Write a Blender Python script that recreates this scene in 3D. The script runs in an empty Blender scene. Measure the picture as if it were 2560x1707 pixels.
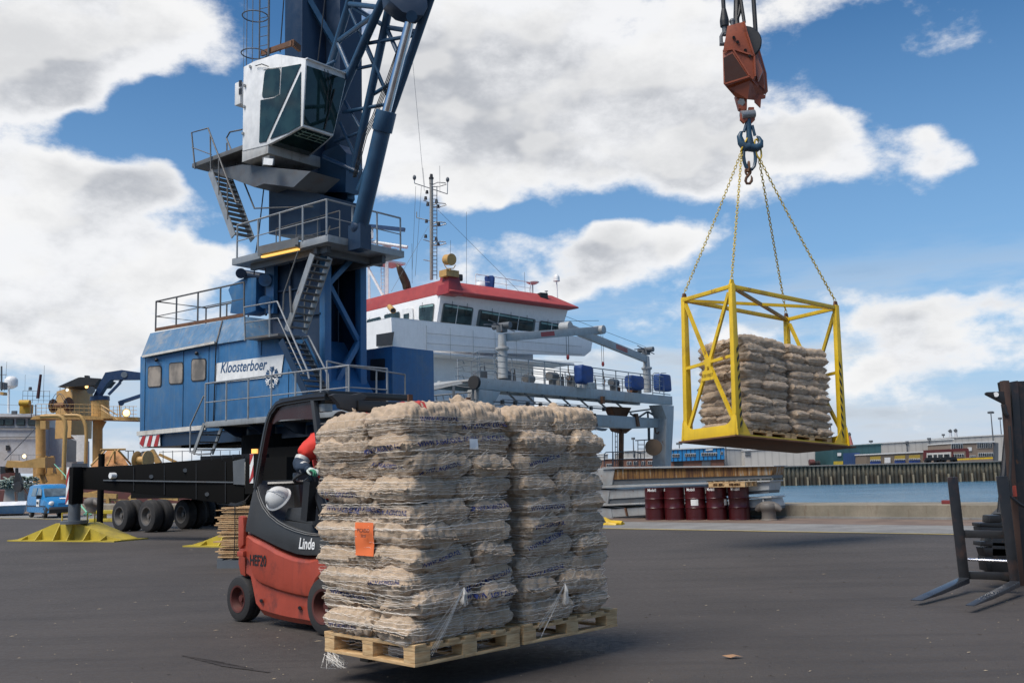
import bpy, bmesh, math, random
from mathutils import Vector, Matrix, noise
from mathutils.bvhtree import BVHTree
random.seed(7)
SC = bpy.context.scene
COL = SC.collection
R = math.radians
# ------------------------------------------------------------ camera
FPX = 35/36*2560; PITCH = math.atan(329.5/FPX); ROLL = .024; CAMH = 1.45
cam_d = bpy.data.cameras.new('camera'); cam = bpy.data.objects.new('camera', cam_d); COL.objects.link(cam)
cam_d.lens = 35; cam_d.sensor_width = 36; cam_d.clip_end = 6000; cam_d.clip_start = .05
_f = Vector((0, math.cos(PITCH), math.sin(PITCH))); _r0 = Vector((1, 0, 0)); _u0 = _r0.cross(_f)
_r = _r0*math.cos(ROLL) - _u0*math.sin(ROLL); _u = _r0*math.sin(ROLL) + _u0*math.cos(ROLL)
_m = Matrix((_r, _u, -_f)).transposed().to_4x4(); _m.translation = (0, 0, CAMH); cam.matrix_world = _m
SC.camera = cam
# pixels of the photograph -> rays, used only to measure where things stand
REG = {'A':(440,0,.3061),'B':(440,440,.3061),'C':(300,680,.3061),'D':(0,900,.3316),'E':(880,420,.25506),'F':(1080,740,.29331),'G':(1640,0,.31882),'H':(1680,650,.3125),'I':(1400,1020,.2551),'J':(1900,900,.29333),'K':(540,960,.4336),'L':(740,980,.45913),'M':(2220,900,.43367),'N':(580,960,.15304),'O':(580,1200,.26794),'Q':(0,900,.19129),'S':(0,1140,.17857),'T':(1500,980,.2551),'Z':(0,0,1.08844),'P':(0,0,1)}
def ray(r, x, y):
    a = REG[r]; u = (a[0]+x*a[2]-1280)/FPX; v = (853.5-a[1]-y*a[2])/FPX
    d = _f + _r*u + _u*v
    return d/d.y
SF = 1.; RS = 1.     # distance factor and section factor of the thing being built
def atY(r, x, y, Y):
    return Vector((0, 0, CAMH)) + ray(r, x, y)*Y*SF
def atZ(r, x, y, z=0.):
    d = ray(r, x, y); return Vector((0, 0, CAMH)) + d*((z-CAMH)/d.z)
def atV(r, x, y, P, d):
    n = (d[1], -d[0]); q = ray(r, x, y)
    return Vector((0, 0, CAMH)) + q*((n[0]*P[0]+n[1]*P[1])/(n[0]*q[0]+n[1]*q[1]))
def ang(a):
    return Vector((math.cos(R(a)), math.sin(R(a)), 0))
# ------------------------------------------------------------ light
SUN_EL = 57
SUN_DIR = Vector((-.74, -.67, 0)).normalized()*math.cos(R(SUN_EL)) + Vector((0, 0, math.sin(R(SUN_EL))))
sd = bpy.data.lights.new('sun', 'SUN'); sd.energy = 4.6; sd.angle = R(34); sd.color = (1, .94, .86)
sun = bpy.data.objects.new('sun', sd); COL.objects.link(sun); sun.rotation_euler = SUN_DIR.to_track_quat('Z', 'Y').to_euler()
SC.view_settings.view_transform = 'Standard'; SC.view_settings.look = 'None'; SC.view_settings.exposure = 0; SC.view_settings.gamma = 1
W = bpy.data.worlds.new('World'); SC.world = W; W.use_nodes = True
nt = W.node_tree; nt.nodes.clear()
def N(t, kind, **kw):
    n = t.nodes.new(kind)
    for k, v in kw.items():
        if k.startswith('i_'):
            s = n.inputs[int(k[2:])] if k[2:].isdigit() else n.inputs[k[2:]]
            if hasattr(v, 'is_output'): t.links.new(v, s)
            else: s.default_value = v
        else: setattr(n, k, v)
    return n
def M2(t, op, a, b=None, c=None):
    n = t.nodes.new('ShaderNodeMath'); n.operation = op
    for i, v in enumerate((a, b, c)):
        if v is None: continue
        if hasattr(v, 'is_output'): t.links.new(v, n.inputs[i])
        else: n.inputs[i].default_value = v
    return n.outputs[0]
def mapr(t, v, a, b, c=0., d=1., smooth=True):
    n = N(t, 'ShaderNodeMapRange', i_0=v, i_1=a, i_2=b, i_3=c, i_4=d)
    if smooth: n.interpolation_type = 'SMOOTHSTEP'
    return n.outputs[0]
def mixc(t, fac, a, b, blend='MIX'):
    n = t.nodes.new('ShaderNodeMix'); n.data_type = 'RGBA'; n.blend_type = blend
    for k, v in ((0, fac), (6, a), (7, b)):
        if hasattr(v, 'is_output'): t.links.new(v, n.inputs[k])
        else: n.inputs[k].default_value = v if k == 0 else (tuple(v)+(1,))[:4]
    return n.outputs[2]
sky = N(nt, 'ShaderNodeTexSky', sky_type='NISHITA', sun_disc=False, sun_elevation=R(SUN_EL), sun_rotation=math.atan2(SUN_DIR.x, SUN_DIR.y), altitude=0, air_density=1.0, dust_density=.2, ozone_density=1.6)
tc = N(nt, 'ShaderNodeTexCoord'); gen = tc.outputs['Generated']
sx = N(nt, 'ShaderNodeSeparateXYZ', i_0=gen)
az = M2(nt, 'ARCTAN2', sx.outputs[0], sx.outputs[1]); el = M2(nt, 'ARCSINE', sx.outputs[2])
azel = N(nt, 'ShaderNodeCombineXYZ', i_0=az, i_1=el).outputs[0]
# warp of the outlines
wn = N(nt, 'ShaderNodeTexNoise', i_Vector=gen, i_Scale=6., i_Detail=3., i_Roughness=.6)
wv = N(nt, 'ShaderNodeVectorMath', operation='SUBTRACT', i_0=wn.outputs['Color'], i_1=(.5, .5, .5)).outputs[0]
wv = N(nt, 'ShaderNodeVectorMath', operation='SCALE', i_0=wv); wv.inputs[3].default_value = .11
azel = N(nt, 'ShaderNodeVectorMath', operation='ADD', i_0=azel, i_1=wv.outputs[0]).outputs[0]
CLOUDS = [(60,40,420,170,.9),(330,70,300,110,.65),(30,220,230,150,.9),(170,220,100,50,.55),(110,420,260,75,.7),(330,455,220,60,.85),(60,470,230,80,.8),(260,600,330,100,1.05),(80,660,260,100,.8),(430,610,120,90,.5),(60,800,330,70,.9),(330,770,300,60,.6),
 (1150,60,330,180,1.),(1000,210,190,130,.9),(1380,120,300,170,1.),(1200,300,330,110,.8),(1500,360,260,95,.95),(960,370,150,60,.7),(1080,430,170,45,.6),(1600,200,170,190,1.),(1870,300,150,100,.9),(1790,380,230,70,.85),(2010,420,80,35,.4),(1740,10,150,50,.5),(2150,110,170,35,.38),
 (2125,320,65,55,.85),(2150,385,60,40,.7),(1500,545,170,48,.85),(1340,600,170,60,.85),(1260,650,150,40,.5),(1090,650,150,45,.42),(880,360,90,90,.6),(2290,705,230,32,.6),(2080,755,240,35,.5),(2330,800,330,40,.45),(1980,860,330,45,.38),(1700,800,160,35,.4),(1450,880,200,80,.3),
 (330,270,190,80,-.9),(180,330,90,50,-.5),(1000,520,600,45,-.6),(2150,560,420,70,-.8),(2200,230,300,90,-.6),(2000,120,90,130,-.5),(500,330,90,120,-.4),(1120,-500,900,300,.6),(-700,200,400,500,.5),(3300,300,500,400,.5),(2000,-900,500,300,.6)]
tot = None
for cx, cy, rx, ry, amp in CLOUDS:
    q = ray('Z', cx, cy).normalized(); ca, ce = math.atan2(q.x, q.y), math.asin(q.z)
    s = N(nt, 'ShaderNodeVectorMath', operation='SUBTRACT', i_0=azel, i_1=(ca, ce, 0)).outputs[0]
    s = N(nt, 'ShaderNodeVectorMath', operation='MULTIPLY', i_0=s, i_1=(2287/rx/1.5, 2287/ry/1.5, 0)).outputs[0]
    l = N(nt, 'ShaderNodeVectorMath', operation='LENGTH', i_0=s).outputs[1]
    v = mapr(nt, l, 0., 1., amp, 0.)
    tot = v if tot is None else M2(nt, 'ADD', tot, v)
mp = N(nt, 'ShaderNodeMapping', i_Vector=gen); mp.inputs['Scale'].default_value = (1, 1, 1.7)
def fbm(vec, sc, det=9., ro=.56):
    return N(nt, 'ShaderNodeTexNoise', i_Vector=vec, i_Scale=sc, i_Detail=det, i_Roughness=ro).outputs[0]
f1 = fbm(mp.outputs[0], 6.5, 13., .63)
up = N(nt, 'ShaderNodeVectorMath', operation='ADD', i_0=mp.outputs[0], i_1=(-.022, -.015, .035)).outputs[0]
f2 = fbm(up, 6.5, 7., .6)
f3 = fbm(mp.outputs[0], 4.2, 3., .5)
f5 = fbm(mp.outputs[0], 6.5, 4., .5); f6 = fbm(up, 6.5, 4., .5)
dens = M2(nt, 'ADD', M2(nt, 'MINIMUM', tot, 1.05), M2(nt, 'MULTIPLY', M2(nt, 'SUBTRACT', f1, .5), 2.9))
mask = mapr(nt, dens, .10, .66)
core = mapr(nt, M2(nt, 'ADD', dens, M2(nt, 'MULTIPLY', M2(nt, 'SUBTRACT', f3, .5), 2.2)), .55, 1.55)
lit = mapr(nt, M2(nt, 'ADD', M2(nt, 'MULTIPLY', M2(nt, 'SUBTRACT', f5, f6), 1.5), M2(nt, 'MULTIPLY', M2(nt, 'SUBTRACT', f1, f2), .35)), -.05, .12)
cc = mixc(nt, core, (.93, .935, .95), (.47, .49, .53))
cc = mixc(nt, M2(nt, 'MULTIPLY', lit, .5), cc, (.97, .96, .94))
# low streaks of haze cloud towards the horizon
mp2 = N(nt, 'ShaderNodeMapping', i_Vector=gen); mp2.inputs['Scale'].default_value = (1, 1, 5.5)
f4 = fbm(mp2.outputs[0], 4.2, 8., .58)
lowm = M2(nt, 'MULTIPLY', mapr(nt, f4, .40, .66), mapr(nt, sx.outputs[2], .24, .10, 0, .8))
lowc = mixc(nt, mapr(nt, f4, .5, .75), (.72, .75, .79), (.47, .52, .58))
skyb = N(nt, 'ShaderNodeHueSaturation', i_Saturation=1.3, i_Value=1.1, i_Color=sky.outputs[0])
skyc = mixc(nt, mapr(nt, sx.outputs[2], .42, .05, 0, .72, smooth=False), skyb.outputs[0], (2.7, 4.9, 8.0))
skyc = mixc(nt, mapr(nt, sx.outputs[2], .13, -.02, 0, .9), skyc, (4.9, 5.9, 7.3))
b1 = N(nt, 'ShaderNodeBackground', i_Color=skyc, i_Strength=.105)
b2 = N(nt, 'ShaderNodeBackground', i_Color=cc, i_Strength=1.)
b3 = N(nt, 'ShaderNodeBackground', i_Color=lowc, i_Strength=1.)
m1 = N(nt, 'ShaderNodeMixShader', i_0=lowm, i_1=b1.outputs[0], i_2=b3.outputs[0])
ms = N(nt, 'ShaderNodeMixShader', i_0=M2(nt, 'MULTIPLY', mask, .97), i_1=m1.outputs[0], i_2=b2.outputs[0])
N(nt, 'ShaderNodeOutputWorld', i_0=ms.outputs[0])
SC.render.film_transparent = False
# ------------------------------------------------------------ materials
MATS = {}
def soft(m): return m
def newmat(name):
    m = bpy.data.materials.new(name); m.use_nodes = True; t = m.node_tree; t.nodes.clear()
    b = t.nodes.new('ShaderNodeBsdfPrincipled'); o = t.nodes.new('ShaderNodeOutputMaterial'); t.links.new(b.outputs[0], o.inputs[0])
    MATS[name] = m; return m, t, b
def paint(name, col, rough=.45, metal=0., var=.12, dirt=None, damt=.35, dscale=1.2, streak=0., rust=0., bump=.12, bscale=40., nscale=3.):
    m, t, b = newmat(name)
    tcn = N(t, 'ShaderNodeTexCoord'); ob = tcn.outputs['Object']
    n1 = N(t, 'ShaderNodeTexNoise', i_Vector=ob, i_Scale=nscale, i_Detail=6., i_Roughness=.6).outputs[0]
    c = mixc(t, mapr(t, n1, .3, .7, smooth=False), [x*(1-var) for x in col], [min(1, x*(1+var)) for x in col])
    if dirt is not None:
        n2 = N(t, 'ShaderNodeTexNoise', i_Vector=ob, i_Scale=dscale, i_Detail=8., i_Roughness=.68).outputs[0]
        c = mixc(t, mapr(t, n2, .5, .72, 0, damt), c, dirt)
    if streak:
        mp = N(t, 'ShaderNodeMapping', i_Vector=ob); mp.inputs['Scale'].default_value = (7, 7, .45)
        n3 = N(t, 'ShaderNodeTexNoise', i_Vector=mp.outputs[0], i_Scale=1.6, i_Detail=5., i_Roughness=.65).outputs[0]
        c = mixc(t, mapr(t, n3, .48, .75, 0, streak), c, dirt or (.12, .11, .1))
    r = mapr(t, n1, .3, .7, max(0, rough-.1), min(1, rough+.12), smooth=False)
    if rust:
        mp = N(t, 'ShaderNodeMapping', i_Vector=ob); mp.inputs['Scale'].default_value = (1, 1, .6)
        n4 = N(t, 'ShaderNodeTexNoise', i_Vector=mp.outputs[0], i_Scale=4.3, i_Detail=9., i_Roughness=.72).outputs[0]
        k = mapr(t, n4, .66-rust*.3, .72-rust*.2)
        c = mixc(t, k, c, mixc(t, n1, (.10, .035, .012), (.22, .09, .03)))
        r = M2(t, 'MAXIMUM', r, M2(t, 'MULTIPLY', k, .85))
    t.links.new(c, b.inputs['Base Color']); t.links.new(r, b.inputs['Roughness']); b.inputs['Metallic'].default_value = metal
    if bump:
        nb = N(t, 'ShaderNodeTexNoise', i_Vector=ob, i_Scale=bscale, i_Detail=3.).outputs[0]
        bp = N(t, 'ShaderNodeBump', i_Strength=bump, i_Distance=.01, i_Height=nb); t.links.new(bp.outputs[0], b.inputs['Normal'])
    return m
def glass(name, col, rough=.05):
    m, t, b = newmat(name)
    ob = N(t, 'ShaderNodeTexCoord').outputs['Object']
    n1 = N(t, 'ShaderNodeTexNoise', i_Vector=ob, i_Scale=1.7, i_Detail=3.).outputs[0]
    c = mixc(t, mapr(t, n1, .35, .65), [x*.6 for x in col], [x*1.5 for x in col])
    t.links.new(c, b.inputs['Base Color']); b.inputs['Roughness'].default_value = rough; b.inputs['IOR'].default_value = 1.5
    return m
def emit(name, col, s):
    m, t, b = newmat(name); b.inputs['Base Color'].default_value = (*col, 1); b.inputs['Emission Color'].default_value = (*col, 1); b.inputs['Emission Strength'].default_value = s; return m
BLUE = paint('crane_blue', (.026, .115, .255), .42, dirt=(.12, .17, .21), damt=.4, streak=.4, var=.16)
BLUED = paint('crane_dark_blue', (.007, .024, .056), .42, dirt=(.02, .03, .05), damt=.5, streak=.2)
BLUEB = paint('boom_blue', (.016,.058,.115), .4, dirt=(.03,.045,.07), damt=.4)
BLUET = paint('crane_roof_sky_sheen', (.09, .18, .29), .4, dirt=(.30, .29, .26), damt=.7, streak=.6, rust=.1)  # base blue lightened for sky reflected in the sloped roof, under grime and rust
WHITE = paint('white_paint', (.72, .72, .70), .4, dirt=(.42, .40, .36), damt=.25, streak=.25, rust=.02)
WHITES = paint('ship_white', (.76, .755, .74), .38, dirt=(.50, .48, .44), damt=.15, streak=.22, dscale=.5, var=.04, bump=.03, bscale=3)
GREYS = paint('ship_grey', (.34, .355, .355), .5, dirt=(.26, .16, .08), damt=.35, streak=.3, rust=.16, dscale=.8)
GREYD = paint('dark_grey_steel', (.09, .10, .11), .5, dirt=(.08, .05, .03), damt=.5, rust=.1)
GALV = paint('galvanised', (.30, .31, .31), .42, .35, dirt=(.14, .12, .09), damt=.5, streak=.3, rust=.05)
GALVD = paint('weathered_rail', (.14, .14, .135), .5, .3, dirt=(.13, .075, .04), damt=.6, rust=.12)
BLACK = paint('black_paint', (.012, .012, .013), .5, dirt=(.05, .045, .04), damt=.35, var=.3)
BLACKM = paint('black_chassis', (.004, .004, .004), .9, dirt=(.008, .007, .007), damt=.35, var=.3)
[setattr(n.inputs['Specular IOR Level'], 'default_value', .15) for n in BLACKM.node_tree.nodes if n.type == 'BSDF_PRINCIPLED']
RUBBER = paint('rubber', (.017, .016, .016), .78, dirt=(.07, .06, .05), damt=.45, var=.2, bump=.3)
RED = paint('roof_red', (.36, .055, .052), .6, dirt=(.40, .12, .11), damt=.4, bump=.03)
REDB = paint('drum_red', (.055, .005, .007), .36, dirt=(.05, .012, .01), damt=.3, bump=.02)
YEL = paint('yellow_paint', (.66, .43, .015), .42, dirt=(.24, .14, .02), damt=.6, streak=.25, rust=.22, var=.12)
YELD = paint('yellow_worn', (.42, .32, .03), .6, dirt=(.13, .10, .04), damt=.6, rust=.05)
OCH = paint('trawler_ochre', (.46, .27, .085), .5, dirt=(.25, .13, .05), damt=.45, streak=.3, rust=.08)
RUSTM = paint('rusty_steel', (.13, .06, .03), .8, dirt=(.05, .03, .02), damt=.7, var=.4)
WOOD = None
def wood(name, c1, c2, rough=.7):
    m, t, b = newmat(name); ob = N(t, 'ShaderNodeTexCoord').outputs['Object']
    mp = N(t, 'ShaderNodeMapping', i_Vector=ob); mp.inputs['Scale'].default_value = (3, 3, 24); mp.inputs['Rotation'].default_value = (0, 0, R(45))
    w = N(t, 'ShaderNodeTexNoise', i_Vector=mp.outputs[0], i_Scale=2.5, i_Detail=6., i_Roughness=.6, i_Distortion=.6).outputs[0]
    l = N(t, 'ShaderNodeTexNoise', i_Vector=ob, i_Scale=2.2, i_Detail=4.).outputs[0]
    c = mixc(t, mapr(t, w, .32, .68), c1, c2); c = mixc(t, mapr(t, l, .45, .75, 0, .4), c, [x*.55 for x in c1])
    t.links.new(c, b.inputs['Base Color']); b.inputs['Roughness'].default_value = rough
    bp = N(t, 'ShaderNodeBump', i_Strength=.3, i_Distance=.004, i_Height=w); t.links.new(bp.outputs[0], b.inputs['Normal']); return m
PINE = wood('pine_wood', (.42, .25, .11), (.60, .42, .22)); SLAT = wood('slat_wood', (.36, .20, .09), (.60, .40, .20))
# ------------------------------------------------------------ mesh builder
class MB:
    def __init__(s): s.v = []; s.f = []
    def poly(s, pts):
        k = len(s.v); s.v += [Vector(p) for p in pts]; s.f.append(tuple(range(k, k+len(pts)))); return s
    def prism(s, pts, ext):
        k = len(s.v); n = len(pts); ext = Vector(ext)
        s.v += [Vector(p) for p in pts] + [Vector(p)+ext for p in pts]
        s.f.append(tuple(range(k, k+n))); s.f.append(tuple(range(k+2*n-1, k+n-1, -1)))
        for i in range(n):
            j = (i+1) % n; s.f.append((k+i, k+n+i, k+n+j, k+j))
        return s
    def obox(s, o, a, b, c):   # corner + three edge vectors
        o, a, b, c = map(Vector, (o, a, b, c)); return s.prism([o, o+a, o+a+b, o+b], c)
    def box(s, c, size, rz=0.):
        size = [v*RS for v in size]
        ax = Vector((math.cos(rz), math.sin(rz), 0))*size[0]; ay = Vector((-math.sin(rz), math.cos(rz), 0))*size[1]; azz = Vector((0, 0, size[2]))
        return s.obox(Vector(c)-(ax+ay+azz)/2, ax, ay, azz)
    def bar(s, p, q, w, h=None, up=(0, 0, 1)):
        h = (h or w)*RS; w = w*RS; p, q = Vector(p), Vector(q); d = q-p
        if d.length < 1e-6: return s
        side = d.cross(Vector(up))
        if side.length < 1e-4*d.length: side = d.cross(Vector((1, 0, 0)))
        side.normalize(); u = side.cross(d).normalized()
        return s.prism([p+side*w/2+u*h/2, p-side*w/2+u*h/2, p-side*w/2-u*h/2, p+side*w/2-u*h/2], d)
    def tube(s, pts, r, n=8, closed=False):
        pts = [Vector(p) for p in pts]; m = len(pts); k = len(s.v)
        rr = [v*RS for v in r] if isinstance(r, (list, tuple)) else [r*RS]*m
        prev = None
        for i, p in enumerate(pts):
            if closed: t = pts[(i+1) % m]-pts[i-1]
            else: t = pts[min(i+1, m-1)]-pts[max(i-1, 0)]
            if t.length < 1e-9: t = Vector((0, 0, 1))
            t.normalize()
            if prev is None:
                a = t.cross(Vector((0, 0, 1)))
                if a.length < .05: a = t.cross(Vector((1, 0, 0)))
            else: a = prev - t*prev.dot(t)
            if a.length < 1e-6: a = t.orthogonal()
            a.normalize(); prev = a; b = t.cross(a)
            for j in range(n):
                th = 2*math.pi*j/n; s.v.append(p + (a*math.cos(th)+b*math.sin(th))*rr[i])
        for i in range(m if closed else m-1):
            i2 = (i+1) % m
            for j in range(n):
                j2 = (j+1) % n; s.f.append((k+i*n+j, k+i*n+j2, k+i2*n+j2, k+i2*n+j))
        if not closed: s.f.append(tuple(range(k+n-1, k-1, -1))); s.f.append(tuple(range(k+(m-1)*n, k+m*n)))
        return s
    def lathe(s, o, axis, prof, n=24, hs=None, caps=True):
        hs = RS if hs is None else hs
        o = Vector(o); axis = Vector(axis).normalized(); a = axis.orthogonal().normalized(); b = axis.cross(a); k = len(s.v); m = len(prof)
        for r, h in prof:
            for j in range(n):
                th = 2*math.pi*j/n; s.v.append(o+axis*h*hs+(a*math.cos(th)+b*math.sin(th))*max(r*RS, 1e-4))
        for i in range(m-1):
            for j in range(n):
                j2 = (j+1) % n; s.f.append((k+i*n+j, k+i*n+j2, k+(i+1)*n+j2, k+(i+1)*n+j))
        if caps: s.f.append(tuple(range(k+n-1, k-1, -1))); s.f.append(tuple(range(k+(m-1)*n, k+m*n)))
        return s
    def cyl(s, p, q, r0, r1=None, n=20):
        p, q = Vector(p), Vector(q); return s.lathe(p, q-p, [(r0, 0), (r0 if r1 is None else r1, (q-p).length)], n, hs=1)
    def ball(s, c, r, sc=(1, 1, 1), nu=20, nv=12):
        k = len(s.v); c = Vector(c); r = r*RS
        for i in range(nv+1):
            ph = math.pi*i/nv
            for j in range(nu):
                th = 2*math.pi*j/nu; s.v.append(c+Vector((math.sin(ph)*math.cos(th)*sc[0], math.sin(ph)*math.sin(th)*sc[1], math.cos(ph)*sc[2]))*r)
        for i in range(nv):
            for j in range(nu):
                j2 = (j+1) % nu; s.f.append((k+i*nu+j, k+(i+1)*nu+j, k+(i+1)*nu+j2, k+i*nu+j2))
        return s
    def loft(s, rings, closed=True, cap=True):
        k = len(s.v); n = len(rings[0]); m = len(rings)
        for rg in rings: s.v += [Vector(p) for p in rg]
        for i in range(m-1):
            for j in range(n if closed else n-1):
                j2 = (j+1) % n; s.f.append((k+i*n+j, k+i*n+j2, k+(i+1)*n+j2, k+(i+1)*n+j))
        if cap: s.f.append(tuple(range(k+n-1, k-1, -1))); s.f.append(tuple(range(k+(m-1)*n, k+m*n)))
        return s
    def build(s, name, mat, parent=None, smooth=True, bevel=0, sharp=35, label=None, origin=None):
        o0 = Vector(origin) if origin is not None else (root_of(parent) if parent else Vector((0, 0, 0)))
        me = bpy.data.meshes.new(name); me.from_pydata([v-o0 for v in s.v], [], s.f)
        bm = bmesh.new(); bm.from_mesh(me)
        bmesh.ops.remove_doubles(bm, verts=bm.verts, dist=1e-5)
        bmesh.ops.dissolve_degenerate(bm, edges=bm.edges, dist=1e-6)
        bmesh.ops.recalc_face_normals(bm, faces=bm.faces)
        if bevel:
            es = [e for e in bm.edges if len(e.link_faces) == 2 and e.calc_face_angle(0) > R(40)]
            bmesh.ops.bevel(bm, geom=es, offset=bevel, segments=2, affect='EDGES', profile=.6, clamp_overlap=True)
        bm.to_mesh(me); bm.free()
        if smooth:
            me.shade_smooth(); me.set_sharp_from_angle(angle=R(sharp))
        if mat: me.materials.append(mat)
        o = bpy.data.objects.new(name, me); COL.objects.link(o)
        if parent: o.parent = parent
        elif origin is not None: o.location = o0
        if label: o['label'] = label
        return o
ROOTS = {}
def root_of(o):
    while o.parent: o = o.parent
    return Vector(o.location)
def tag(o, label=None, cat=None, group=None, kind=None):
    if label: o['label'] = label
    if cat: o['category'] = cat
    if group: o['group'] = group
    if kind: o['kind'] = kind
    return o
def thing(name, label, cat, loc, group=None):
    o = bpy.data.objects.new(name, None); COL.objects.link(o); o.location = loc; o.empty_display_size = .2
    return tag(o, label, cat, group)
def struct(name, mb, mat, **k):
    o = mb.build(name, mat, **k); o['kind'] = 'structure'; return o
_tc = {}
def text_mb(txt, size, mat4, shear=0., bold=0., depth=0., sx=1.):
    key = (txt, shear, bold, depth)
    if key not in _tc:
        cu = bpy.data.curves.new('t', 'FONT'); cu.body = txt; cu.shear = shear; cu.offset = bold; cu.extrude = depth; cu.align_x = 'CENTER'; cu.align_y = 'CENTER'; cu.resolution_u = 3
        ob = bpy.data.objects.new('t', cu); COL.objects.link(ob)
        me = ob.to_mesh(); _tc[key] = ([v.co.copy() for v in me.vertices], [tuple(p.vertices) for p in me.polygons]); ob.to_mesh_clear()
        bpy.data.objects.remove(ob); bpy.data.curves.remove(cu)
    vs, fs = _tc[key]; mb = MB()
    mb.v = [mat4 @ Vector((v.x*size*sx, v.y*size, v.z*size)) for v in vs]; mb.f = list(fs)
    return mb
def frame(o, x, y):   # matrix with local x,y axes given, z = x cross y
    x, y = Vector(x).normalized(), Vector(y).normalized(); z = x.cross(y).normalized(); y = z.cross(x)
    m = Matrix((x, y, z)).transposed().to_4x4(); m.translation = Vector(o); return m
def railing(pts, h=1.05, n=None, mids=2, r=.022, step=1.2, vert=(0, 0, 1), mb=None):
    mb = mb or MB(); vert = Vector(vert); pts = [Vector(p) for p in pts]
    mb.tube([p+vert*h for p in pts], r, 6)
    for k in range(1, mids+1): mb.tube([p+vert*h*k/(mids+1) for p in pts], r*.6, 5)
    for a, b in zip(pts[:-1], pts[1:]):
        m = max(1, round((b-a).length/step))
        for i in range(m+1): q = a.lerp(b, i/m); mb.tube([q, q+vert*h], r, 6)
    return mb
def stairs(a, b, w, side, n, tw=.22, sh=.16):
    """two stringers and n treads from a to b; side = horizontal unit vector across; returns stringers, treads"""
    a, b, side = Vector(a), Vector(b), Vector(side); st = MB(); tr = MB()
    for k in (0, 1): st.bar(a+side*w*k, b+side*w*k, .035, sh)
    f = Vector((b.x-a.x, b.y-a.y, 0)); f = f.normalized() if f.length > .01 else side.cross(Vector((0, 0, 1)))
    for i in range(n):
        p = a.lerp(b, (i+.5)/n); tr.obox(p-f*tw/2+side*.02, f*tw, side*(w-.04), (0, 0, .03))
    return st, tr
# ============================================================ setting
QD = Vector((.793, -.609, 0)); QN = Vector((.609, .793, 0))      # along the quay / towards the water
QY = Vector((2.08, 25.87, 0))                                    # a point on the yellow line
def Qp(a, b, z=0): return QY + QD*a + QN*b + Vector((0, 0, z))
def quad(p0, p1, q0, q1, z=0.): return MB().poly([Qp(p0, q0, z), Qp(p1, q0, z), Qp(p1, q1, z), Qp(p0, q1, z)])
def asphalt():
    m, t, b = newmat('asphalt'); ob = N(t, 'ShaderNodeTexCoord').outputs['Object']
    a = N(t, 'ShaderNodeTexNoise', i_Vector=ob, i_Scale=.35, i_Detail=7., i_Roughness=.6).outputs[0]
    s = N(t, 'ShaderNodeTexNoise', i_Vector=ob, i_Scale=90., i_Detail=3., i_Roughness=.7).outputs[0]
    g = N(t, 'ShaderNodeTexNoise', i_Vector=ob, i_Scale=14., i_Detail=5., i_Roughness=.7).outputs[0]
    mp = N(t, 'ShaderNodeMapping', i_Vector=ob); mp.inputs['Rotation'].default_value = (0, 0, R(38)); mp.inputs['Scale'].default_value = (.25, 2.4, 1)
    k = N(t, 'ShaderNodeTexNoise', i_Vector=mp.outputs[0], i_Scale=1.1, i_Detail=5., i_Roughness=.6).outputs[0]
    c = mixc(t, mapr(t, a, .35, .65), (.037, .031, .027), (.056, .047, .041))
    c = mixc(t, mapr(t, g, .35, .7, 0, .35), c, (.074, .060, .050))
    c = mixc(t, mapr(t, k, .48, .66, 0, .4), c, (.027, .022, .019))
    mp3 = N(t, 'ShaderNodeMapping', i_Vector=ob); mp3.inputs['Rotation'].default_value = (0, 0, R(-62)); mp3.inputs['Scale'].default_value = (.12, 5., 1)
    k3 = N(t, 'ShaderNodeTexNoise', i_Vector=mp3.outputs[0], i_Scale=.9, i_Detail=6., i_Roughness=.7).outputs[0]
    c = mixc(t, mapr(t, k3, .54, .62, 0, .22), c, (.028, .023, .020))
    c = mixc(t, mapr(t, s, .58, .74, 0, .7), c, (.17, .15, .13))
    v = N(t, 'ShaderNodeTexVoronoi', i_Vector=ob, i_Scale=9.); sp = mapr(t, v.outputs['Distance'], .035, .02)
    c = mixc(t, M2(t, 'MULTIPLY', sp, .5), c, (.30, .26, .20))
    t.links.new(c, b.inputs['Base Color']); t.links.new(mapr(t, g, .3, .7, .62, .9), b.inputs['Roughness'])
    h = M2(t, 'ADD', M2(t, 'MULTIPLY', s, .7), M2(t, 'MULTIPLY', g, .5))
    bp = N(t, 'ShaderNodeBump', i_Strength=.8, i_Distance=.009, i_Height=h); t.links.new(bp.outputs[0], b.inputs['Normal']); return m
ASPH = asphalt()
def concrete(name, c1, c2, dirt=(.12, .09, .06), sc=1.):
    m, t, b = newmat(name); ob = N(t, 'ShaderNodeTexCoord').outputs['Object']
    a = N(t, 'ShaderNodeTexNoise', i_Vector=ob, i_Scale=1.1*sc, i_Detail=8., i_Roughness=.65).outputs[0]
    g = N(t, 'ShaderNodeTexNoise', i_Vector=ob, i_Scale=30., i_Detail=4., i_Roughness=.7).outputs[0]
    mp = N(t, 'ShaderNodeMapping', i_Vector=ob); mp.inputs['Scale'].default_value = (3, 3, .6)
    s = N(t, 'ShaderNodeTexNoise', i_Vector=mp.outputs[0], i_Scale=2.*sc, i_Detail=6., i_Roughness=.7).outputs[0]
    c = mixc(t, mapr(t, a, .35, .65), c1, c2); c = mixc(t, mapr(t, s, .5, .72, 0, .55), c, dirt); c = mixc(t, mapr(t, g, .4, .75, 0, .25), c, [x*.6 for x in c1])
    t.links.new(c, b.inputs['Base Color']); b.inputs['Roughness'].default_value = .85
    bp = N(t, 'ShaderNodeBump', i_Strength=.3, i_Distance=.01, i_Height=g); t.links.new(bp.outputs[0], b.inputs['Normal']); return m
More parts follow.
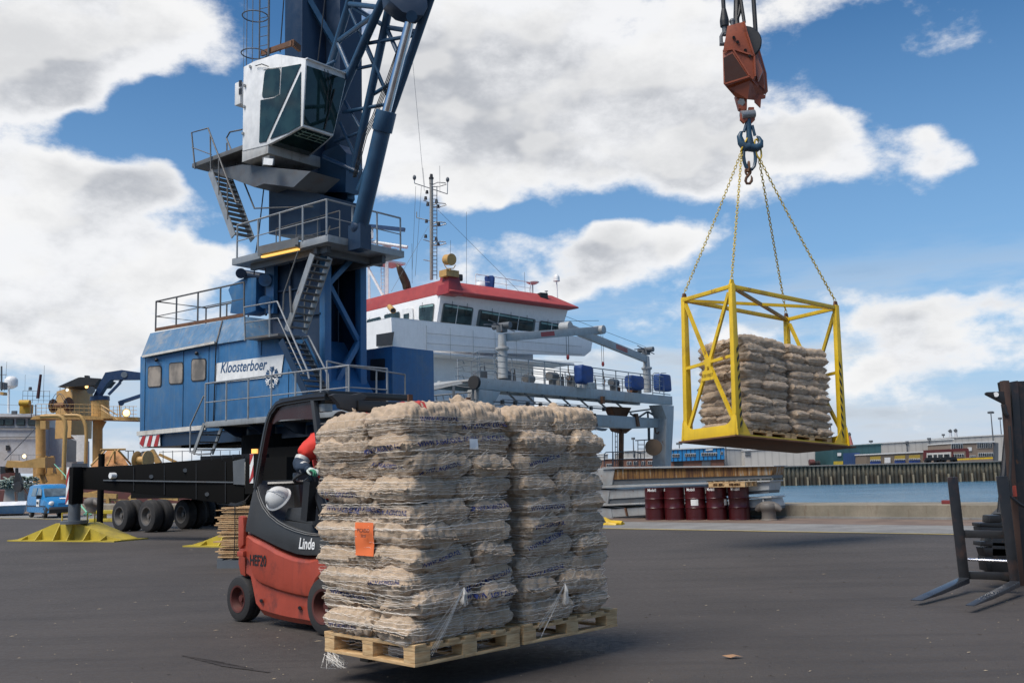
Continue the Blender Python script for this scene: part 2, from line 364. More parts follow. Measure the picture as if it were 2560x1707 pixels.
CONC = concrete('apron_concrete', (.17, .165, .155), (.23, .225, .21)); CONCB = concrete('wall_concrete', (.17, .15, .11), (.25, .215, .16), (.10, .055, .03))
BRICKP = concrete('brown_paving', (.13, .09, .068), (.19, .135, .10))
g = MB(); g.poly([Qp(-300, -400, 0), Qp(300, -400, 0), Qp(300, 7.5, 0), Qp(-300, 7.5, 0)])
struct('ground', g, ASPH, smooth=False)
struct('apron', quad(-120, 60, .12, 3.1, .004), CONC, smooth=False)
struct('paving', quad(-120, 60, 3.1, 5.85, .004), BRICKP, smooth=False)
struct('road_marking', quad(-120, 60, -.02, .12, .008), paint('line_yellow', (.46, .34, .07), .7, dirt=(.2, .17, .1), damt=.8, dscale=6), smooth=False)
j = MB()
for a in [k*4.1 for k in range(-12, 8)]:
    j.poly([Qp(a, .14, .008), Qp(a+.03, .14, .008), Qp(a+2.0, 3.09, .008), Qp(a+1.97, 3.09, .008)])
struct('expansion_joints', j, BLACK, smooth=False)
# the quay edge wall, its face to the water going down below the surface
w = MB(); w.prism([Qp(-300, 5.9, -4), Qp(-300, 5.9, .36), Qp(-300, 6.0, .38), Qp(-300, 7.6, .38), Qp(-300, 7.6, -4)], QD*600)
struct('quay_wall', w, CONCB, smooth=False)
w = MB(); w.obox(Qp(-300, 5.7, .004), QD*600, QN*.198, (0, 0, .05)); struct('kerb', w, CONC, smooth=False)
for i, (a, c) in enumerate(((6.9, 'second small dark red bracket on the quay edge wall'), (8.9, 'small dark red bracket on the quay edge wall left of the raised forks'), (12.6, 'small red bracket on the quay edge wall beside the mast of the black forklift'))):
    tag(MB().box(Qp(a, 6.3, .43), (.24, .2, .1), R(-37.5)).build('steel_bracket', paint('bracket_red', (.16, .02, .02), .6) if i == 0 else MATS['bracket_red'], origin=Qp(a, 6.3, .38), bevel=.01), c, 'bracket', 'brackets on the quay edge')
def water():
    m, t, b = newmat('water'); ob = N(t, 'ShaderNodeTexCoord').outputs['Object']
    mp = N(t, 'ShaderNodeMapping', i_Vector=ob); mp.inputs['Scale'].default_value = (1, 1.8, 1)
    n1 = N(t, 'ShaderNodeTexNoise', i_Vector=mp.outputs[0], i_Scale=.9, i_Detail=6., i_Roughness=.62).outputs[0]
    n2 = N(t, 'ShaderNodeTexNoise', i_Vector=ob, i_Scale=.06, i_Detail=4.).outputs[0]
    c = mixc(t, mapr(t, n2, .4, .6), (.05, .125, .19), (.07, .16, .235)); t.links.new(c, b.inputs['Base Color'])
    b.inputs['Roughness'].default_value = .22; b.inputs['IOR'].default_value = 1.33
    bp = N(t, 'ShaderNodeBump', i_Strength=1., i_Distance=.6, i_Height=n1); t.links.new(bp.outputs[0], b.inputs['Normal']); return m
struct('water', MB().poly([(-900, -400, -2.75), (900, -400, -2.75), (900, 1500, -2.75), (-900, 1500, -2.75)]), water(), smooth=False)

# tyre prints on the asphalt
tm = MB()
for k in range(7):
    a = atZ('P', 455+k*16, 1637+k*4.2, .005); b_ = atZ('P', 560+k*19, 1655+k*4.0, .005); n_ = (b_-a).normalized().cross(ZU if 'ZU' in globals() else Vector((0,0,1)))*.012
    tm.poly([a+n_, b_+n_, b_-n_, a-n_])
struct('tyre_marks', tm, paint('tyre_mark', (.038,.031,.027), .85, dirt=(.05,.042,.036), damt=1., dscale=3), smooth=False)
# ============================================================ harbour crane
d, e, ZU = ang(-39), ang(51), Vector((0, 0, 1))
CW = atY('C', 895, 1250, 27.6) + e*.9          # a point of the machine house side wall
K = atV('C', 1673, 850, CW + e*1.0, d)         # near corner of the tower
crane = thing('harbour_crane', 'tall blue mobile harbour crane with white cab and lattice boom, parked behind the red forklift', 'crane', (-7.6, 29.2, 0))
def hw(x, y, off=0., r='C'): return atV(r, x, y, CW - e*off, d)
ROOFW = MATS['crane_roof_sky_sheen']
# --- machine house
b = MB(); b.prism([hw(*p) for p in ((160,1338),(165,690),(775,588),(1020,549),(1215,517),(1280,515),(1500,1005),(1660,975),(1660,1240))], e*2.7)
house = b.build('machine_house', BLUE, crane, bevel=.02)
b = MB(); b.prism([hw(*p, off=-.05) for p in ((152,1338),(1640,1242),(1640,1335),(700,1400),(165,1435))], e*2.6); b.build('lower_skirt', BLUED, crane)
lo = [hw(172,688,.06), hw(1020,552,.06)]; hi = [atV('C',245,500,CW+e*.4,d), atV('C',1020,362,CW+e*.4,d)]; zt = (hi[0].z+hi[1].z)/2
b = MB(); b.loft([[lo[0], hi[0], hi[0]+e*1.9, lo[0]+e*2.75], [lo[1], hi[1], hi[1]+e*1.9, lo[1]+e*2.75]]); b.build('roof', BLUET, crane, bevel=.015)
b = MB(); b.bar(hw(190,690,.1), hw(780,575,.1), .09, .07); b.build('gutter', paint('gutter_white', (.55,.53,.48), .5, dirt=(.25,.18,.12), damt=.6, streak=.3), crane)
s1, s2 = hw(830,398,.0)+e*.38, hw(785,580,.09); b = MB(); b.bar(s2, atV('C',835,395,CW+e*.36,d), .03, .03); b.bar(s2, hw(762,1255,.02), .03, .03); b.build('panel_joint', BLACK, crane)
def rrect(cs, rad=.16, n=5):
    """rounded version of a quad given as 4 points"""
    out = []
    for i in range(4):
        p, a, c = cs[i], cs[i-1], cs[(i+1) % 4]; la, lc = (a-p).normalized()*rad, (c-p).normalized()*rad
        for k in range(n+1):
            t = k/n; out.append((p+la)*(1-t)**2 + p*2*t*(1-t) + (p+lc)*t*t)
    return out
PANE = glass('house_pane', (.20,.165,.13), .12)
for q in (((230,768),(343,762),(341,938),(227,945)), ((402,740),(522,732),(519,914),(400,920)), ((585,708),(708,703),(705,887),(582,896))):
    f = MB().prism(rrect([hw(*p, off=.004) for p in q], .13), -e*.012).build('window', BLACK, crane)
    cpt = sum((hw(*p) for p in q), Vector())/4
    MB().prism(rrect([cpt+(hw(*p)-cpt)*.90 - e*.0175 for p in q], .11), -e*.004).build('pane', PANE, f)
for x, ya, yb in ((208,690,1290),(520,640,1262),(728,606,1245),(1160,530,680),(1380,790,1180)): MB().bar(hw(x,ya,.004), hw(x-8,yb,.004), .022, .012).build('panel_seam', BLUED, crane)
for x, y in ((297,718),(625,664)):
    MB().cyl(hw(x,y), hw(x,y,.12), .035).ball(hw(x,y,.14), .06).build('vent_knob', BLACK, crane)
# the sign
SGN = [hw(*p, off=.02) for p in ((790,745),(1340,673),(1318,848),(770,910))]
sg = MB().prism(SGN, -e*.015).build('sign_board', WHITE, crane)
INK = paint('sign_blue_ink', (.02,.07,.16), .5, bump=0)
sc_ = (hw(1200,790)-hw(820,790)).length
def fit_text(txt, center, xdir, ydir, width, mat, parent, name='lettering', shear=.25, bold=0., hscale=1., depth=0.):
    m = frame(center, xdir, ydir); k = text_mb(txt, 1, Matrix(), shear, bold, depth); w = max(v.x for v in k.v)-min(v.x for v in k.v)
    s = width/w; t = text_mb(txt, s*hscale, m, shear, bold, depth, 1/hscale); return t.build(name, mat, parent, smooth=False)
tc0, tc1 = hw(815,795,.04), hw(1195,765,.04)
fit_text('Kloosterboer', (tc0+tc1)/2+ZU*.03, tc1-tc0, ZU, (tc1-tc0).length, INK, crane, shear=.28, bold=.012, hscale=1.12)
fc = hw(1240,858,.045); rr = .30
for half, mt in ((1, INK), (-1, MATS['white_paint'])):
    b = MB()
    for a in ((90,30,150) if half > 0 else (270,330,210)):
        v = d*math.cos(R(a))+ZU*math.sin(R(a))
        b.bar(fc, fc+v*rr, .036, .012, up=e)
        for s in (-1, 1):
            for q, l in ((.5,.13),(.74,.11)):
                v2 = d*math.cos(R(a+s*50))+ZU*math.sin(R(a+s*50)); b.bar(fc+v*rr*q, fc+v*rr*q+v2*l, .030, .010, up=e)
    b.build('snowflake', mt, crane, smooth=False)
b = MB(); b.prism([hw(*p, off=.03) for p in ((140,1302),(700,1248),(700,1285),(140,1337))], -e*.02); b.build('white_stripe', MATS['gutter_white'], crane)
CHV = [hw(*p, off=.0) for p in ((156,1340),(328,1322),(332,1418),(172,1432))]
b = MB().prism(CHV, -e*.02); b.build('warning_panel', WHITE, crane); b = MB()
STR = paint('stripe_red', (.34,.02,.02), .5, dirt=(.2,.1,.08), damt=.3)
for x in (160, 218, 276):
    b.prism([hw(x,1420 if x > 160 else 1400,.025), hw(x+25,1340-(x-160)*.09,.025), hw(x+50,1337-(x-160)*.09,.025), hw(x+30,1425,.025)], -e*.01)
b.build('warning_stripes', STR, crane)
# --- roof railing
rp = [hw(1012,352,-.42), hw(290,485,-.42)]; rp += [rp[1]+e*1.9]; rp += [rp[0]+e*1.9]
railing(rp, 1.0, mids=1, r=.028, step=1.35).build('roof_railing', GALVD, crane)
b = MB(); b.bar(hw(295,470,-.42), hw(1012,350,-.42), .05, .10); b.build('toe_board', RUSTM, crane)
# --- walkway along the house
wk0, wk1 = hw(690,1265,.95), hw(1640,1195,.95); zz = (wk0.z+wk1.z)/2; wk0.z = wk1.z = zz
b = MB(); b.obox(wk0, wk1-wk0+d*1.1, e*.93, ZU*.16); b.build('walkway', GALV, crane, bevel=.01)
for t in (.12, .38, .64, .9):
    p = wk0.lerp(wk1, t); MB().prism([p+e*.05, p+e*.95, p+e*.95-ZU*.32, p+e*.6-ZU*.28], d*.06).build('walkway_bracket', BLUED, crane)
railing([wk0+ZU*.16+d*.02, wk1+ZU*.16, wk1+ZU*.16+d*1.05, wk1+ZU*.16+d*1.05+e*1.3], 1.08, mids=1, r=.027, step=.93).build('walkway_railing', GALV, crane)
b = MB(); tp, bt = wk0-d*.02, hw(600,1482,.9); st, tr = stairs(tp+ZU*.1, bt, .62, e, 4, .18, .12)
lad = st.build('boarding_steps', GALV, crane); tr.build('tread', GALVD, lad)
MB().tube([hw(685,1010,.95), hw(575,1250,.95), hw(572,1470,.95), hw(640,1488,.95), hw(740,1482,.95)], .024).tube([hw(825,1020,.9), hw(790,1300,.5)], .001).build('handrail', GALV, crane)
# --- tower
zb, zp = 2.1, atV('B', 1240, 500, K-e*1.0, d).z
TW, TD = 2.55, 1.6
b = MB(); h = zp-zb+.3
b.obox(K+ZU*(zb-K.z)-d*.22+e*.06, -d*(TW-.22), e*.12, ZU*h)                    # front plate
b.obox(K+ZU*(zb-K.z)-d*TW+e*.06, d*.12, e*(TD-.1), ZU*h)
b.obox(K+ZU*(zb-K.z)+e*(TD-.1)-d*TW, d*(TW-.22), e*.1, ZU*h)
b.obox(K+ZU*(zb-K.z)-d*1.15+e*.2, d*.1, e*(TD-.4), ZU*h)                     # inner bulkhead
b.build('tower_plates', BLUED, crane, bevel=.01)
b = MB(); Kz = K+ZU*(zb-K.z)
for o in (Vector(), e*(TD-.24)): b.obox(Kz+o-d*.24, d*.24, e*.24, ZU*h)
b.build('tower_post', BLUE, crane, bevel=.015)
b = MB(); A0, A1 = Kz+e*.22-d*.12, Kz+e*(TD-.22)-d*.12
lv = [h*.0, h*.27, h*.54, h*.80, h*1.0]
b.bar(A0+ZU*lv[0], A1+ZU*lv[0], .16); b.bar(A1+ZU*lv[0], A0+ZU*lv[1], .14); b.bar(A0+ZU*lv[1], A1+ZU*lv[2], .16); b.bar(A1+ZU*lv[2], A0+ZU*lv[3], .14); b.bar(A0+ZU*lv[3], A1+ZU*(lv[4]-.1), .15); b.bar(A0+ZU*lv[1]*.9-ZU*.05, A0+ZU*.2+e*.0, .1)
b.build('diagonal_bracing', BLUE, crane, bevel=.01)
b = MB()
for a in (.45, .8): b.tube([Kz+e*TD*a-d*.9, Kz+e*TD*a-d*.9+ZU*h], .03)
b.build('hydraulic_pipe', BLUED, crane)
# riveted plate ribs on the front plate
b = MB()
for p, q in (((770,955),(1180,893)), ((790,1170),(1180,1120)), ((935,640),(935,1250)), ((735,640),(735,1140)), ((800,660),(800,1000))):
    b.bar(atV('B',*p,K-e*.0,d), atV('B',*q,K-e*.0,d), .05, .05, up=e)
b.build('plate_rib', BLUED, crane)
# winch gear left of the tower
wp = K-d*2.9-e*.1
b = MB(); b.prism([atV('B',*p,wp,d) for p in ((450,885),(560,830),(655,830),(650,1100),(560,1130),(440,1120),(455,1010),(425,930))], e*.6); b.build('winch_bracket', BLUE, crane, bevel=.02)
b = MB(); b.cyl(atV('B',530,795,wp,d), atV('B',730,830,wp+e*.2,d), .13).cyl(atV('B',530,795,wp-e*.2,d), atV('B',530,795,wp+e*.3,d), .16); b.build('winch_drum', BLUED, crane)
b = MB()
for y in (850, 1030): b.cyl(atV('B',727,y,wp-e*.25,d), atV('B',727,y,wp+e*.2,d), .19, n=28); b.cyl(atV('B',727,y,wp-e*.32,d), atV('B',727,y,wp,d), .05)
b.prism([atV('B',*p,wp-e*.05,d) for p in ((735,670),(800,670),(795,1120),(735,1120))], e*.15); b.build('sheave', BLUE, crane)
# --- gallery around the tower
G0 = atV('B', 1240, 500, K-e*1.0, d); G0.z = zp; GL = atV('B', 465, 540, G0, d); gl = (GL-G0).length
b = MB(); b.obox(G0-ZU*.12, -d*gl, e*2.9, ZU*.20); gal = b.build('gallery_deck', GALV, crane, bevel=.01)
b = MB(); b.obox(G0-ZU*.3-d*.4+e*.3, -d*(gl-.9), e*.14, ZU*.2); b.obox(G0-ZU*.34-d*.2+e*2.2, -d*(gl-.5), e*.14, ZU*.22); b.obox(G0-ZU*.3-d*.7+e*.2, -d*.14, e*2.5, ZU*.2); b.build('gallery_beam', GREYD, crane)
GZ = ZU*.08
railing([G0-d*(gl-.25)+GZ, G0-d*.05+GZ, G0-d*.05+e*2.8+GZ], .98, mids=1, r=.028, step=.95).build('gallery_railing', GALV, crane)
railing([G0-d*(gl-.8)+GZ+e*1.0, G0-d*.6+GZ+e*.95], .95, mids=1, r=.018, step=.9).build('inner_railing', GALVD, crane)
lp, lq = atV('B',705,662,G0-e*.05,d), atV('B',1000,598,G0-e*.05,d)
lf = MB().bar(lp+ZU*.09, lq+ZU*.09, .22, .06).bar(lp+ZU*.2-d*.2, lq+ZU*.2, .02, .28).build('strip_light', GALVD, crane)
MB().bar(lp, lq, .10, .05).build('lamp_tube', emit('tube_glow', (1, .55, .12), 1.1), lf)
# --- stairs between the levels
a, bq = atV('B', 905, 1262, K-e*1.15, d), atV('B', 1115, 640, K-e*1.15, d)
st, tr = stairs(a, bq, .62, e, 11, .22, .2); s = st.build('stairway', GALV, crane); tr.build('tread', GALVD, s)
MB().tube([atV('B',875,1105,K-e*1.2,d), atV('B',880,960,K-e*1.2,d), atV('B',1000,610,K-e*1.2,d)], .022).tube([atV('B',940,1110,K-e*1.2,d), atV('B',930,900,K-e*1.2,d)], .03).tube([a+ZU*.0+e*.62, a+ZU*1.0+e*.62, bq+ZU*.9+e*.62], .022).build('handrail', GALVD, crane)
a, bq = atV('C', 1520, 1000, CW-e*.45, d), atV('C', 1315, 560, CW-e*.45, d)
st, tr = stairs(a, bq, .75, e, 10, .26, .2); s = st.build('stairway', BLUED, crane); tr.build('tread', GALVD, s)
MB().tube([hw(1545,870,.45), hw(1530,800,.45), hw(1285,240,.45), hw(1015,288,.45), hw(1022,560,.45)], .026).tube([hw(1220,265,.45), hw(1222,530,.45)], .024).tube([hw(1015,415,.45), hw(1290,375,.45), hw(1500,830,.45)], .018).tube([hw(1430,535,-.3), hw(1540,523,-.3), hw(1700,840,-.3), hw(1705,1000,-.3)], .026).tube([hw(1490,540,-.3), hw(1640,850,-.3)], .02).build('handrail', GALV, crane)
b = MB(); q = hw(1015,552,.45); b.obox(q, hw(1290,518,.45)-q, e*1.0, ZU*.06); b.build('landing', GALVD, crane)
a, bq = atV('B', 470, 492, G0+e*.02, d), atV('A', 280, 1400, G0+e*.02, d)
st, tr = stairs(a, bq, .68, e, 13, .24, .22); s = st.build('stairway', GALV, crane); tr.build('tread', GALVD, s)
MB().tube([atV('B',520,215,G0,d), atV('B',490,215,G0,d), atV('A',262,1048,G0,d), atV('A',128,1085,G0,d), atV('A',155,1380,G0,d)], .026).tube([atV('B',1120,250,G0+e*.7,d), atV('B',640,265,G0+e*.7,d), atV('A',412,1130,G0+e*.7,d), atV('A',440,1080,G0+e*.7,d), atV('A',540,1060,G0+e*.7,d)], .026).tube([atV('A',280,1110,G0,d), atV('A',285,1400,G0,d)], .024).tube([atV('A',350,1300,G0,d), atV('B',350,150,G0,d)], .024).tube([atV('A',415,1170,G0+e*.7,d), atV('A',415,1400,G0+e*.7,d)], .024).tube([atV('B',420,60,G0,d), atV('B',422,350,G0,d)], .024).tube([atV('A',130,1205,G0,d), atV('A',290,1265,G0,d)], .015).build('handrail', GALVD, crane)
# --- cab platform
PC = G0 + e*.05
c0 = atV('A', 130, 1372, PC, d); zc = c0.z
b = MB(); cl = (atV('A', 735, 1290, PC, d)-c0).length
b.obox(c0, d*1.0*(cl*.9), e*1.6, ZU*.14); b.build('cab_platform', GALVD, crane, bevel=.01)
b = MB(); q0, q1 = atV('A',540,1252,PC-e*.1,d), atV('A',735,1200,PC-e*.1,d); q1.z = q0.z
b.obox(q0-ZU*.28, q1-q0+d*.1, e*1.95, ZU*.34); b.build('cab_base_frame', paint('worn_white', (.42,.42,.40), .5, dirt=(.16,.09,.05), damt=.7, streak=.4, rust=.2), crane, bevel=.01)
b = MB(); b.prism([atV('A',*p,PC+e*.2,d) for p in ((250,1400),(540,1345),(1100,1400),(960,1530),(720,1500),(640,1530),(480,1470))], e*1.1); b.build('cab_support', GREYD, crane)
# --- cab
pf = [(541,1235),(551,548),(640,500),(820,442),(1060,480),(1033,1032),(915,1100),(738,1188)]
cabp = PC - e*.12; PF = [atV('A', *p, cabp, d) for p in pf]; CWD = 1.56
cab_ = MB().loft([PF, [p+e*w for p, w in zip(PF, (CWD,CWD,CWD,CWD,CWD,1.13,1.3,CWD))]]).build('cab', WHITE, crane, bevel=.025)
CG = glass('cab_glass', (.012,.028,.026), .04)
def cabpoly(name, pts, mat, rad=0., off=.012, th=.012):
    ps = [atV('A', *p, cabp-e*off, d) for p in pts]
    if rad: ps = rrect(ps, rad) if len(ps) == 4 else ps
    return MB().prism(ps, -e*th).build(name, mat, cab_, smooth=False)
cabpoly('side_window', [(728,572),(853,556),(843,790),(702,806)], CG, .14)
cabpoly('side_window', [(692,822),(800,806),(850,780),(868,552),(1022,524),(735,1158),(681,1168)], CG)
cabpoly('side_window', [(1022,585),(1016,1028),(915,1085),(770,1138)], CG)
b = MB(); rim = [atV('A', *p, cabp-e*.02, d) for p in ((712,568),(862,548),(848,770),(800,800),(695,818))]
b.tube(rim, .012, 5); b.build('window_seal', WHITE, cab_)
def q4(c, s, t): return (c[0]*(1-s)+c[1]*s)*(1-t) + (c[3]*(1-s)+c[2]*s)*t
WS = [PF[4], PF[4]+e*CWD, PF[5]+e*1.13, PF[5]]; nw = (WS[1]-WS[0]).cross(WS[3]-WS[0]).normalized(); nw = nw if nw.dot(d) > 0 else -nw
MB().prism([q4(WS,.03,.10)+nw*.01, q4(WS,.97,.08)+nw*.01, q4(WS,.97,.97)+nw*.01, q4(WS,.03,.97)+nw*.01], nw*.01).build('windscreen', CG, cab_, smooth=False)
FS = [PF[5], PF[5]+e*1.13, PF[7]+e*CWD, PF[7]]; nf = (FS[1]-FS[0]).cross(FS[3]-FS[0]).normalized(); nf = nf if nf.z < 0 else -nf
MB().prism([q4(FS,.06,.04)+nf*.012, q4(FS,.94,.04)+nf*.012, q4(FS,.94,.92)+nf*.012, q4(FS,.06,.92)+nf*.012], nf*.012).build('floor_window', CG, cab_, smooth=False)
b = MB()
for t in (.12, .22, .32): b.tube([q4(FS,.1,t)+nf*.04, q4(FS,.9,t)+nf*.04], .014, 5)
for s in (.2, .45, .7): b.tube([q4(FS,s,.08)+nf*.04, q4(FS,s,.34)+nf*.04], .012, 5)
b.build('floor_guard', paint('guard_green', (.22,.32,.26), .5), cab_)
b = MB()
for s0, s1 in ((.42,.62),(.5,.7)): b.tube([q4(WS,s0,.06)+nw*.05, q4(WS,s1-.05,.3)+nw*.06, q4(WS,s1,.72)+nw*.05], .012, 5)
b.tube([q4(WS,.74,.30)+nw*.05, q4(WS,.66,.95)+nw*.05], .02, 5); b.build('wiper', BLACK, cab_)
b = MB(); b.obox(PF[4]-d*.05-ZU*.02, d*.12, e*CWD, ZU*.035); b.build('roof_visor', WHITE, cab_)
b = MB(); b.obox(atV('A',478,865,cabp+e*.3,d), d*.28, e*.5, ZU*.72); b.build('air_conditioner', WHITE, cab_, bevel=.02)
b = MB()
for y in (700, 765): b.prism([atV('A',*p,cabp+e*.29,d) for p in ((515,y-40),(538,y-44),(538,y+5),(515,y+10))], -e*.01)
b.build('vent_grille', BLACK, cab_)
b = MB(); 
for p in ((560,700),(556,872),(545,1090),(605,545)): MB().box(atV('A',*p,cabp-e*.03,d), (.06,.06,.07)).build('hinge', GALV, cab_)
b = MB(); b.tube([atV('A',650,540,cabp-e*.05,d), atV('A',700,525,cabp-e*.08,d), atV('A',755,545,cabp-e*.05,d)], .015).build('wiper', BLACK, cab_)
fl = MB().box(atV('A',755,1318,cabp-e*.1,d), (.34,.2,.26), R(-39)).build('floodlight', GALVD, crane, bevel=.02)
MB().prism(rrect([atV('A',*p,cabp-e*.24,d) for p in ((722,1290),(800,1300),(790,1352),(715,1345))], .02), -e*.02).build('lens', WHITE, fl)
# --- upper mast legs and tower head
b = MB(); b.prism([atV('B',*p,K+e*.1,d) for p in ((760,60),(1180,150),(1180,480),(758,475))], e*1.4); b.build('tower_head', BLUED, crane)
b = MB(); b.prism([atV('B',*p,K+e*1.2,d) for p in ((1110,60),(1390,40),(1400,180),(1180,500),(1180,150))], e*.3); b.build('boom_foot', BLUEB, crane)
b = MB(); b.prism([atV('A',*p,K+e*.9,d) for p in ((1110,1568),(1200,1240),(1330,1180),(1390,1250),(1385,1568))], e*.5); b.build('boom_foot', BLUEB, crane)
for xs, of, nm in (((888,1030,1088),.9,'mast_leg'), ((1212,1338,1392),1.9,'mast_leg')):
    P0 = atV('A', xs[1], 300, K+e*of, d); lft = atV('A', xs[0], 300, K+e*of, d)
    P0.z = zc-.8; w_ = (Vector((lft.x, lft.y, 0))-Vector((P0.x, P0.y, 0))).length
    MB().obox(P0, -d*w_, e*.95, ZU*(20-P0.z)).build(nm, BLUED, crane, bevel=.02)
MB().bar(atV('A',1090,10,K+e*1.2,d), atV('A',1300,370,K+e*1.9,d), .17).build('mast_brace', BLUEB, crane)
b = MB(); b.bar(atV('A',700,440,K,d), atV('A',950,355,K,d), .09, .16); b.bar(atV('A',950,350,K,d), atV('A',1010,400,K+e*.4,d), .09, .2); b.build('cab_hanger', RUSTM, crane)
for q_ in ([atV('A',895,-200,K,d), atV('A',850,430,K,d)], [atV('A',1240,-200,K+e*.8,d), atV('A',1158,520,K+e*.8,d)], [atV('B',720,80,K-e*.3,d), atV('B',675,480,K-e*.3,d), atV('B',650,640,K-e*.3,d), atV('B',638,810,K-e*.3,d)]): MB().tube(q_, .02, 5).build('wire_rope', BLACK, crane)
# --- caged ladder
b = MB(); LP = K-e*.3
for cx, cy in ((648,135),(640,440),(656,-150)):
    c = atV('A',cx,cy,LP,d); b.tube([c+d*math.cos(t*math.pi/10)*.40+e*math.sin(t*math.pi/10)*.40 for t in range(20)], .02, 5, closed=True)
for x in (551, 575, 622): b.tube([atV('A',x,560,LP,d), atV('A',x+8,-200,LP,d)], .014 if x > 551 else .008, 5)
for x in (680, 755): b.tube([atV('A',x,500,LP+e*.2,d), atV('A',x+6,-200,LP+e*.2,d)], .035 if x > 700 else .025, 6)
for y in range(-160, 480, 76): b.tube([atV('A',684,y+8,LP+e*.2,d), atV('A',750,y-6,LP+e*.2,d)], .012, 5)
b.build('caged_ladder', GREYD, crane)
# --- lattice boom
def bl(x, y, Y, r='A'): return atY(r, x, y, Y)
bm_ = MB()
for pts, r in (([(1240,600,29.2),(1405,60,28.0),(1500,-300,27.2)],.115), ([(1290,930,28.6),(1395,665,28.2),(1690,0,26.2),(1820,-300,25.3)],.13),
               ([(1445,1420,28.4),(1560,900,27.8),(1722,150,26.8),(1800,-250,26.2)],.12), ([(1500,1560,27.9),(1780,850,27.0),(2080,-20,25.4),(2180,-300,24.8)],.125)):
    bm_.tube([bl(*p) for p in pts], r, 14)
bm_.build('boom_chord', BLUEB, crane)
bm_ = MB()
for a, c, r in (((1420,35,27.8),(1655,62,26.4),.075), ((1450,62,27.8),(1720,225,26.9),.07), ((1335,330,28.5),(1660,95,26.5),.075), ((1416,80,27.9),(1722,775,27.5),.045), ((1320,350,28.6),(1425,600,28.0),.065), ((1575,355,27.3),(1950,290,26.1),.055), ((1722,235,26.9),(1835,490,26.6),.065),
                ((1720,225,26.9),(1960,262,26.1),.07), ((1485,562,27.8),(1645,528,27.4),.05), ((1605,775,27.7),(1830,640,26.6),.06), ((1365,918,28.3),(1800,838,27.1),.055), ((1378,828,28.3),(1512,1062,28),.05), ((1295,1158,28.5),(1515,1078,28.1),.05), ((1335,1000,28.3),(1515,1392,28.2),.05), ((1205,1288,28.5),(1500,1412,28.2),.075), ((1210,545,29),(1300,500,28.8),.05), ((1320,600,28.8),(1420,575,28),.05), ((1655,62,26.4),(1900,-60,25.8),.07), ((1560,370,27.2),(1760,860,27.3),.045)):
    bm_.tube([bl(*a), bl(*c)], r, 10)
bm_.build('boom_lacing', BLUEB, crane)
bh = MB().prism([bl(*p,25.6) for p in ((1660,-150),(1690,80),(1790,170),(1890,200),(1960,200),(1995,130),(1985,-150))], Vector((.25,-.5,0))).build('cylinder_bracket', BLUED, crane, bevel=.03)
MB().cyl(bl(1925,135,25.0), bl(1925,135,25.7), .15).build('pivot_pin', BLUEB, bh)
cy0, cy1, cy2 = bl(1500,420,26.9,'B'), bl(1716,925,25.9), bl(1905,190,25.3)
cyl = MB().cyl(cy0, cy1, .235, .235, 28).cyl(cy1-(cy1-cy0).normalized()*.5, cy1+(cy1-cy0).normalized()*.05, .28, .28, 28).build('lifting_cylinder', BLUEB, crane, bevel=.01)
MB().cyl(cy1, cy2, .125, .125, 24).build('piston_rod', paint('chrome', (.62,.62,.64), .16, 1., var=.05, bump=0), cyl)
MB().ball(cy0, .26, (1,1,1)).box(cy0-ZU*.3, (.5,.4,.7), R(-39)).build('cylinder_foot', BLUED, crane)
b = MB()
for k in range(4): b.tube([bl(1860-k*9,300+k*10,25.9), bl(1760-k*12,640,26.4), bl(1640-k*12,950,26.8), bl(1560-k*12,1110,27), bl(1470-k*8,1450,27.4)], .014, 5)
b.build('hydraulic_hoses', BLACK, crane)
# --- control cabinet right of the tower
EB = atY('C', 2225, 800, 29.6)
cb = MB().obox(EB+ZU*(2.9-EB.z), -d*1.6, e*1.8, ZU*(atY('C',2225,603,29.6).z-2.9))  .build('engine_cabinet', BLUE, crane, bevel=.03)
MB().prism(rrect([atV('C',*p,EB-e*.01,d) for p in ((2048,712),(2165,706),(2165,880),(2048,885))], .05), -e*.02).build('cabinet_window', BLACK, cb)
railing([atY('C',1690,1030,26.6), atY('C',1850,1060,27.2), atY('C',2330,1120,28.6)], 1.0, mids=0, r=.026, step=.9).build('rear_railing', GALV, crane)
# --- chassis, outrigger beam, wheels
b = MB(); b.prism([atY('D',*p,23.6+(1780-p[0])/1100*2.2) for p in ((600,808),(1000,790),(1350,762),(1840,725),(1840,1100),(1780,1092),(1300,1030),(780,980),(600,972))], e*.5)
b.build('outrigger_beam', BLACKM, crane, bevel=.02)
MB().cyl(atY('D',858,870,25.4)-e*.1, atY('D',858,870,25.4)+e*.1, .075).build('beam_lamp', WHITE, crane)
b = MB(); b.obox((-6.3, 25.3, .75), d*2.6, e*3.2, ZU*1.25); b.obox((-7.2, 27.6, 1.0), d*3.2, e*2.6, ZU*1.3); b.obox(atV('C',500,1405,CW+e*.3,d)-ZU*.12, d*6.2, e*2.0, ZU*.28); b.obox((-12.2,31.9,.95), d*6, e*1.6, ZU*.35); b.build('chassis', BLACKM, crane)
MB().cyl((-6.6, 28.9, 1.9), (-6.6, 28.9, 2.7), 1.25, 1.25, 40).build('slewing_ring', BLACKM, crane)
MB().prism([atY('D',*p,23.4) for p in ((1843,765),(1912,755),(1905,985),(1845,970))], e*.3).build('switch_box', paint('box_beige', (.42,.40,.36), .5, dirt=(.2,.17,.12)), crane, bevel=.02)
for x0 in (1700, 1590, 1500, 1380, 1290): MB().tube([atV('C',x0-200,1400,CW+e*.2,d), atV('C',x0-200,1470,CW+e*.2,d)], .03, 6).build('hanging_bolt', BLACKM, crane)
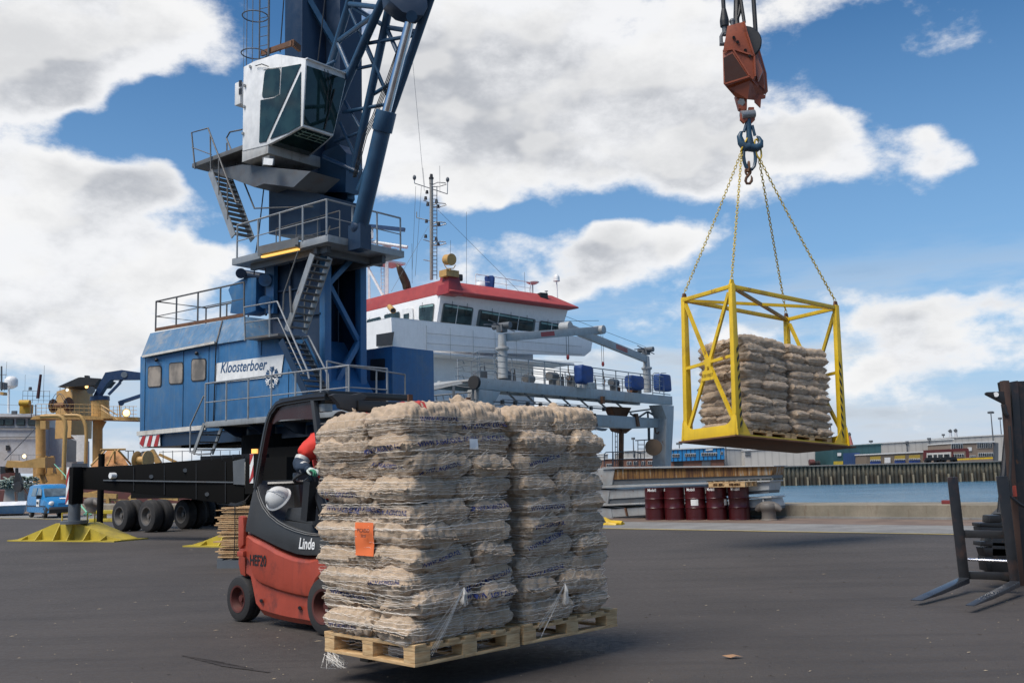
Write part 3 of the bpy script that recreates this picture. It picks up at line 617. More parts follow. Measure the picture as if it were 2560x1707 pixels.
def wheel(parent, c, ax, rad, wid, rim, mat=RUBBER, rimmat=None, name='wheel'):
    t = MB().lathe(Vector(c)-Vector(ax)*wid/2, ax, [(rad*.58,0),(rad*.8,-.01*0),(rad*.94,wid*.06),(rad,wid*.22),(rad,wid*.47),(rad*.985,wid*.5),(rad,wid*.53),(rad,wid*.78),(rad*.94,wid*.94),(rad*.8,wid),(rad*.58,wid),(rad*.57,wid*.5),(rad*.58,0)], 36, caps=False)
    o = t.build(name, mat, parent)
    MB().lathe(Vector(c)-Vector(ax)*wid*.52, ax, [(rad*.02,wid*.22),(rad*.14,wid*.22),(rad*.17,wid*.42),(rad*.42,wid*.45),(rad*.50,wid*.10),(rad*.52,wid*.02),(rad*.60,wid*.0),(rad*.60,wid*.06),(rad*.54,wid*.1),(rad*.54,wid*.9),(rad*.02,wid*.92)], 32).build('rim', rimmat or rim, o)
    return o
RIMD = paint('rim_grey', (.12,.11,.10), .5, .3, dirt=(.06,.04,.03), damt=.6)
for (sx_, sy_, r_) in (('D',930,.47), ('D',1135,.47)):
    g0 = atZ('D', sy_, 1290+(sy_-930)*.03); 
    for k in (0, .36): wheel(crane, g0+e*k+ZU*r_, e, r_, .31, RIMD)
for x, y in ((1395,1272),(1545,1248),(1690,1238)):
    g0 = atZ('D', x, y)
    for k in (0, .36): wheel(crane, g0+e*k+ZU*.45, e, .45, .31, RIMD)
# small fittings on the outrigger beam
def bt(x, y, o=.0): return atY('D', x, y, 23.6+(1780-x)/1100*2.2-o)
MB().bar(bt(780,905,.02), bt(1760,920,.02), .02, .03).build('beam_weld', GREYD, crane)
for x in (1010, 1240, 1480, 1700): MB().bar(bt(x,805-(x-1010)*.06,.02), bt(x,985+(x-1010)*.13,.02), .03, .02).build('beam_stiffener', BLACK, crane)
MB().prism([bt(*p,.04) for p in ((1755,760),(1845,740),(1845,940),(1760,935))], e*.03).build('beam_collar', GREYD, crane)
for x, y in ((1140,877),(1395,830),(1560,1010)): MB().cyl(bt(x,y,.06), bt(x,y,0), .05, n=10).build('beam_pin', GREYD, crane)
for k in range(3): MB().tube([bt(1900,1000+k*8,-.3), bt(1850,1060+k*12,.1), bt(1780,1085+k*5,.1), bt(1640,1060+k*10,-.3)], .022, 6).build('hydraulic_hose', BLACK, crane)
for x in (560, 590, 615, 640): MB().box(bt(x,792), (.12,.1,.10), R(20)).build('valve_block', GREYD, crane)
for x in (1560, 1640, 1720, 1800, 1870): MB().box(bt(x,742-(x-1560)*.05,-.2), (.3,.2,.12), R(20)).build('beam_top_fitting', BLACK, crane)
# --- outriggers
def outrigger(px, top, bot, Y):
    T, B_ = atY('D', px, top, Y), atY('D', px, bot, Y); B_.x = T.x; w = .42
    w = .30; bx = MB().box((T+B_)/2, (w, w, T.z-B_.z), R(-39)).build('outrigger_leg', BLACKM, crane, bevel=.02)
    MB().obox(B_-d*(w/2+.012)-e*w/2, d*.008, e*w, ZU*(T.z-B_.z)).obox(B_-d*w*.52-e*(w/2+.012), d*w*.45, e*.008, ZU*(T.z-B_.z)).build('warning_panel', MATS['white_paint'], bx, smooth=False)
    b = MB(); z = B_.z-.2
    while z < T.z:
        for (u, v) in ((d, -e), (-e, -d)):
            q = [(-.5, z), (-.5, z+.28), (.5, z+.62), (.5, z+.34)]
            pts = [T + u*w*a + ZU*(min(max(zq, B_.z+.005), T.z-.005)-T.z) + v*(w/2) for a, zq in q]
            if u == -e: b.prism([p-d*.018+ d*.0 for p in pts], -d*.004)
            else: b.prism([p-d*w*.27+(d*.27*w)*0-e*.014 for p in [T+d*w*(a*.45-.0)-e*w/2+ZU*(min(max(zq, B_.z+.005), T.z-.005)-T.z) for a, zq in q]], -e*.004)
        z += .62
    b.build('warning_stripes', STR, bx)
    return T, B_
T, B_ = outrigger(572, 805, 1085, 25.9)
MB().cyl(B_+ZU*.1, (B_.x, B_.y, .50), .15).cyl((B_.x, B_.y, .52), (B_.x, B_.y, .44), .33).build('jack_cylinder', MATS['chrome'] and GREYD, crane)
p = atZ('D', 750, 1275); MB().cyl((p.x, p.y, 0.0), (p.x, p.y, atY('D',757,705,p.y).z), .10).build('support_post', BLACKM, crane)
T2, B2 = outrigger(1960, 705, 925, 22.8)
MB().obox((T2.x-.4,T2.y+.25,T2.z-.9), d*1.5, e*2.2, ZU*.8).build('outrigger_beam', BLACKM, crane)
MB().box((T2.x-.12,T2.y,T2.z+.06),(.12,.12,.1)).build('marker_lamp', emit('amber_lamp',(1,.45,.1),1.2), crane)
def pad(cx, cy, rz, L, Wd, label, name='support_pad'):
    t = thing(name, label, 'support pad', (cx, cy, 0), 'yellow outrigger pads on the asphalt'); c, s = math.cos(rz), math.sin(rz)
    P = lambda x, y, z: Vector((cx+x*c-y*s, cy+x*s+y*c, z))
    l, w = L/2, Wd/2
    b = MB().loft([[P(-l,-w,0), P(l,-w,0), P(l,w,0), P(-l,w,0)], [P(-l,-w,.03), P(l,-w,.03), P(l,w,.03), P(-l,w,.03)]])
    b.build('base_plate', YELD, t)
    top = [P(-l*.96,-w*.1,.04), P(-l*.72,-w*.62,.10), P(-.35,-w*.62,.46), P(.35,-w*.62,.46), P(l*.72,-w*.62,.10), P(l*.96,-w*.1,.04)]
    ring = lambda x, h, wy: [P(x,-wy,.03), P(x,-wy,h), P(x,wy,h), P(x,wy,.03)]
    b = MB().loft([ring(-l*.97,.04,w*.5), ring(-l*.8,.11,w*.6), ring(-.4,.45,w*.6), ring(.4,.45,w*.6), ring(l*.8,.11,w*.6), ring(l*.97,.04,w*.5)])
    b.build('box_girder', YELD, t, sharp=20)
    for k in (-.76, -.48, -.14, .12, .42, .72):
        x = k*l; h = .45 if abs(x) < .4 else .45-(abs(x)-.4)/(l*.8-.4)*.34
        for sg in (-1, 1): MB().prism([P(x,sg*w*.6,h-.01), P(x,sg*w*.98,.03), P(x,sg*w*.6,.03)], Vector((c,s,0))*.03).build('gusset', YELD, t, smooth=False)
    for x in (-.45, .45):
        MB().tube([P(x,-.1,.45), P(x,-.1,.70), P(x,.14,.70), P(x,.14,.45)], .02, 6).build('lifting_eye', YELD, t)
    return t
pad(-11.45, 26.35, R(-24), 3.75, 1.15, 'yellow steel pad under the striped outrigger leg, beside the twin black tyres')
g0 = atZ('D', 1430, 1395); pad(g0.x+1.95, g0.y-.75, R(-24), 3.75, 1.15, 'yellow steel pad half hidden behind the stack of wooden slats')
# ============================================================ white ship with the red roof
SF = 1.35; RS = .45
def atP(r, x, y, P, n):
    q = ray(r, x, y); o = Vector((0, 0, CAMH)); return o + q*(((P-o).dot(n))/q.dot(n))
s, t_ = ang(42), ang(132); fn = ang(-48)      # across the ship, along it (away), facing forward
C0 = atY('E', 960, 1195, 44)
ship = thing('ship', 'white ship with red roofed wheelhouse and grey gantry, moored behind the blue crane', 'ship', (0, 46, -3))
A1 = atV('E', 2225, 1450, C0, s); A1.z = C0.z; wd = (A1-C0).length
U0 = atY('E', 800, 1092, 44.3); U1 = atY('E', 2070, 1345, 49.7); U1.z = U0.z
LEN = 15
b = MB(); lo = [C0, C0+s*wd, C0+s*wd+t_*LEN, C0+t_*LEN]; up = [U0+s*.5-t_*.1, U0+s*(wd-1.2)-t_*.1, U0+s*(wd-1.2)+t_*(LEN-1), U0+s*.5+t_*(LEN-1)]
b.loft([[p-ZU*.10 for p in lo], lo, up], cap=True); roof = b.build('roof', RED, ship, bevel=.02)
PB = atY('E', 962, 1130, 44.6)
b = MB(); b.loft([[PB+s*x+t_*y-ZU*.75 for x, y in ((-.62,-.6),(.55,-.6),(.55,.6),(-.62,.6))], [PB+s*x+t_*y+ZU*.72 for x, y in ((-.36,-.34),(.34,-.34),(.34,.4),(-.36,.4))]]); b.build('light_pedestal', paint('pedestal_red', (.28,.03,.03), .4), roof, bevel=.02)
# wheelhouse walls, leaning outwards towards the top
T0 = atP('E', 872, 1222, C0+t_*.9, fn); T0 = T0; B0 = atP('E', 822, 1545, T0-fn*.5, fn)
T0.z = C0.z-.08; w2 = (atV('E', 2118, 1470, T0, s)-T0).length
ring0 = [T0, T0+s*w2, T0+s*w2+t_*9, T0+t_*9]; bo = Vector((B0.x, B0.y, B0.z-.15))
ring1 = [bo, bo+s*(w2-.45), bo+s*(w2-.45)+t_*8.5, bo+t_*8.5]
MB().loft([ring1, ring0]).build('wheelhouse', WHITES, ship, bevel=.02)
fN = (ring0[1]-ring0[0]).cross(ring1[0]-ring0[0]).normalized(); fN = fN if fN.dot(fn) > 0 else -fN
lN = (ring0[3]-ring0[0]).cross(ring1[0]-ring0[0]).normalized(); lN = lN if lN.y < 0 else -lN
SG = glass('ship_glass', (.02,.035,.035), .06); SEAL = paint('window_seal_grey', (.10,.12,.12), .6, bump=0); BLIND = paint('blind_green', (.22,.36,.34), .5, bump=0)
def shipwin(r, pts, splits, N_, blind=True):
    c = [atP(r, *p, ring0[0], N_)+N_*.02 for p in pts]
    f = MB().prism(rrect(c, .16), N_*.03).build('window', SEAL, ship)
    m = sum(c, Vector())/4; ci = [m+(p-m)*.93+N_*.035 for p in c]
    MB().prism(rrect(ci, .12), N_*.01).build('pane', SG, f)
    if blind: MB().prism([q4(ci,.02,.03)+N_*.012, q4(ci,.98,.03)+N_*.012, q4(ci,.98,.12)+N_*.012, q4(ci,.02,.12)+N_*.012], N_*.006).build('blind', BLIND, f)
    for k in splits: MB().bar(q4(c,k,0)+N_*.05, q4(c,k,1)+N_*.05, .09, .06).build('mullion', WHITES, f)
    for k in ([.3] if not splits else [x-.5/(len(splits)+1) for x in splits+[1]]): MB().tube([q4(ci,k,-.2)+N_*.1, q4(ci,k+.01,.1)+N_*.12, q4(ci,k+.005,.42)+N_*.08], .035, 5).build('wiper', BLACK, f)
shipwin('F', [(95,58),(352,100),(326,284),(68,240)], [.47], fN); shipwin('F', [(398,112),(882,198),(862,335),(368,288)], [.34,.69], fN); shipwin('F', [(918,208),(1108,242),(1090,405),(900,370)], [.52], fN)
shipwin('E', [(662,1352),(812,1326),(795,1512),(660,1492)], [], lN); shipwin('E', [(318,1440),(470,1405),(475,1470),(322,1480)], [], lN, False); shipwin('E', [(150,1490),(285,1455),(285,1500),(150,1530)], [], lN, False)
dr = MB().prism(rrect([atP('E', *p, ring0[0], lN)+lN*.02 for p in ((505,1385),(605,1368),(610,1500),(500,1510))], .15), lN*.1).build('door', WHITE, ship)
MB().prism([atP('E', *p, ring0[0], lN)+lN*.13 for p in ((522,1435),(575,1425),(575,1485),(522,1492))], lN*.01).build('door_window', SG, dr)
yl = MB().cyl(atY('E',368,1360,44.6), atY('E',405,1400,44.1), .36, .40, 20).build('deck_floodlight', OCH, ship); MB().cyl(atY('E',400,1395,44.1), atY('E',403,1398,44.05), .33).build('lens', BLACK, yl)
# superstructure below, bulwark in front
lowc = bo-fn*.3; b = MB(); b.obox(Vector((lowc.x, lowc.y, -2.9)), s*(w2-2.6), t_*9, ZU*(bo.z+2.9-.02)); b.build('superstructure', WHITES, ship, bevel=.02)
Wc = atY('B', 1757, 1152, 42.2); Wr = atV('F', 1375, 447, Wc, s); Wb = atV('F', 1335, 562, Wc, s)
hb = Wc.z-atV('F', 0, 478, Wc, s).z
b = MB(); L_ = (Wr-Wc).length
b.prism([Wc, Wc+s*L_, Wc+s*(L_-.25)-ZU*.9, Wc+s*(L_-.9)-ZU*1.3, Wc+s*.5-ZU*hb, Wc+s*.1-ZU*hb], -fn*.12)
b.prism([Wc, Wc+t_*7, Wc+t_*7-ZU*hb, Wc+s*.1-ZU*hb], s*.12); b.build('bulwark', WHITES, ship, bevel=.01)
b = MB(); b.obox(Wc-ZU*(hb+.12)+fn*.05, s*(L_-2), -fn*2.2, ZU*.14); b.obox(Wc-ZU*(hb+.1), s*2, t_*7, ZU*.14); b.build('lower_deck_edge', WHITES, ship)
MB().prism([atP('B', *p, Wc, ang(222))+ang(222)*.02 for p in ((1640,1295),(1785,1272),(1768,1380),(1640,1392))], ang(222)*.02).build('hawse_opening', BLACK, ship)
b = MB()
for k in (.75, 1.35, 1.95): b.tube([Wc+fn*.05+s*2.5-ZU*k, Wc+fn*.05+s*(L_-1.2)-ZU*k*.9], .025, 5)
for q in (2.5, 4.3, 6.1, 7.9, 9.7): b.tube([Wc+fn*.06+s*q-ZU*.3, Wc+fn*.06+s*q-ZU*2.2], .025, 5)
b.build('storm_rail', GALV, ship)
# hull
b = MB(); hp = [Vector((-14, 55, 0)), Vector((-5, 41.2, 0)), Vector((2.5, 42.5, 0)), Vector((9.4, 49.5, 0)), Vector((6, 57, 0)), Vector((-4, 63, 0))]
hp = [p*SF for p in hp]
b.loft([[p+ZU*-2.9 for p in hp], [p+ZU*1.15 for p in hp]]); b.build('hull', GREYS, ship)
# mast and antennas
def e3(x, y, Y=46.5, r='E'): return atY(r, x, y, Y)
b = MB(); b.tube([e3(778,1095), e3(776,160)], .24, 10).tube([e3(776,160), e3(776,110)], .28, 10); mast = b.build('mast', paint('mast_grey', (.26,.25,.23), .55, dirt=(.2,.15,.1), damt=.6, streak=.4), ship)
MB().cyl(e3(777,110), e3(777,95), .35).cyl(e3(777,95), e3(778,62), .26, .2).build('navigation_light', BLACK, mast)
b = MB()
for x in (792, 832): b.tube([e3(x,1090,46.2), e3(x,190,46.2)], .06, 5)
for y in range(270, 1080, 37): b.tube([e3(792,y,46.2), e3(832,y,46.2)], .05, 4)
b.build('mast_ladder', GREYD, mast)
for (x0, y0, x1, y1) in ((612,150,936,256), (612,80,612,150), (938,100,935,256), (633,487,776,520), (633,430,633,487), (700,702,776,726), (700,318,776,345), (700,900,776,915)): MB().tube([e3(x0,y0), e3(x1,y1)], .07, 6).build('crossarm', GALV, mast)
for y0 in (160, 362, 548, 738):
    MB().tube([e3(790,y0+5), e3(840,y0-20), e3(915,y0-12), e3(925,y0), e3(860,y0+20), e3(790,y0+25)], .08, 6).build('lamp_guard', GALV, mast)
for x, y in ((722,295),(828,325),(742,355),(845,375),(730,520),(850,545),(722,668),(825,695),(846,745),(735,235)): MB().cyl(e3(x,y+16), e3(x,y-14), .24, .18, 12).build('navigation_light', BLACK, mast)
for x, y in ((612,95),(937,115)): MB().ball(e3(x,y), .26, (1,1,1.5), 12, 8).build('antenna_pod', GREYD, mast)
def line(name, pts, r, mat, parent=ship):
    return MB().tube(pts, r, 4).build(name, mat, parent)
for p in ([e3(845,415),e3(1690,1262,48)], [e3(750,570),e3(385,1210,45)], [e3(625,180),e3(590,1000)], [e3(680,180),e3(620,1060)], [e3(695,0),e3(713,190)], [e3(860,-20),e3(862,240)], [e3(1122,430,47),e3(1122,1140,47)], [e3(965,710,45),e3(965,850,45)], [e3(1690,1020,49),e3(1698,1260,49)], [atY('A',1932,490,46),atY('A',2028,1560,46)], [e3(587,740,45),e3(590,1130,45)]):
    line('whip_antenna' if abs(p[0].x-p[1].x) < .5 else 'stay_wire', p, .024, GREYD)
# searchlight
sl = MB().lathe(e3(918,900,44.2), e3(1010,895,43.7)-e3(918,900,44.2), [(.5,0),(.72,.12),(.72,1.1),(.80,1.12),(.80,1.35),(.6,1.36)], 24).build('searchlight', OCH, ship)
MB().tube([e3(905,950,44), e3(930,985,44), e3(995,985,44), e3(1015,950,44)], .07, 6).tube([e3(960,985,44), e3(960,1005,44)], .14, 8).box(e3(952,1040,44.4), (2.2,1.6,.9), R(42)).build('searchlight_base', OCH, sl)
# exhaust funnel
b = MB(); c = [(540,1180,46.8,.62),(530,1130,46.7,.62),(503,1070,46.5,.60),(478,1010,46.3,.52),(455,965,46.2,.34),(435,938,46.2,.06)]
b.tube([e3(x,y,Y) for x, y, Y, r in c], [r for *_, r in c], 20); b.build('exhaust_funnel', paint('scorched_brown', (.10,.065,.04), .5, .4, dirt=(.03,.02,.02), damt=.8), ship)
# radar mast
RY = 50
r3 = lambda x, y, Y=RY: atY('B', x, y, Y)
b = MB(); b.bar(r3(1578,1010), r3(1570,440), .35); b.bar(r3(1722,968,49.5), r3(1722,680,49.5), .5); b.bar(r3(1560,730), r3(1740,668), .9, .5); b.bar(r3(1578,770), r3(1690,975,49.5), .3); b.bar(r3(1560,545), r3(1650,530), .3); rm = b.build('radar_mast', WHITE, ship)
b = MB(); b.obox(r3(1640,690,49.2), s*2.4, t_*1.6, ZU*.15); railing([r3(1600,655,49), r3(1800,655,49), r3(1825,640,49.6)], .5, mids=0, r=.05, mb=b); b.tube([r3(1675,740,49.8), r3(1675,968,49.8)], .06, 4).tube([r3(1700,740,49.8), r3(1700,968,49.8)], .06, 4)
for y in range(760, 960, 28): b.tube([r3(1675,y,49.8), r3(1700,y,49.8)], .04, 4)
b.build('radar_platform', WHITE, rm)
MB().cyl(r3(1720,640,49.2), r3(1720,575,49.2), .55, .75).tube([r3(1545,530,49.2), r3(1890,582,48.6)], .26, 12).build('radar_scanner', WHITE, rm)
b = MB(); b.bar(r3(1530,405,49), r3(1868,440,48.4), .5, .55); b.build('radar_scanner', paint('radar_navy', (.01,.04,.11), .4), rm); MB().box(r3(1575,470,49), (1.2,1,1.6), R(20)).build('radar_motor', WHITE, rm)
# things on the wheelhouse roof
railing([U0+s*3.6+t_*.3, U0+s*6.2+t_*.3, U0+s*8.4+t_*.3], .8, mids=1, r=.06, step=2.2).build('roof_railing', WHITE, ship)
TARP = paint('blue_tarpaulin', (.012,.05,.19), .55, dirt=(.02,.03,.06), damt=.5, var=.3, bump=.5, bscale=6)
def lump(name, c, size, label, rz=0., group='blue tarpaulin covered machines on the ship', taper=1.):
    k = MB(); c = Vector(c); k.ball((0,0,0), 1, (1,1,1), 40, 24); 
    for i, v in enumerate(k.v):
        q = Vector([math.copysign(abs(x)**.34, x) for x in v]); f = 1+.10*noise.noise(v*2.6+c)+.035*noise.noise(Vector((v.x*9, v.y*9, v.z*2)))
        w = taper+(1-taper)*(q.z*.5+.5); x, y = q.x*size[0]/2*f*w, q.y*size[1]/2*f*w
        k.v[i] = Vector((c.x+x*math.cos(rz)-y*math.sin(rz), c.y+x*math.sin(rz)+y*math.cos(rz), c.z+(q.z*f*.97+1)*size[2]/2))
    return tag(k.build(name, TARP, origin=c, sharp=60), label, 'tarpaulin', group)
lump('covered_machine', e3(1352,1215,47), (.93,.8,1.2), 'blue tarpaulin bundle on the red wheelhouse roof behind a white railing', taper=.7)
MB().ball(e3(1262,1170,48.5), 1.0, (1,1,.95)).build('satellite_dome', WHITE, ship)
dm = MB().tube([e3(2018,1345,49.5), e3(2005,1100,49.5)], .09, 8).build('dome_post', WHITE, ship); MB().lathe(e3(2005,1110,49.5), (0,0,1), [(.52,0),(.52,.08),(.47,.12),(.47,.6),(.4,.85),(.22,1.03),(.02,1.08)], 24).build('satellite_dome', WHITE, dm)
dm = MB().tube([e3(1773,1300,49), e3(1771,1140,49)], .09, 8).tube([e3(1748,1230,49), e3(1740,1190,49), e3(1750,1150,49)], .03, 5).build('antenna_post', GALV, ship); MB().lathe(e3(1771,1140,49), (0,0,1), [(.5,0),(.95,.25),(.95,.35),(.4,.4)], 24).build('antenna_disc', WHITE, dm)
dm = MB().box(e3(1868,1255,48.5), (1.3,.9,.85), R(30)).build('deck_camera', BLACK, ship); MB().box(e3(1865,1295,48.5), (.9,.9,.5), R(42)).build('camera_base', MATS['pedestal_red'], dm)
MB().tube([e3(1908,1305,48.5), e3(1905,1210,48.5)], .05, 5).lathe(e3(1904,1212,48.5), (0,0,1), [(.25,0),(.25,.12)], 12).build('vent_pipe', GALV, ship)
MB().box(e3(1052,1075,45.5), (1.0,.5,1.0), R(20)).build('loudspeaker', BLACK, ship, bevel=.1)
# ------------------------------------------------------------ grey gantry with its two davits
g = ang(53); gy = ang(143); P0 = atY('F', 385, 690, 39)
gz0 = atV('F', 385, 790, P0, g).z; P0.z = (P0.z+atV('F', 2050, 855, P0, g).z)/2; gl = (atV('F', 2048, 855, P0, g)-P0).length; gh = P0.z-gz0
def gf(x, y, off=0.): return atV('F', x, y, P0-gy*off, g)
b = MB(); b.obox(P0-ZU*gh, g*gl, gy*.25, ZU*gh); b.obox(P0-ZU*(gh*.75)+gy*2.6, g*gl, gy*.25, ZU*gh*.75); b.obox(P0-ZU*.18+gy*.26, g*gl, gy*2.33, ZU*.12)
for k in range(1, 9): b.obox(P0-ZU*(gh*.8)+gy*.26+g*gl*k/9, g*.15, gy*2.33, ZU*gh*.6)
gan = b.build('gantry_beam', GREYS, ship, bevel=.02)
b = MB(); b.prism([gf(400,792), gf(588,812), gf(505,965), gf(400,955)], gy*.8); b.build('gantry_leg', GREYS, ship, bevel=.02)
b = MB(); b.prism([gf(1955,925), gf(2062,935), gf(2060,1040), gf(2035,1500), gf(1985,1500), gf(2000,1040)], gy*1.0); b.build('gantry_leg', GREYS, ship, bevel=.02)
b = MB(); b.bar(gf(1965,1010,-1.2), gf(1985,1480,-1.2), .35, .5); b.build('gantry_leg', RUSTM, ship)
b = MB(); b.bar(gf(1615,1110,-1.4), gf(1610,1480,-1.4), .6, .5); b.prism([gf(1530,940,-1.4), gf(1700,950,-1.4), gf(1660,1030,-1.4), gf(1570,1030,-1.4)], gy*.6); b.prism([gf(1550,1095,-1.4), gf(1720,1118,-1.4), gf(1655,1170,-1.4), gf(1580,1150,-1.4)], gy*.5); b.build('gantry_leg', RUSTM, ship)
b = MB(); b.prism([gf(1150,1003,-.6), gf(1405,1008,-.6), gf(1985,1045,-.6), gf(1990,1118,-.6), gf(1700,1128,-.6), gf(1260,1098,-.6), gf(1150,1078,-.6)], gy*.7); b.build('lower_beam', GREYS, ship, bevel=.02)
b = MB()
for p in (((1680,988),(1965,950)),((1690,1000),(1745,1040)),((1750,1040),(1835,985)),((1840,985),(1935,1040)),((1838,980),(1842,1050)),((1960,950),(1960,1000))): b.bar(gf(*p[0],-1), gf(*p[1],-1), .22)
b.build('truss_brace', GREYD, ship)
MB().prism([gf(x,y,-.58) for x, y in ((1242,1022),(1335,1026),(1335,1055),(1242,1052))], -gy*.02).build('red_panel', MATS['pedestal_red'], ship)
b = MB(); b.prism([gf(1120,1080,-.6), gf(1500,1130,-.6), gf(1480,1148,-.6), gf(1440,1140,-.6), gf(1100,1120,-.6)], gy*.3); b.build('beam_gusset', GREYD, ship)
for x in (1385, 1745): MB().prism([gf(x-8,1000,-.5), gf(x+12,1000,-.5), gf(x+30,1110,-.5), gf(x+8,1110,-.5)], gy*.2).build('rusty_bracket', RUSTM, ship)
MB().tube([gf(1900,1120,-.5), gf(1905,1165,-.5), gf(1925,1172,-.5), gf(1932,1155,-.5)], .1, 6).build('hook', RUSTM, ship)
# walk rails on the gantry
RL = [P0-gy*0+g*1.5, P0+g*(gl-1.2)]
railing(RL, 1.3, mids=3, r=.08, step=1.6).build('gantry_railing', GALV, ship)
railing([p+gy*2.6 for p in RL], 1.3, mids=3, r=.08, step=1.2).build('gantry_railing', GALV, ship)
rg_ = random.Random(5)
for k in range(15):
    c = P0+g*(gl*(.10+.055*k))+gy*rg_.uniform(.8,2.0); h_ = rg_.uniform(.5,1.5); b = MB(); b.box(c+ZU*h_*.25, (rg_.uniform(.6,1.6), rg_.uniform(.5,1.2), h_), R(53)); 
    if k % 2: b.cyl(c+ZU*h_*.45-g*.35, c+ZU*h_*.45+g*.35, rg_.uniform(.3,.6))
    else: b.tube([c, c+ZU*.8, c+ZU*.9+g*.4, c+g*.5], .09, 6)
    b.build('deck_machinery', rg_.choice([GREYD, GALVD, GREYS, RUSTM, GREYD]), ship)
b = MB(); b.tube([gf(530,900,.05), gf(1000,925,.05), gf(1480,962,.05)], .10, 6).tube([gf(600,880,.05), gf(1480,945,.05)], .05, 5); b.build('cable_run', GREYD, ship)
for k in range(9): MB().box(gf(600+k*108,904+k*7.5,.1), (.45,.3,.5), R(53)).build('cable_box', BLACK, ship)
for k in range(7):
    x = 640+k*150; MB().bar(gf(x,820+k*11,-.1), gf(x+90,905+k*9,-2.2), .16, .2).build('under_brace', GREYD, ship)
b = MB()
for y0, x1 in ((470,590),(525,560),(580,560),(640,560)): b.tube([gf(335,y0+25), gf(400,y0), gf(540,y0), gf(x1,y0+40)], .055, 6)
for x in (385, 405): b.tube([gf(x,478), gf(x,690)], .06, 6)
for y in (680, 550, 610): b.tube([gf(195,y+5,1), gf(260,y-6,1), gf(275,y+30,1)], .05, 6)
b.build('hoop_railing', GALV, ship)
b = MB()
for x in (1880, 1940): b.tube([gf(x,830), gf(x,670), gf(x+15,655), gf(x+55,655)], .06, 6)
for y in (700, 740, 780): b.tube([gf(1880,y), gf(1945,y)], .05, 5)
b.tube([gf(1880,822), gf(2030,840)], .08, 6); b.build('hoop_railing', GALV, ship)
def davit(post, arm, hook, head, red, label):
    (x0, yb, yt, Yoff), (ax, ay, bx_, by_, hh) = post, arm
    c0_, c1_ = gf(x0,yb,-Yoff), gf(x0,yt,-Yoff); c1_.x, c1_.y = c0_.x, c0_.y
    b = MB().lathe(c0_, (0,0,1), [(.62,0),(.62,(c1_.z-c0_.z)*.62),(.85,(c1_.z-c0_.z)*.66),(.85,(c1_.z-c0_.z)*.7),(.55,(c1_.z-c0_.z)*.72),(.5,(c1_.z-c0_.z))], 24, hs=1)
    pst = b.build('davit_post', GREYS, ship)
    p, q = gf(ax,ay,-Yoff), gf(bx_,by_,-Yoff+1.0)
    b = MB(); b.bar(p, q, .55, hh); b.cyl(q-gy*.35, q+gy*.35, hh*.62); arm_ = b.build('davit_arm', GREYS, ship, bevel=.02)
    b = MB(); b.box(c1_+ZU*.35, (1.1,.9,.9), R(53)); b.tube([c1_+ZU*.4-g*1.6, c1_+ZU*.6+g*.4], .09, 6); b.tube([c1_+ZU*.7-g*1.2, c1_+ZU*.3+g*1.2], .07, 6); b.cyl(c1_+ZU*.5-gy*.6, c1_+ZU*.5+gy*.6, .4); b.build('davit_winch', GREYD, pst)
    m0, m1 = p.lerp(q, red), p.lerp(q, red+.14); MB().bar(m0, m1, .62, hh*.6).build('red_panel', MATS['pedestal_red'], arm_)
    MB().tube([c1_+ZU*.7, q+ZU*hh*.6], .03, 4).build('hoist_wire', BLACK, arm_)
    hx, h0, h1 = hook; a_ = gf(hx,h0,-Yoff+.6); z1 = gf(hx,h1,-Yoff+.6).z; m = Vector((a_.x, a_.y, z1))
    b = MB(); b.tube([a_+g*.12, m+g*.12], .03, 4).tube([a_-g*.12, m-g*.12], .03, 4); w_ = b.build('hoist_wire', BLACK, arm_)
    MB().ball(m, .27, (.8,.8,1.35), 16, 10).build('hook_ball', MATS['pedestal_red'], arm_)
    MB().tube([m-ZU*.5, m-ZU*.9, m-ZU*1.1+g*.2, m-ZU*1.4, m-ZU*1.3-g*.2], .08, 6).build('hook', RUSTM, arm_); return q
davit((605,700,330,.6), (625,352,1425,290,1.0), (1152,330,520), 0, .34, '')
davit((1838,820,520,1.6), (1840,545,1140,262,1.1), (1448,330,578), 0, .30, '')
for x0, x1, y0, y1, of, lb in ((1222,1372,565,775,.3,'blue tarpaulin covered drum on the gantry rail above the white floodlight'), (1656,1802,655,822,-.2,'blue tarpaulin covered box on the gantry just left of the right davit post'), (1895,2038,645,838,-.3,'blue tarpaulin covered box at the far right end of the gantry')):
    p, q, u = gf(x0,y1,of), gf(x1,y1,of), gf((x0+x1)/2,y0,of); c = (p+q)/2; w_ = (p-q).length; lump('covered_machine', c, (w_*.95, .9, u.z-c.z+.0), lb, R(53), taper=.96)
fl = MB().box(gf(1345,762,.5), (1.1,.7,.8), R(35)).build('floodlight', WHITE, ship, bevel=.05); MB().prism(rrect([gf(x,y,.95) for x,y in ((1322,740),(1390,738),(1392,785),(1340,790))], .1), -gy*.03).build('lens', GALV, fl)
MB().box(gf(1455,885,.2), (.6,.4,1.0), R(53)).build('junction_box', RUSTM, ship)
dr_ = MB().lathe(gf(1885,1288,-.2), gf(1960,1280,-1.4)-gf(1885,1288,-.2), [(.1,-.1),(.12,-.1),(1.15,0),(1.25,.03),(1.25,.12),(.6,.15),(.6,.9),(1.2,.95),(1.2,1.05),(.1,1.05)], 36).build('hose_reel', paint('reel_brown', (.17,.105,.06), .7, dirt=(.08,.05,.03)), ship)
b = MB()
for x in (1538, 1562, 1580): b.tube([gf(x,1120,-1.8), gf(x,1450,-1.8)], .06, 5)
for y in range(1150, 1440, 45): b.tube([gf(1562,y,-1.8), gf(1580,y,-1.8)], .05, 4)
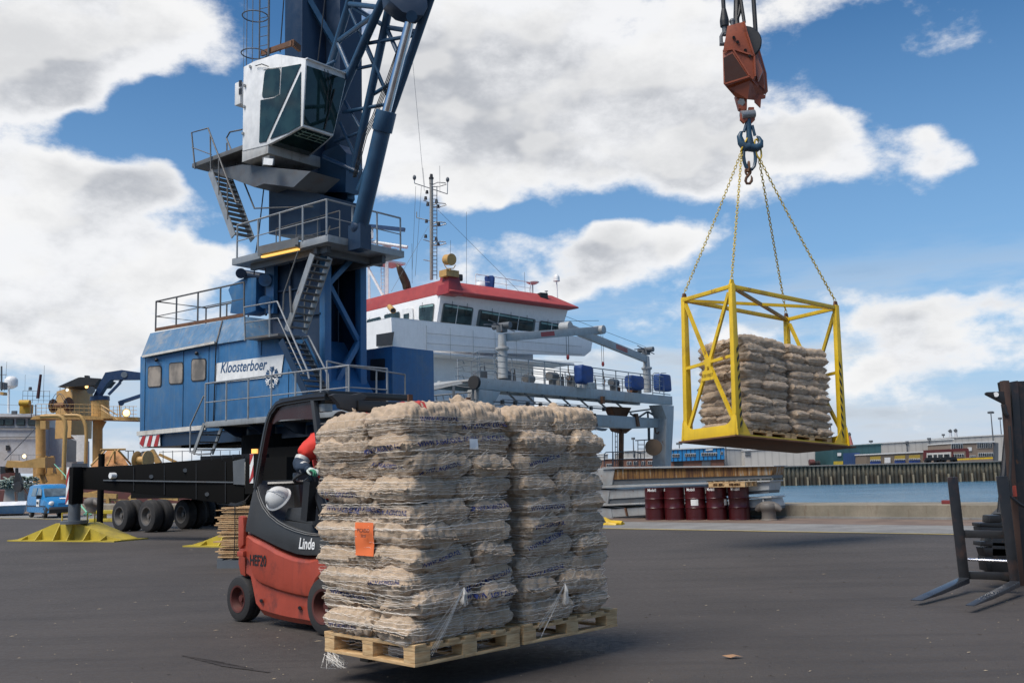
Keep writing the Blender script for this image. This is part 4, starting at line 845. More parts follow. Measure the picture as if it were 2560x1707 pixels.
b.tube([gf(1468,1450,-1), gf(1468,1345,-1), gf(1485,1330,-1), gf(1730,1322,-1.5), gf(1775,1335,-1.5), gf(1785,1450,-1.5)], .075, 6).tube([gf(1470,1392,-1), gf(1780,1385,-1.5)], .05, 5)
for x in (1545, 1730): b.tube([gf(x,1325,-1.3), gf(x,1450,-1.3)], .07, 6)
b.tube([gf(1735,1230,-1), gf(1985,1215,-1)], .09, 6)
for x in (1755, 1810): b.tube([gf(x,1228,-1), gf(x,1450,-1)], .07, 6)
for y in (1265, 1300, 1340, 1385): b.tube([gf(1755,y,-1), gf(1810,y,-1)], .055, 5)
b.bar(gf(1848,1120,-1), gf(1850,1230,-1), .3); b.build('lower_deck_rails', GREYD, ship)
# deck on the near left under the gantry
b = MB(); b.prism([atY('F',*p,39.5) for p in ((-600,800),(0,765),(330,708),(335,735),(0,795),(-600,840))], gy*2.5); b.build('side_deck', GREYS, ship)
b = MB()
for p in (((165,765),(-200,850)),((200,765),(380,790)),((0,850),(330,820)),((0,900),(380,880))): b.tube([atY('F',*p[0],39.2), atY('F',*p[1],39.2)], .10, 6)
for x in range(-150, 400, 60): b.bar(atY('F',x,840,39.4), atY('F',x+30,960,39.4), .10)
for x in (185, 350): b.bar(atY('F',x,765,39), atY('F',x,960,39), .3)
b.build('deck_framework', GREYD, ship)
MB().lathe(atY('F',350,735,38.7), g, [(.25,0),(.8,.02),(.8,.45),(.25,.47)], 24).build('tyre_fender', RUBBER, ship)
b = MB()
for x in (345, 510): b.tube([atY('F',x,960,38.5), atY('F',x+10,930,38.5), atY('F',x+110,925,38.5), atY('F',x+135,960,38.5)], .08, 6)
b.build('deck_rail', GREYD, ship)
# ============================================================ trawler on the left
SF = 2.; RS = .5
tr = thing('trawler', 'ochre and white fishing trawler with deck gantry behind the small blue van', 'trawler', (-56, 124, -3))
def q3(x, y, Y=60, r='Q'): return atY(r, x, y, Y)
def slab(name, pts, mat, Y=60., th=1.5, r='Q', parent=None, **k): return MB().prism([q3(x,y,Y,r) for x, y in pts], Vector((0,th,0))).build(name, mat, parent or tr, **k)
TW_ = paint('trawler_white', (.46,.455,.45), .55, dirt=(.35,.28,.2), damt=.4, streak=.4, rust=.05, dscale=.3); MAROON = paint('maroon_hull', (.10,.03,.025), .65, dirt=(.05,.03,.025), damt=.6, rust=.1)
slab('white_house', [(-400,735),(462,742),(470,1480),(-400,1480)], TW_, 68, 6); slab('house_roof', [(-400,690),(440,705),(475,742),(-400,738)], TW_, 67.6, 6)
for x0 in (-60, 62, 212, 362):
    f = slab('window', [(x0,765),(x0+112,770),(x0+110,852),(x0,850)], BLACK, 67.9, .1); slab('pane', [(x0+6,772),(x0+106,776),(x0+104,846),(x0+6,844)], SG, 67.85, .05, parent=f)
slab('porthole', [(75,1112),(122,1112),(122,1175),(75,1178)], BLACK, 67.9, .1)
slab('ledge', [(-400,875),(465,882),(465,892),(-400,886)], GREYD, 67.8, .2); slab('ledge', [(-400,1002),(465,998),(465,1005),(-400,1010)], GREYD, 67.8, .2)
slab('side_house', [(600,870),(800,900),(1010,1050),(1010,1400),(600,1400)], TW_, 70, 4); slab('dark_bay', [(870,1010),(1000,1060),(1000,1330),(870,1330)], GREYD, 69.5, .3)
slab('white_panel', [(925,980),(1112,978),(1112,1325),(995,1325),(1000,1050)], WHITE, 62, .5)
cs = MB(); c0_ = q3(950,345,63); cL, cR = q3(740,410,64.5), q3(1172,345,64.5); zb_ = q3(950,1010,63).z
cs.loft([[Vector((p.x,p.y,zb_)) for p in (cL,c0_,cR)]+[Vector((c0_.x+.5,c0_.y+5,zb_))], [cL, c0_, cR, Vector((c0_.x+.5,c0_.y+5,c0_.z))]]); cs.build('funnel_casing', OCH, tr)
slab('awning', [(750,348),(1020,228),(1050,222),(1310,240),(1240,325),(950,345)], BLACK, 61.5, 5); slab('awning_stack', [(1103,225),(1103,200),(1150,200),(1152,228)], BLACK, 63, .6)
b = MB()
for x in (785, 850, 1230): b.tube([q3(x,350,62), q3(x,400,62)], .06, 5)
b.build('awning_posts', GREYD, tr)
MB().tube([q3(535,1500,59), q3(530,780,59)], 1.12, 20).build('gantry_post', OCH, tr); slab('post_head', [(525,790),(595,790),(595,900),(525,900)], OCH, 57.7, 1)
MB().tube([q3(1275,1560,60), q3(1275,900,60), q3(1290,830,60), q3(1300,785,60)], [1.15,1.15,1.4,1.7], 20).build('gantry_post', OCH, tr)
slab('gantry_deck', [(395,775),(430,735),(600,700),(1320,735),(1800,745),(1800,792),(1300,778),(600,765)], OCH, 58.5, 3)
MB().cyl(q3(1310,745,59.5), q3(1310,525,59.5), 2.0, 2.05, 28).build('crane_pedestal', OCH, tr); NAVY = paint('navy_crane', (.008,.03,.085), .4, dirt=(.03,.04,.06), damt=.4)
MB().cyl(q3(1305,530,59.5), q3(1305,475,59.5), 2.25, 2.2, 28).build('crane_turntable', NAVY, tr)
kc = slab('knuckle_boom', [(1215,470),(1375,162),(1590,128),(1900,172),(1900,250),(1450,255),(1390,310),(1290,470)], NAVY, 59.2, 1.0)
MB().cyl(q3(1622,190,59.1), q3(1622,190,59.25), .72).build('badge', GALV, kc); MB().bar(q3(1420,450,59.4), q3(1575,290,59.4), .55).bar(q3(1560,290,59.4), q3(1600,250,59.4), .5).build('ram', NAVY, kc)
MB().bar(q3(1555,560,58), q3(1850,462,58), .9, .75).cyl(q3(1585,560,57.6), q3(1585,560,58.6), .65).build('boom_tip', NAVY, kc); MB().bar(q3(1560,560,58), q3(1570,740,58), .25).build('boom_rest', OCH, tr)
MB().cyl(q3(1190,395,58.6), q3(1190,395,59.6), 0.9, n=28).build('crane_drum', GREYD, kc)
b = MB(); b.lathe(q3(690,600,60.5), Vector((1,-.25,0)), [(1.6,0),(1.75,.1),(1.6,.2),(.7,.3),(.7,4.2),(1.9,4.4),(2.0,4.5),(1.8,4.6)], 28); b.build('net_drum', RUSTM, tr)
b = MB(); c = q3(770,560,59)
b.tube([q3(640+230*k/12,620-sin_*190,59.5) for k, sin_ in [(k, math.sin(math.pi*k/12)) for k in range(13)]], .07, 5).tube([q3(690+200*k/12,600-sin_*160,58) for k, sin_ in [(k, math.sin(math.pi*k/12)) for k in range(13)]], .07, 5); b.build('drum_guard', GREYD, tr)
MB().tube([q3(x,y,56) for x, y in ((530,735),(700,728),(770,728),(815,750),(850,800),(858,880),(850,1000),(838,1250),(830,1560))], .46, 12).build('bent_pipe', OCH, tr)
MB().tube([q3(x,y,57) for x, y in ((850,722),(1000,722),(1045,730),(1090,780),(1120,860),(1130,1000),(1118,1360))], .40, 12).build('bent_pipe', OCH, tr)
b = MB()
for y in (600, 650, 700): b.tube([q3(480,y-25,58.4), q3(640,y-25,58.4), q3(890,y-25,58.4), q3(1320,y-15,58.4)], .05, 4)
for x in range(480, 1330, 62): b.tube([q3(x,575,58.4), q3(x,740,58.4)], .05, 4)
for y in (600, 650, 700): b.tube([q3(1420,y+5,57.6), q3(1790,y+5,57.6)], .05, 4)
for x in range(1430, 1790, 52): b.tube([q3(x,600,57.6), q3(x,745,57.6)], .055, 4)
b.tube([q3(1325,590,58), q3(1540,720,57.6)], .15, 6).tube([q3(1320,640,58), q3(1540,780,57.6)], .12, 6); b.build('deck_railing', OCH, tr)
slab('deck_wedge', [(1320,605),(1450,760),(1320,760)], OCH, 58.2, .6)
def lampg(x, y, r, Y, col=(1,.72,.30), st=2.2):
    f = MB().lathe(q3(x,y,Y)+Vector((0,.12,0)), Vector((0,-1,0)), [(r*.8,0),(r*1.25,.3),(r*1.25,.42),(r*1.05,.42)], 16).build('deck_lamp', OCH, tr); MB().ball(q3(x,y,Y-.3), r, (1,.35,1), 14, 8).build('lamp_glass', emit('lamp_glow_%d' % x, col, st), f)
lampg(1652,690,.80,57.5); lampg(1132,347,.42,62,(1,.55,.2),3); lampg(318,1255,.45,57,(1,.85,.55),1.6); lampg(878,390,.4,62.5,(1,.9,.7),1.5)
slab('side_platform', [(62,1400),(95,1310),(262,1330),(510,1275),(590,1268),(590,1405),(250,1405)], OCH, 57, 2.5)
b = MB(); b.tube([q3(140,1310,56.8), q3(145,1235,56.8), q3(350,1235,56.8), q3(350,1310,56.8)], .06, 5).tube([q3(248,1235,56.8), q3(252,1310,56.8)], .06, 5).tube([q3(350,1240,56.8), q3(540,1235,56.8)], .05, 5)
for y in (400, 465, 520): b.tube([q3(300,y,66), q3(655,y+8,66)], .055, 4)
for x in (300, 365, 430, 505, 575, 650): b.tube([q3(x,400,66), q3(x-6,560,66)], .055, 4)
for x in (410, 465): b.tube([q3(x,580,60), q3(x,740,60)], .12, 5)
b.build('platform_railing', GREYD, tr)
MB().lathe(q3(142,375,70), (0,0,1), [(.5,0),(1.2,.4),(1.75,.8),(1.8,2.0),(1.7,2.7),(1.2,3.3),(.6,3.55),(.02,3.6)], 32).build('satellite_dome', WHITE, tr); MB().tube([q3(112,690,70), q3(115,375,70)], .3, 12).build('dome_post', WHITE, tr)
MB().prism([q3(x,y,64) for x, y in ((515,185),(528,188),(495,500),(470,500))], (.1,.25,0)).build('furled_flag', paint('flag_dark', (.05,.015,.02), .8), tr)
for x0, y0, x1, y1, Y, r in ((468,885,60,1305,57,.10), (580,70,565,500,66,.04), (330,190,325,400,66,.03), (90,20,75,240,68,.04), (20,80,20,400,66,.22), (0,190,90,190,66,.1), (20,250,60,400,66,.06), (0,580,480,600,64,.05)): MB().tube([q3(x0,y0,Y), q3(x1,y1,Y)], r, 6).build('rigging_wire' if r < .2 else 'signal_mast', GREYD, tr)
slab('mast_box', [(0,280),(50,290),(48,380),(0,380)], GREYD, 66, 1); slab('mast_box', [(0,412),(45,418),(45,455),(0,455)], OCH, 66, 1)
MB().box(q3(345,640,64), (2.6,2,2.3)).cyl(q3(260,560,63.5), q3(390,560,63.5), .8).build('yellow_winch', paint('winch_yellow', (.45,.27,.02), .6, dirt=(.15,.08,.02), damt=.6), tr)
for x, y in ((395,372),): MB().cyl(q3(x,y+20,66), q3(x,y-20,66), .45, .4).build('roof_lamp', GREYD, tr)
MB().box(q3(188,685,66), (1.2,.8,.9)).build('deck_floodlight', GREYD, tr)
for x0, y0, x1, y1, w_ in ((600,1250,590,1480,.6),(690,1250,680,1480,.7),(585,1500,890,1500,.5),(520,1400,590,1600,.9)): MB().bar(q3(x0,y0,59), q3(x1,y1,59), w_).build('frame_post', OCH, tr)
MB().prism([q3(x,y,60) for x, y in ((590,1260),(660,1260),(720,1500),(590,1500))], (0,.6,0)).build('frame_plate', OCH, tr)
slab('lower_house', [(430,1405),(930,1405),(930,1700),(430,1700)], OCH, 61, 3)
b = MB(); b.loft([[q3(1180,1400,56), q3(1700,1400,56), q3(1700,1400,60), q3(1180,1400,60)], [q3(1400,1180,57), q3(1560,1180,57), q3(1560,1180,59), q3(1400,1180,59)]]); b.build('net_cover', paint('orange_net', (.40,.19,.07), .8, dirt=(.2,.08,.03), damt=.7, bump=.8, bscale=8), tr)
for x0, y0, x1, y1 in ((1190,1375,1370,1180),(1400,1370,1490,1180),(1500,1180,1500,1375),(1540,1170,1710,1360),(1310,1170,1640,1165)): MB().tube([q3(x0,y0,55.5), q3(x1,y1,56.5)], .22, 8).build('net_frame', OCH, tr)
MB().tube([q3(1640,1185,57), q3(1745,1185,57), q3(1750,1330,57)], .15, 6).tube([q3(1675,1185,57), q3(1675,1300,57)], .12, 6).build('deck_rail', GREYD, tr)
MB().lathe(q3(1790,1310,56), Vector((1,-.3,0)), [(.5,0),(2.0,.05),(2.1,.15),(1.9,.3),(.9,.4),(.9,2.6),(2.1,2.8),(2.1,3.0),(.5,3.05)], 30).build('cable_drum', OCH, tr)
MB().lathe(atY('D',1080,745,56.5), Vector((1,-.3,0)), [(1.75,0),(1.75,1.5)], 30).build('cable_coil', BLACK, tr)
for x0, y0, x1, y1, w_ in ((1140,680,1200,780,1.2),(1200,710,1330,770,.6)): MB().bar(atY('D',x0,y0,58), atY('D',x1,y1,58), w_).build('frame_post', OCH, tr)
b = MB()
for x in range(1230, 1950, 72): b.tube([atY('D',x,682,57), atY('D',x-(12 if x % 3 else 0),790,57)], .09, 5)
b.tube([atY('D',1200,692,57), atY('D',1960,668,57)], .08, 5); b.build('deck_railing', GREYD, tr)
# hull of the trawler with its clutter at quay level
hp = [Vector(p) for p in ((-60,66,0),(-31,57.5,0),(-12,54,0),(-9,58,0),(-30,74,0),(-60,84,0))]
hp = [p*SF for p in hp]
MB().loft([[p+ZU*-2.9 for p in hp], [p+ZU*-.2 for p in hp]]).build('hull', MAROON, tr); MB().loft([[p+ZU*-.2+Vector((0,.3,0)) for p in hp], [p+ZU*.9+Vector((0,.3,0)) for p in hp]]).build('bulwark', MAROON, tr)
for x0, y0, x1, y1, w_ in ((1180,540,1640,560,1.0),(1500,575,1520,800,1.1),(1180,530,1370,490,.4),(1820,560,1900,640,.9),(1600,600,1640,720,.2),(1180,600,1900,620,.3),(2200,560,2500,600,.8),(2100,600,2120,760,.8)): MB().bar(atY('S',x0,y0,54.5), atY('S',x1,y1,54.5), w_, w_).build('deck_beam', OCH, tr)
for k in range(9): MB().bar(atY('S',1220,600+k*22,54.2), atY('S',1480,606+k*22,54.2), .10, .18).build('net_slat', MAROON if k % 2 else GREYD, tr)
slab('winch_block', [(0,250),(110,230),(200,330),(0,350)], MAROON, 56, 2, 'S'); slab('winch_block', [(0,140),(60,160),(90,260),(0,280)], BLACK, 56.5, 2, 'S')
slab('deck_house', [(70,440),(330,440),(350,640),(45,640)], paint('beige_box', (.42,.36,.31), .7, dirt=(.2,.1,.06), damt=.5), 55.5, 2.5, 'S')
# nets lying on the trawler's deck
k = MB()
for i in range(90):
    x = random.uniform(-20, 470); y = random.uniform(290, 430) if x > 40 else random.uniform(330, 440); pts = [(x, y)]
    for j in range(6): pts.append((pts[-1][0]+random.uniform(5, 26), min(445, max(285, pts[-1][1]+random.uniform(-16, 16)))))
    k.tube([atY('S', a, c, random.uniform(54.8, 55.6)) for a, c in pts], random.uniform(.12, .24), 5)
net = k.build('net_pile', paint('net_grey_green', (.25,.30,.25), .9, dirt=(.28,.16,.13), damt=.8, dscale=.9, bump=.4)); tag(net, 'tangled grey green nets lying on the trawler deck beside the ochre gantry post', 'nets', kind='stuff')
# hanging block
SF = 1.; RS = 1.
hb_ = thing('pulley_block', 'black pulley block hanging in front of the trawler left of the blue van', 'pulley block', tuple(atY('S',240,480,50)))
MB().lathe(atY('S',238,430,49.8), Vector((.35,1,0)), [(.08,0),(.26,.02),(.28,.08),(.26,.16),(.08,.18)], 26).build('sheave', BLACK, hb_)
MB().prism([atY('S',x,y,49.9) for x, y in ((215,230),(255,230),(300,390),(180,390))], (0,.2,0)).tube([atY('S',235,240,50), atY('S',235,165,50)], .08, 8).build('cheek_plate', BLACK, hb_)
MB().tube([atY('S',212,500,50), atY('S',222,640,50)], .03, 5).tube([atY('S',238,500,50), atY('S',240,720,50)], .02, 5).tube([atY('S',300,400,50), atY('S',385,520,50)], .03, 5).build('rope', RUSTM, hb_)
# small blue and white boat at the quay
bt = thing('small_boat', 'pale blue and white boat hull moored left of the blue van', 'boat', tuple(atZ('S',100,640,-3)*1) if False else (-26, 49.5, -3))
b = MB(); b.loft([[atY('S',x,y,Y) for x, y, Y in ((-250,810,49),(330,800,48.6),(370,760,52),(-250,760,52))], [atY('S',x,y,Y) for x, y, Y in ((-250,690,48.6),(360,665,48.2),(378,655,52),(-250,680,52))]]); b.build('hull', paint('boat_blue', (.10,.24,.42), .4, dirt=(.3,.3,.28), damt=.5, streak=.4), bt)
b = MB(); b.loft([[atY('S',x,y,Y) for x, y, Y in ((-250,705,48.5),(365,680,48.1),(385,670,52),(-250,690,52))], [atY('S',x,y,Y) for x, y, Y in ((-250,655,48.7),(372,628,48.3),(385,625,52),(-250,645,52))]]); b.build('gunwale', paint('boat_white', (.55,.56,.58), .35, dirt=(.35,.2,.12), damt=.4), bt)
# green mooring rope
ROPEG = paint('rope_green', (.16,.42,.27), .8, bump=.4)
tag(MB().tube([atY('S',x,y,Y) for x, y, Y in ((760,110,90),(870,225,75),(920,280,62),(965,400,52),(1000,480,46),(1140,700,44),(1215,785,43.2))], .035, 6).tube([atZ('S',x,y,.05) for x, y in ((1215,790),(1170,815),(1230,825),(1280,812),(1220,800),(1190,812))], .03, 6).build('mooring_rope', ROPEG), 'green mooring rope running from the trawler down to the grey bollard', 'rope')
# ============================================================ far shore
SF = 1.; RS = 1.
QZ = 1.68
def sheet():
    m, t, b = newmat('sheet_piling'); ob = N(t, 'ShaderNodeTexCoord').outputs['Object']; sp = N(t, 'ShaderNodeSeparateXYZ', i_0=ob)
    mp = N(t, 'ShaderNodeMapping', i_Vector=ob); mp.inputs['Scale'].default_value = (.9, 1, .35)
    n = N(t, 'ShaderNodeTexNoise', i_Vector=mp.outputs[0], i_Scale=1.3, i_Detail=7., i_Roughness=.7).outputs[0]
    z = sp.outputs[2]; zz_ = M2(t, 'ADD', z, M2(t, 'MULTIPLY', M2(t, 'SUBTRACT', n, .5), 2.2))
    c = mixc(t, mapr(t, zz_, -1.2, .2), (.055, .040, .026), (.20, .17, .115)); c = mixc(t, mapr(t, n, .42, .60, .75, 0), c, (.05, .055, .045))
    w = M2(t, 'PINGPONG', sp.outputs[0], .46); c = mixc(t, mapr(t, w, .0, .10, .7, 0), c, (.035, .03, .025))
    t.links.new(c, b.inputs['Base Color']); b.inputs['Roughness'].default_value = .85; return m
SP = sheet()
b = MB(); b.obox((-150, 225, -3.2), (560, 0, 0), (0, 6, 0), (0, 0, QZ+3.2-.25))
x = -100
while x < 240: b.obox((x, 224.6, -3.2), (.46, 0, 0), (0, .4, 0), (0, 0, QZ+2.95)); x += .92
b.build('far_quay_wall', SP, smooth=False)['kind'] = 'structure'
b = MB(); b.obox((-150, 224.3, QZ-.25), (560, 0, 0), (0, 8, 0), (0, 0, .25)); b.build('far_quay_coping', CONC, smooth=False)['kind'] = 'structure'
b = MB(); x = -100
while x < 240: b.obox((x, 224.2, -3.2), (.28, 0, 0), (0, .4, 0), (0, 0, 2.3)); x += 2.62
b.build('far_fender_posts', paint('fender_post', (.26,.22,.15), .8, dirt=(.1,.08,.05), damt=.6), smooth=False)['kind'] = 'structure'
MB().poly([(-500,225.5,QZ),(700,225.5,QZ),(900,1400,QZ),(-700,1400,QZ)]).build('far_ground', paint('far_yard', (.20,.17,.14), .9), smooth=False)['kind'] = 'structure'
def clad(name, col, per=.5):
    m, t, b = newmat(name); ob = N(t, 'ShaderNodeTexCoord').outputs['Object']; sp = N(t, 'ShaderNodeSeparateXYZ', i_0=ob)
    n = N(t, 'ShaderNodeTexNoise', i_Vector=ob, i_Scale=.25, i_Detail=6., i_Roughness=.65).outputs[0]
    w = M2(t, 'PINGPONG', sp.outputs[0], per); c = mixc(t, mapr(t, w, 0, per*.35, .35, 0), col, [x*.45 for x in col])
    c = mixc(t, mapr(t, n, .4, .7, 0, .35), c, [x*.65 for x in col]); t.links.new(c, b.inputs['Base Color']); b.inputs['Roughness'].default_value = .6; return m
CLW = clad('cladding_white', (.47,.45,.41), .9); CLG = clad('cladding_grey', (.34,.345,.34), .7); CLB = clad('cladding_blue', (.015,.20,.46), .8); CLT = clad('cladding_teal', (.022,.075,.085), .8)
BRK = paint('far_brick', (.16,.075,.05), .8, var=.25, nscale=1.2); WIN = glass('far_window', (.025,.03,.035), .2); FW = paint('far_white_trim', (.60,.60,.58), .5)
BEI = paint('office_brown', (.20,.155,.12), .8)
def fbox(name, r, pts, mat, Y, th, parent=None, **k): return MB().prism([atY(r, x, y, Y) for x, y in pts], Vector((0, th, 0))).build(name, mat, parent, smooth=False, **k)
def fthing(name, label, cat, r, x, y, Y, group=None):
    p = atY(r, x, y, Y); return thing(name, label, cat, (p.x, p.y, QZ), group)
def shed(label, r, pts, mat, Y, depth=30, roof=True, name='warehouse', cat='warehouse'):
    o = fthing(name, label, cat, r, (pts[0][0]+pts[1][0])/2, pts[-1][1], Y); pts = list(pts)
    fbox('wall', r, pts, mat, Y, depth, o); t0, t1 = atY(r, *pts[0], Y), atY(r, *pts[1], Y)
    if roof: MB().obox(t0+Vector((-.2,-.25,-.02)), (t1-t0)+Vector((.4,0,0)), (0, depth, 0), (0,0,.28)).build('roof_edge', MATS['far_white_trim'] if mat != CLT else CLT, o, smooth=False)
    return o
def wins(o, r, rects, Y, n=1, frame_=True):
    for x0, y0, x1, y1 in rects:
        f = fbox('window', r, [(x0,y0),(x1,y0-(x1-x0)*.02),(x1,y1-(x1-x0)*.02),(x0,y1)], FW if frame_ else WIN, Y-.12, .1, o)
        if frame_:
            m = max(1, round((x1-x0)/18))
            for i in range(m):
                a, c = x0+(x1-x0)*(i+.12)/m, x0+(x1-x0)*(i+.88)/m
                fbox('pane', r, [(a,y0+3),(c,y0+3-(c-a)*.02),(c,y1-4),(a,y1-4)], WIN, Y-.2, .06, f)
o = shed('low white shed with two dark openings across the water, left of the gantry', 'I', [(200,482),(430,470),(430,600),(200,600)], CLW, 262)
for x0, x1 in ((252,300),(312,388)): fbox('opening', 'I', [(x0,566),(x1,562),(x1,600),(x0,600)], BLACK, 261.8, .1, o)
shed('long beige shed behind the brick offices across the water, behind the hose reel', 'I', [(640,430),(1090,400),(1090,600),(640,600)], CLW, 275)
shed('distant low white shed roof behind the gantry ladder across the water', 'I', [(225,462),(470,452),(470,600),(225,600)], CLG, 285)
o = shed('low brown brick office row across the water behind the grey gantry legs', 'I', [(432,505),(1095,485),(1095,600),(432,600)], BRK, 252, 12, name='brick_office', cat='office')
wins(o, 'I', ((455,545,508,575),(655,522,700,556),(720,520,755,556),(800,520,835,556),(860,518,910,552),(925,512,970,545),(985,508,1042,540)), 252)
o = shed('bright blue clad office on a brick ground floor across the water beside the gantry', 'I', [(1090,408),(1612,385),(1612,500),(1090,522)], CLB, 250, 14, name='blue_office', cat='office')
fbox('ground_floor', 'I', [(1095,521),(1608,499),(1608,600),(1095,600)], BRK, 250.5, 12, o); fbox('doorway', 'I', [(1120,520),(1205,517),(1205,600),(1120,600)], BLACK, 250.3, .1, o); fbox('shutter', 'I', [(1390,512),(1475,508),(1475,600),(1390,600)], GREYD, 250.3, .1, o)
wins(o, 'I', ((1100,448,1172,482),(1225,444,1332,476),(1385,436,1540,468)), 250); wins(o, 'I', ((1575,425,1598,455),), 250)
fbox('sign_panel', 'I', [(1428,402),(1495,397),(1495,412),(1428,416)], FW, 249.8, .1, o)
for x in range(1110, 1612, 42): fbox('cladding_post', 'I', [(x,408-(x-1090)*.045),(x+5,408-(x-1090)*.045),(x+5,520-(x-1090)*.045),(x,520-(x-1090)*.045)], BLACK, 249.9, .08, o)
shed('grey gabled warehouse right of the blue office across the water', 'I', [(1615,398),(1830,402),(1830,600),(1615,600)], CLG, 258, 30)
o = shed('long white warehouse across the water, below the hanging cage', 'I', [(1812,418),(2500,375),(2500,600),(1812,600)], CLW, 255)
for y_ in (436, 462): fbox('sign_lettering', 'I', [(1815,y_-8),(1868,y_-9),(1868,y_+5),(1815,y_+6)], GREYD, 254.8, .1, o)
o = shed('dark teal warehouse with a big blue roller door across the water', 'J', [(622,742),(1032,718),(1032,900),(622,900)], CLT, 252, 25)
fbox('roller_door', 'J', [(710,792),(850,787),(853,900),(712,900)], clad('door_blue', (.02,.055,.15), .3), 251.7, .2, o); fbox('sign_panel', 'J', [(660,790),(692,788),(692,815),(660,817)], FW, 251.7, .1, o)
fbox('yellow_plinth', 'J', [(628,862),(708,860),(708,890),(628,892)], YELD, 251.6, .1, o)
shed('long pale warehouse between the teal warehouse and the brown office across the water', 'J', [(1034,710),(1645,676),(1645,900),(1034,900)], CLW, 262)
shed('tall pale warehouse behind the brown office at the far right', 'J', [(1642,662),(2400,620),(2400,900),(1642,900)], CLW, 275)
o = shed('low canteen building with yellow and blue panels in front of the pale warehouse', 'J', [(905,808),(1395,785),(1395,900),(905,900)], paint('canteen_brown', (.15,.12,.09), .8), 244, 8, name='canteen', cat='office')
for x0, x1 in ((940,1028),(1148,1238),(1270,1365)):
    fbox('yellow_panel', 'J', [(x0,822-(x0-940)*.035),(x1,820-(x1-940)*.035),(x1,850-(x1-940)*.035),(x0,852-(x0-940)*.035)], paint('panel_yellow%d' % x0, (.34,.24,.04), .7), 243.9, .1, o)
    fbox('blue_panel', 'J', [(x0,862-(x0-940)*.03),(x1,860-(x1-940)*.03),(x1,882-(x1-940)*.03),(x0,884-(x0-940)*.03)], paint('panel_blue%d' % x0, (.03,.07,.25), .6), 243.9, .1, o)
    wins(o, 'J', ((x0,848-(x0-940)*.03,x1,864-(x1-940)*.03),), 243.8)
fbox('door', 'J', [(1062,830),(1112,828),(1112,875),(1062,877)], FW, 243.7, .1, o)
o = shed('two storey brown office with white framed windows across the water at the right', 'J', [(1630,712),(1988,698),(1988,900),(1630,900)], BEI, 246, 14, name='brown_office', cat='office')
wins(o, 'J', ((1630,715,1728,760),(1850,705,1980,750),(1640,797,1738,828),(1860,788,1988,823),(1790,812,1840,828)), 246)
fbox('side_wall', 'J', [(1986,700),(2032,704),(2032,900),(1986,900)], GREYD, 246.2, 12, o); fbox('sign_panel', 'J', [(1770,742),(1805,741),(1805,772),(1770,773)], FW, 245.8, .1, o)
o = fthing('maroon_canopy', 'maroon steel canopy frame in front of the brown office across the water', 'canopy', 'J', 1580, 850, 241)
b = MB(); q = lambda x, y: atY('J', x, y, 241)
b.bar(q(1395,780), q(1775,762), .45, .7).bar(q(1405,785), q(1405,860), .6).bar(q(1765,765), q(1770,830), .6).bar(q(1640,770), q(1640,850), .3); b.build('frame', paint('canopy_maroon', (.10,.02,.02), .6), o)
fbox('glazing', 'J', [(1420,792),(1625,782),(1625,850),(1420,855)], FW, 243, 4, o); fbox('glazing_band', 'J', [(1430,808),(1615,800),(1615,830),(1430,838)], WIN, 242.8, .1, o)
for x0 in (1470, 1510, 1560): fbox('mullion', 'J', [(x0,800),(x0+8,800),(x0+8,845),(x0,845)], FW, 242.7, .1, o)
tag(fbox('yellow_barrier', 'J', [(1640,842),(1985,826),(1985,840),(1640,854)], YEL, 236, .4), 'low yellow barrier along the far quay in front of the brown office', 'barrier')
def trailer(x0, x1, y0, label):
    o = fthing('flatbed_trailer', label, 'trailer', 'J', (x0+x1)/2, y0+20, 232, 'dark trailers on the far quay'); q = lambda x, y: atY('J', x, y, 232)
    MB().bar(q(x0,y0), q(x1,y0-4), .5, .7).build('deck', BLACK, o)
    for x in (x0+12, x0+30, x1-25, x1-8): w_ = MB().lathe(q(x,y0+14), (0,1,0), [(.2,-.1),(.55,-.1),(.55,.4),(.2,.4)], 14).build('wheel', RUBBER, o)
trailer(1410, 1530, 845, 'short dark trailer parked left under the maroon canopy across the water'); trailer(1540, 1670, 840, 'long dark trailer parked right under the maroon canopy across the water')
for i, (x0, w_, h_) in enumerate(((420,42,45),(466,14,32),(482,12,32),(497,12,34))):
    o = tag(MB().lathe(atY('J',x0,895-h_/2,230), (1,0,0), [(.2,0),(h_*.0147*1.08,0),(h_*.0147*1.15,w_*.5*.027),(h_*.0147*1.08,w_*.027),(.2,w_*.027)], 18).build('cable_reel', RUBBER if i else MAROON, origin=atY('J',x0,895,230)), ['big dark reel, largest of the row on the far quay before the white warehouse','small dark reel next to the big one on the far quay','small dark reel, middle of the three small ones on the far quay','small dark reel at the right end of the row on the far quay'][i], 'reel', 'dark reels on the far quay')
def lamp(r, x, y0, y1, Y, label, name='light_mast', top=18, x1=None):
    x1 = x1 or x; p0, p1 = atY(r, x1, y1, Y), atY(r, x, y0, Y); o = thing(name, label, 'light mast', tuple(p0), 'light masts on the far shore')
    MB().tube([Vector((p1.x, p1.y, p0.z)), p1], [.24, .12], 8).build('pole', GREYD, o)
    MB().cyl(p1-Vector((top*.03,0,0)), p1+Vector((top*.03,0,0)), .28).cyl(p1-ZU*.3, p1+ZU*.3, .5).build('lamp_head', GREYD, o)
lamp('J',1967,446,860,262,'tall light mast, taller of the two at the far right shore',top=26); lamp('J',2045,497,860,300,'light mast beside the black forklift mast on the far shore',top=16)
lamp('J',945,692,860,300,'light mast above the canteen roof on the far shore',top=18); lamp('J',600,547,860,270,'light mast seen behind the right end of the hanging cage',top=16)
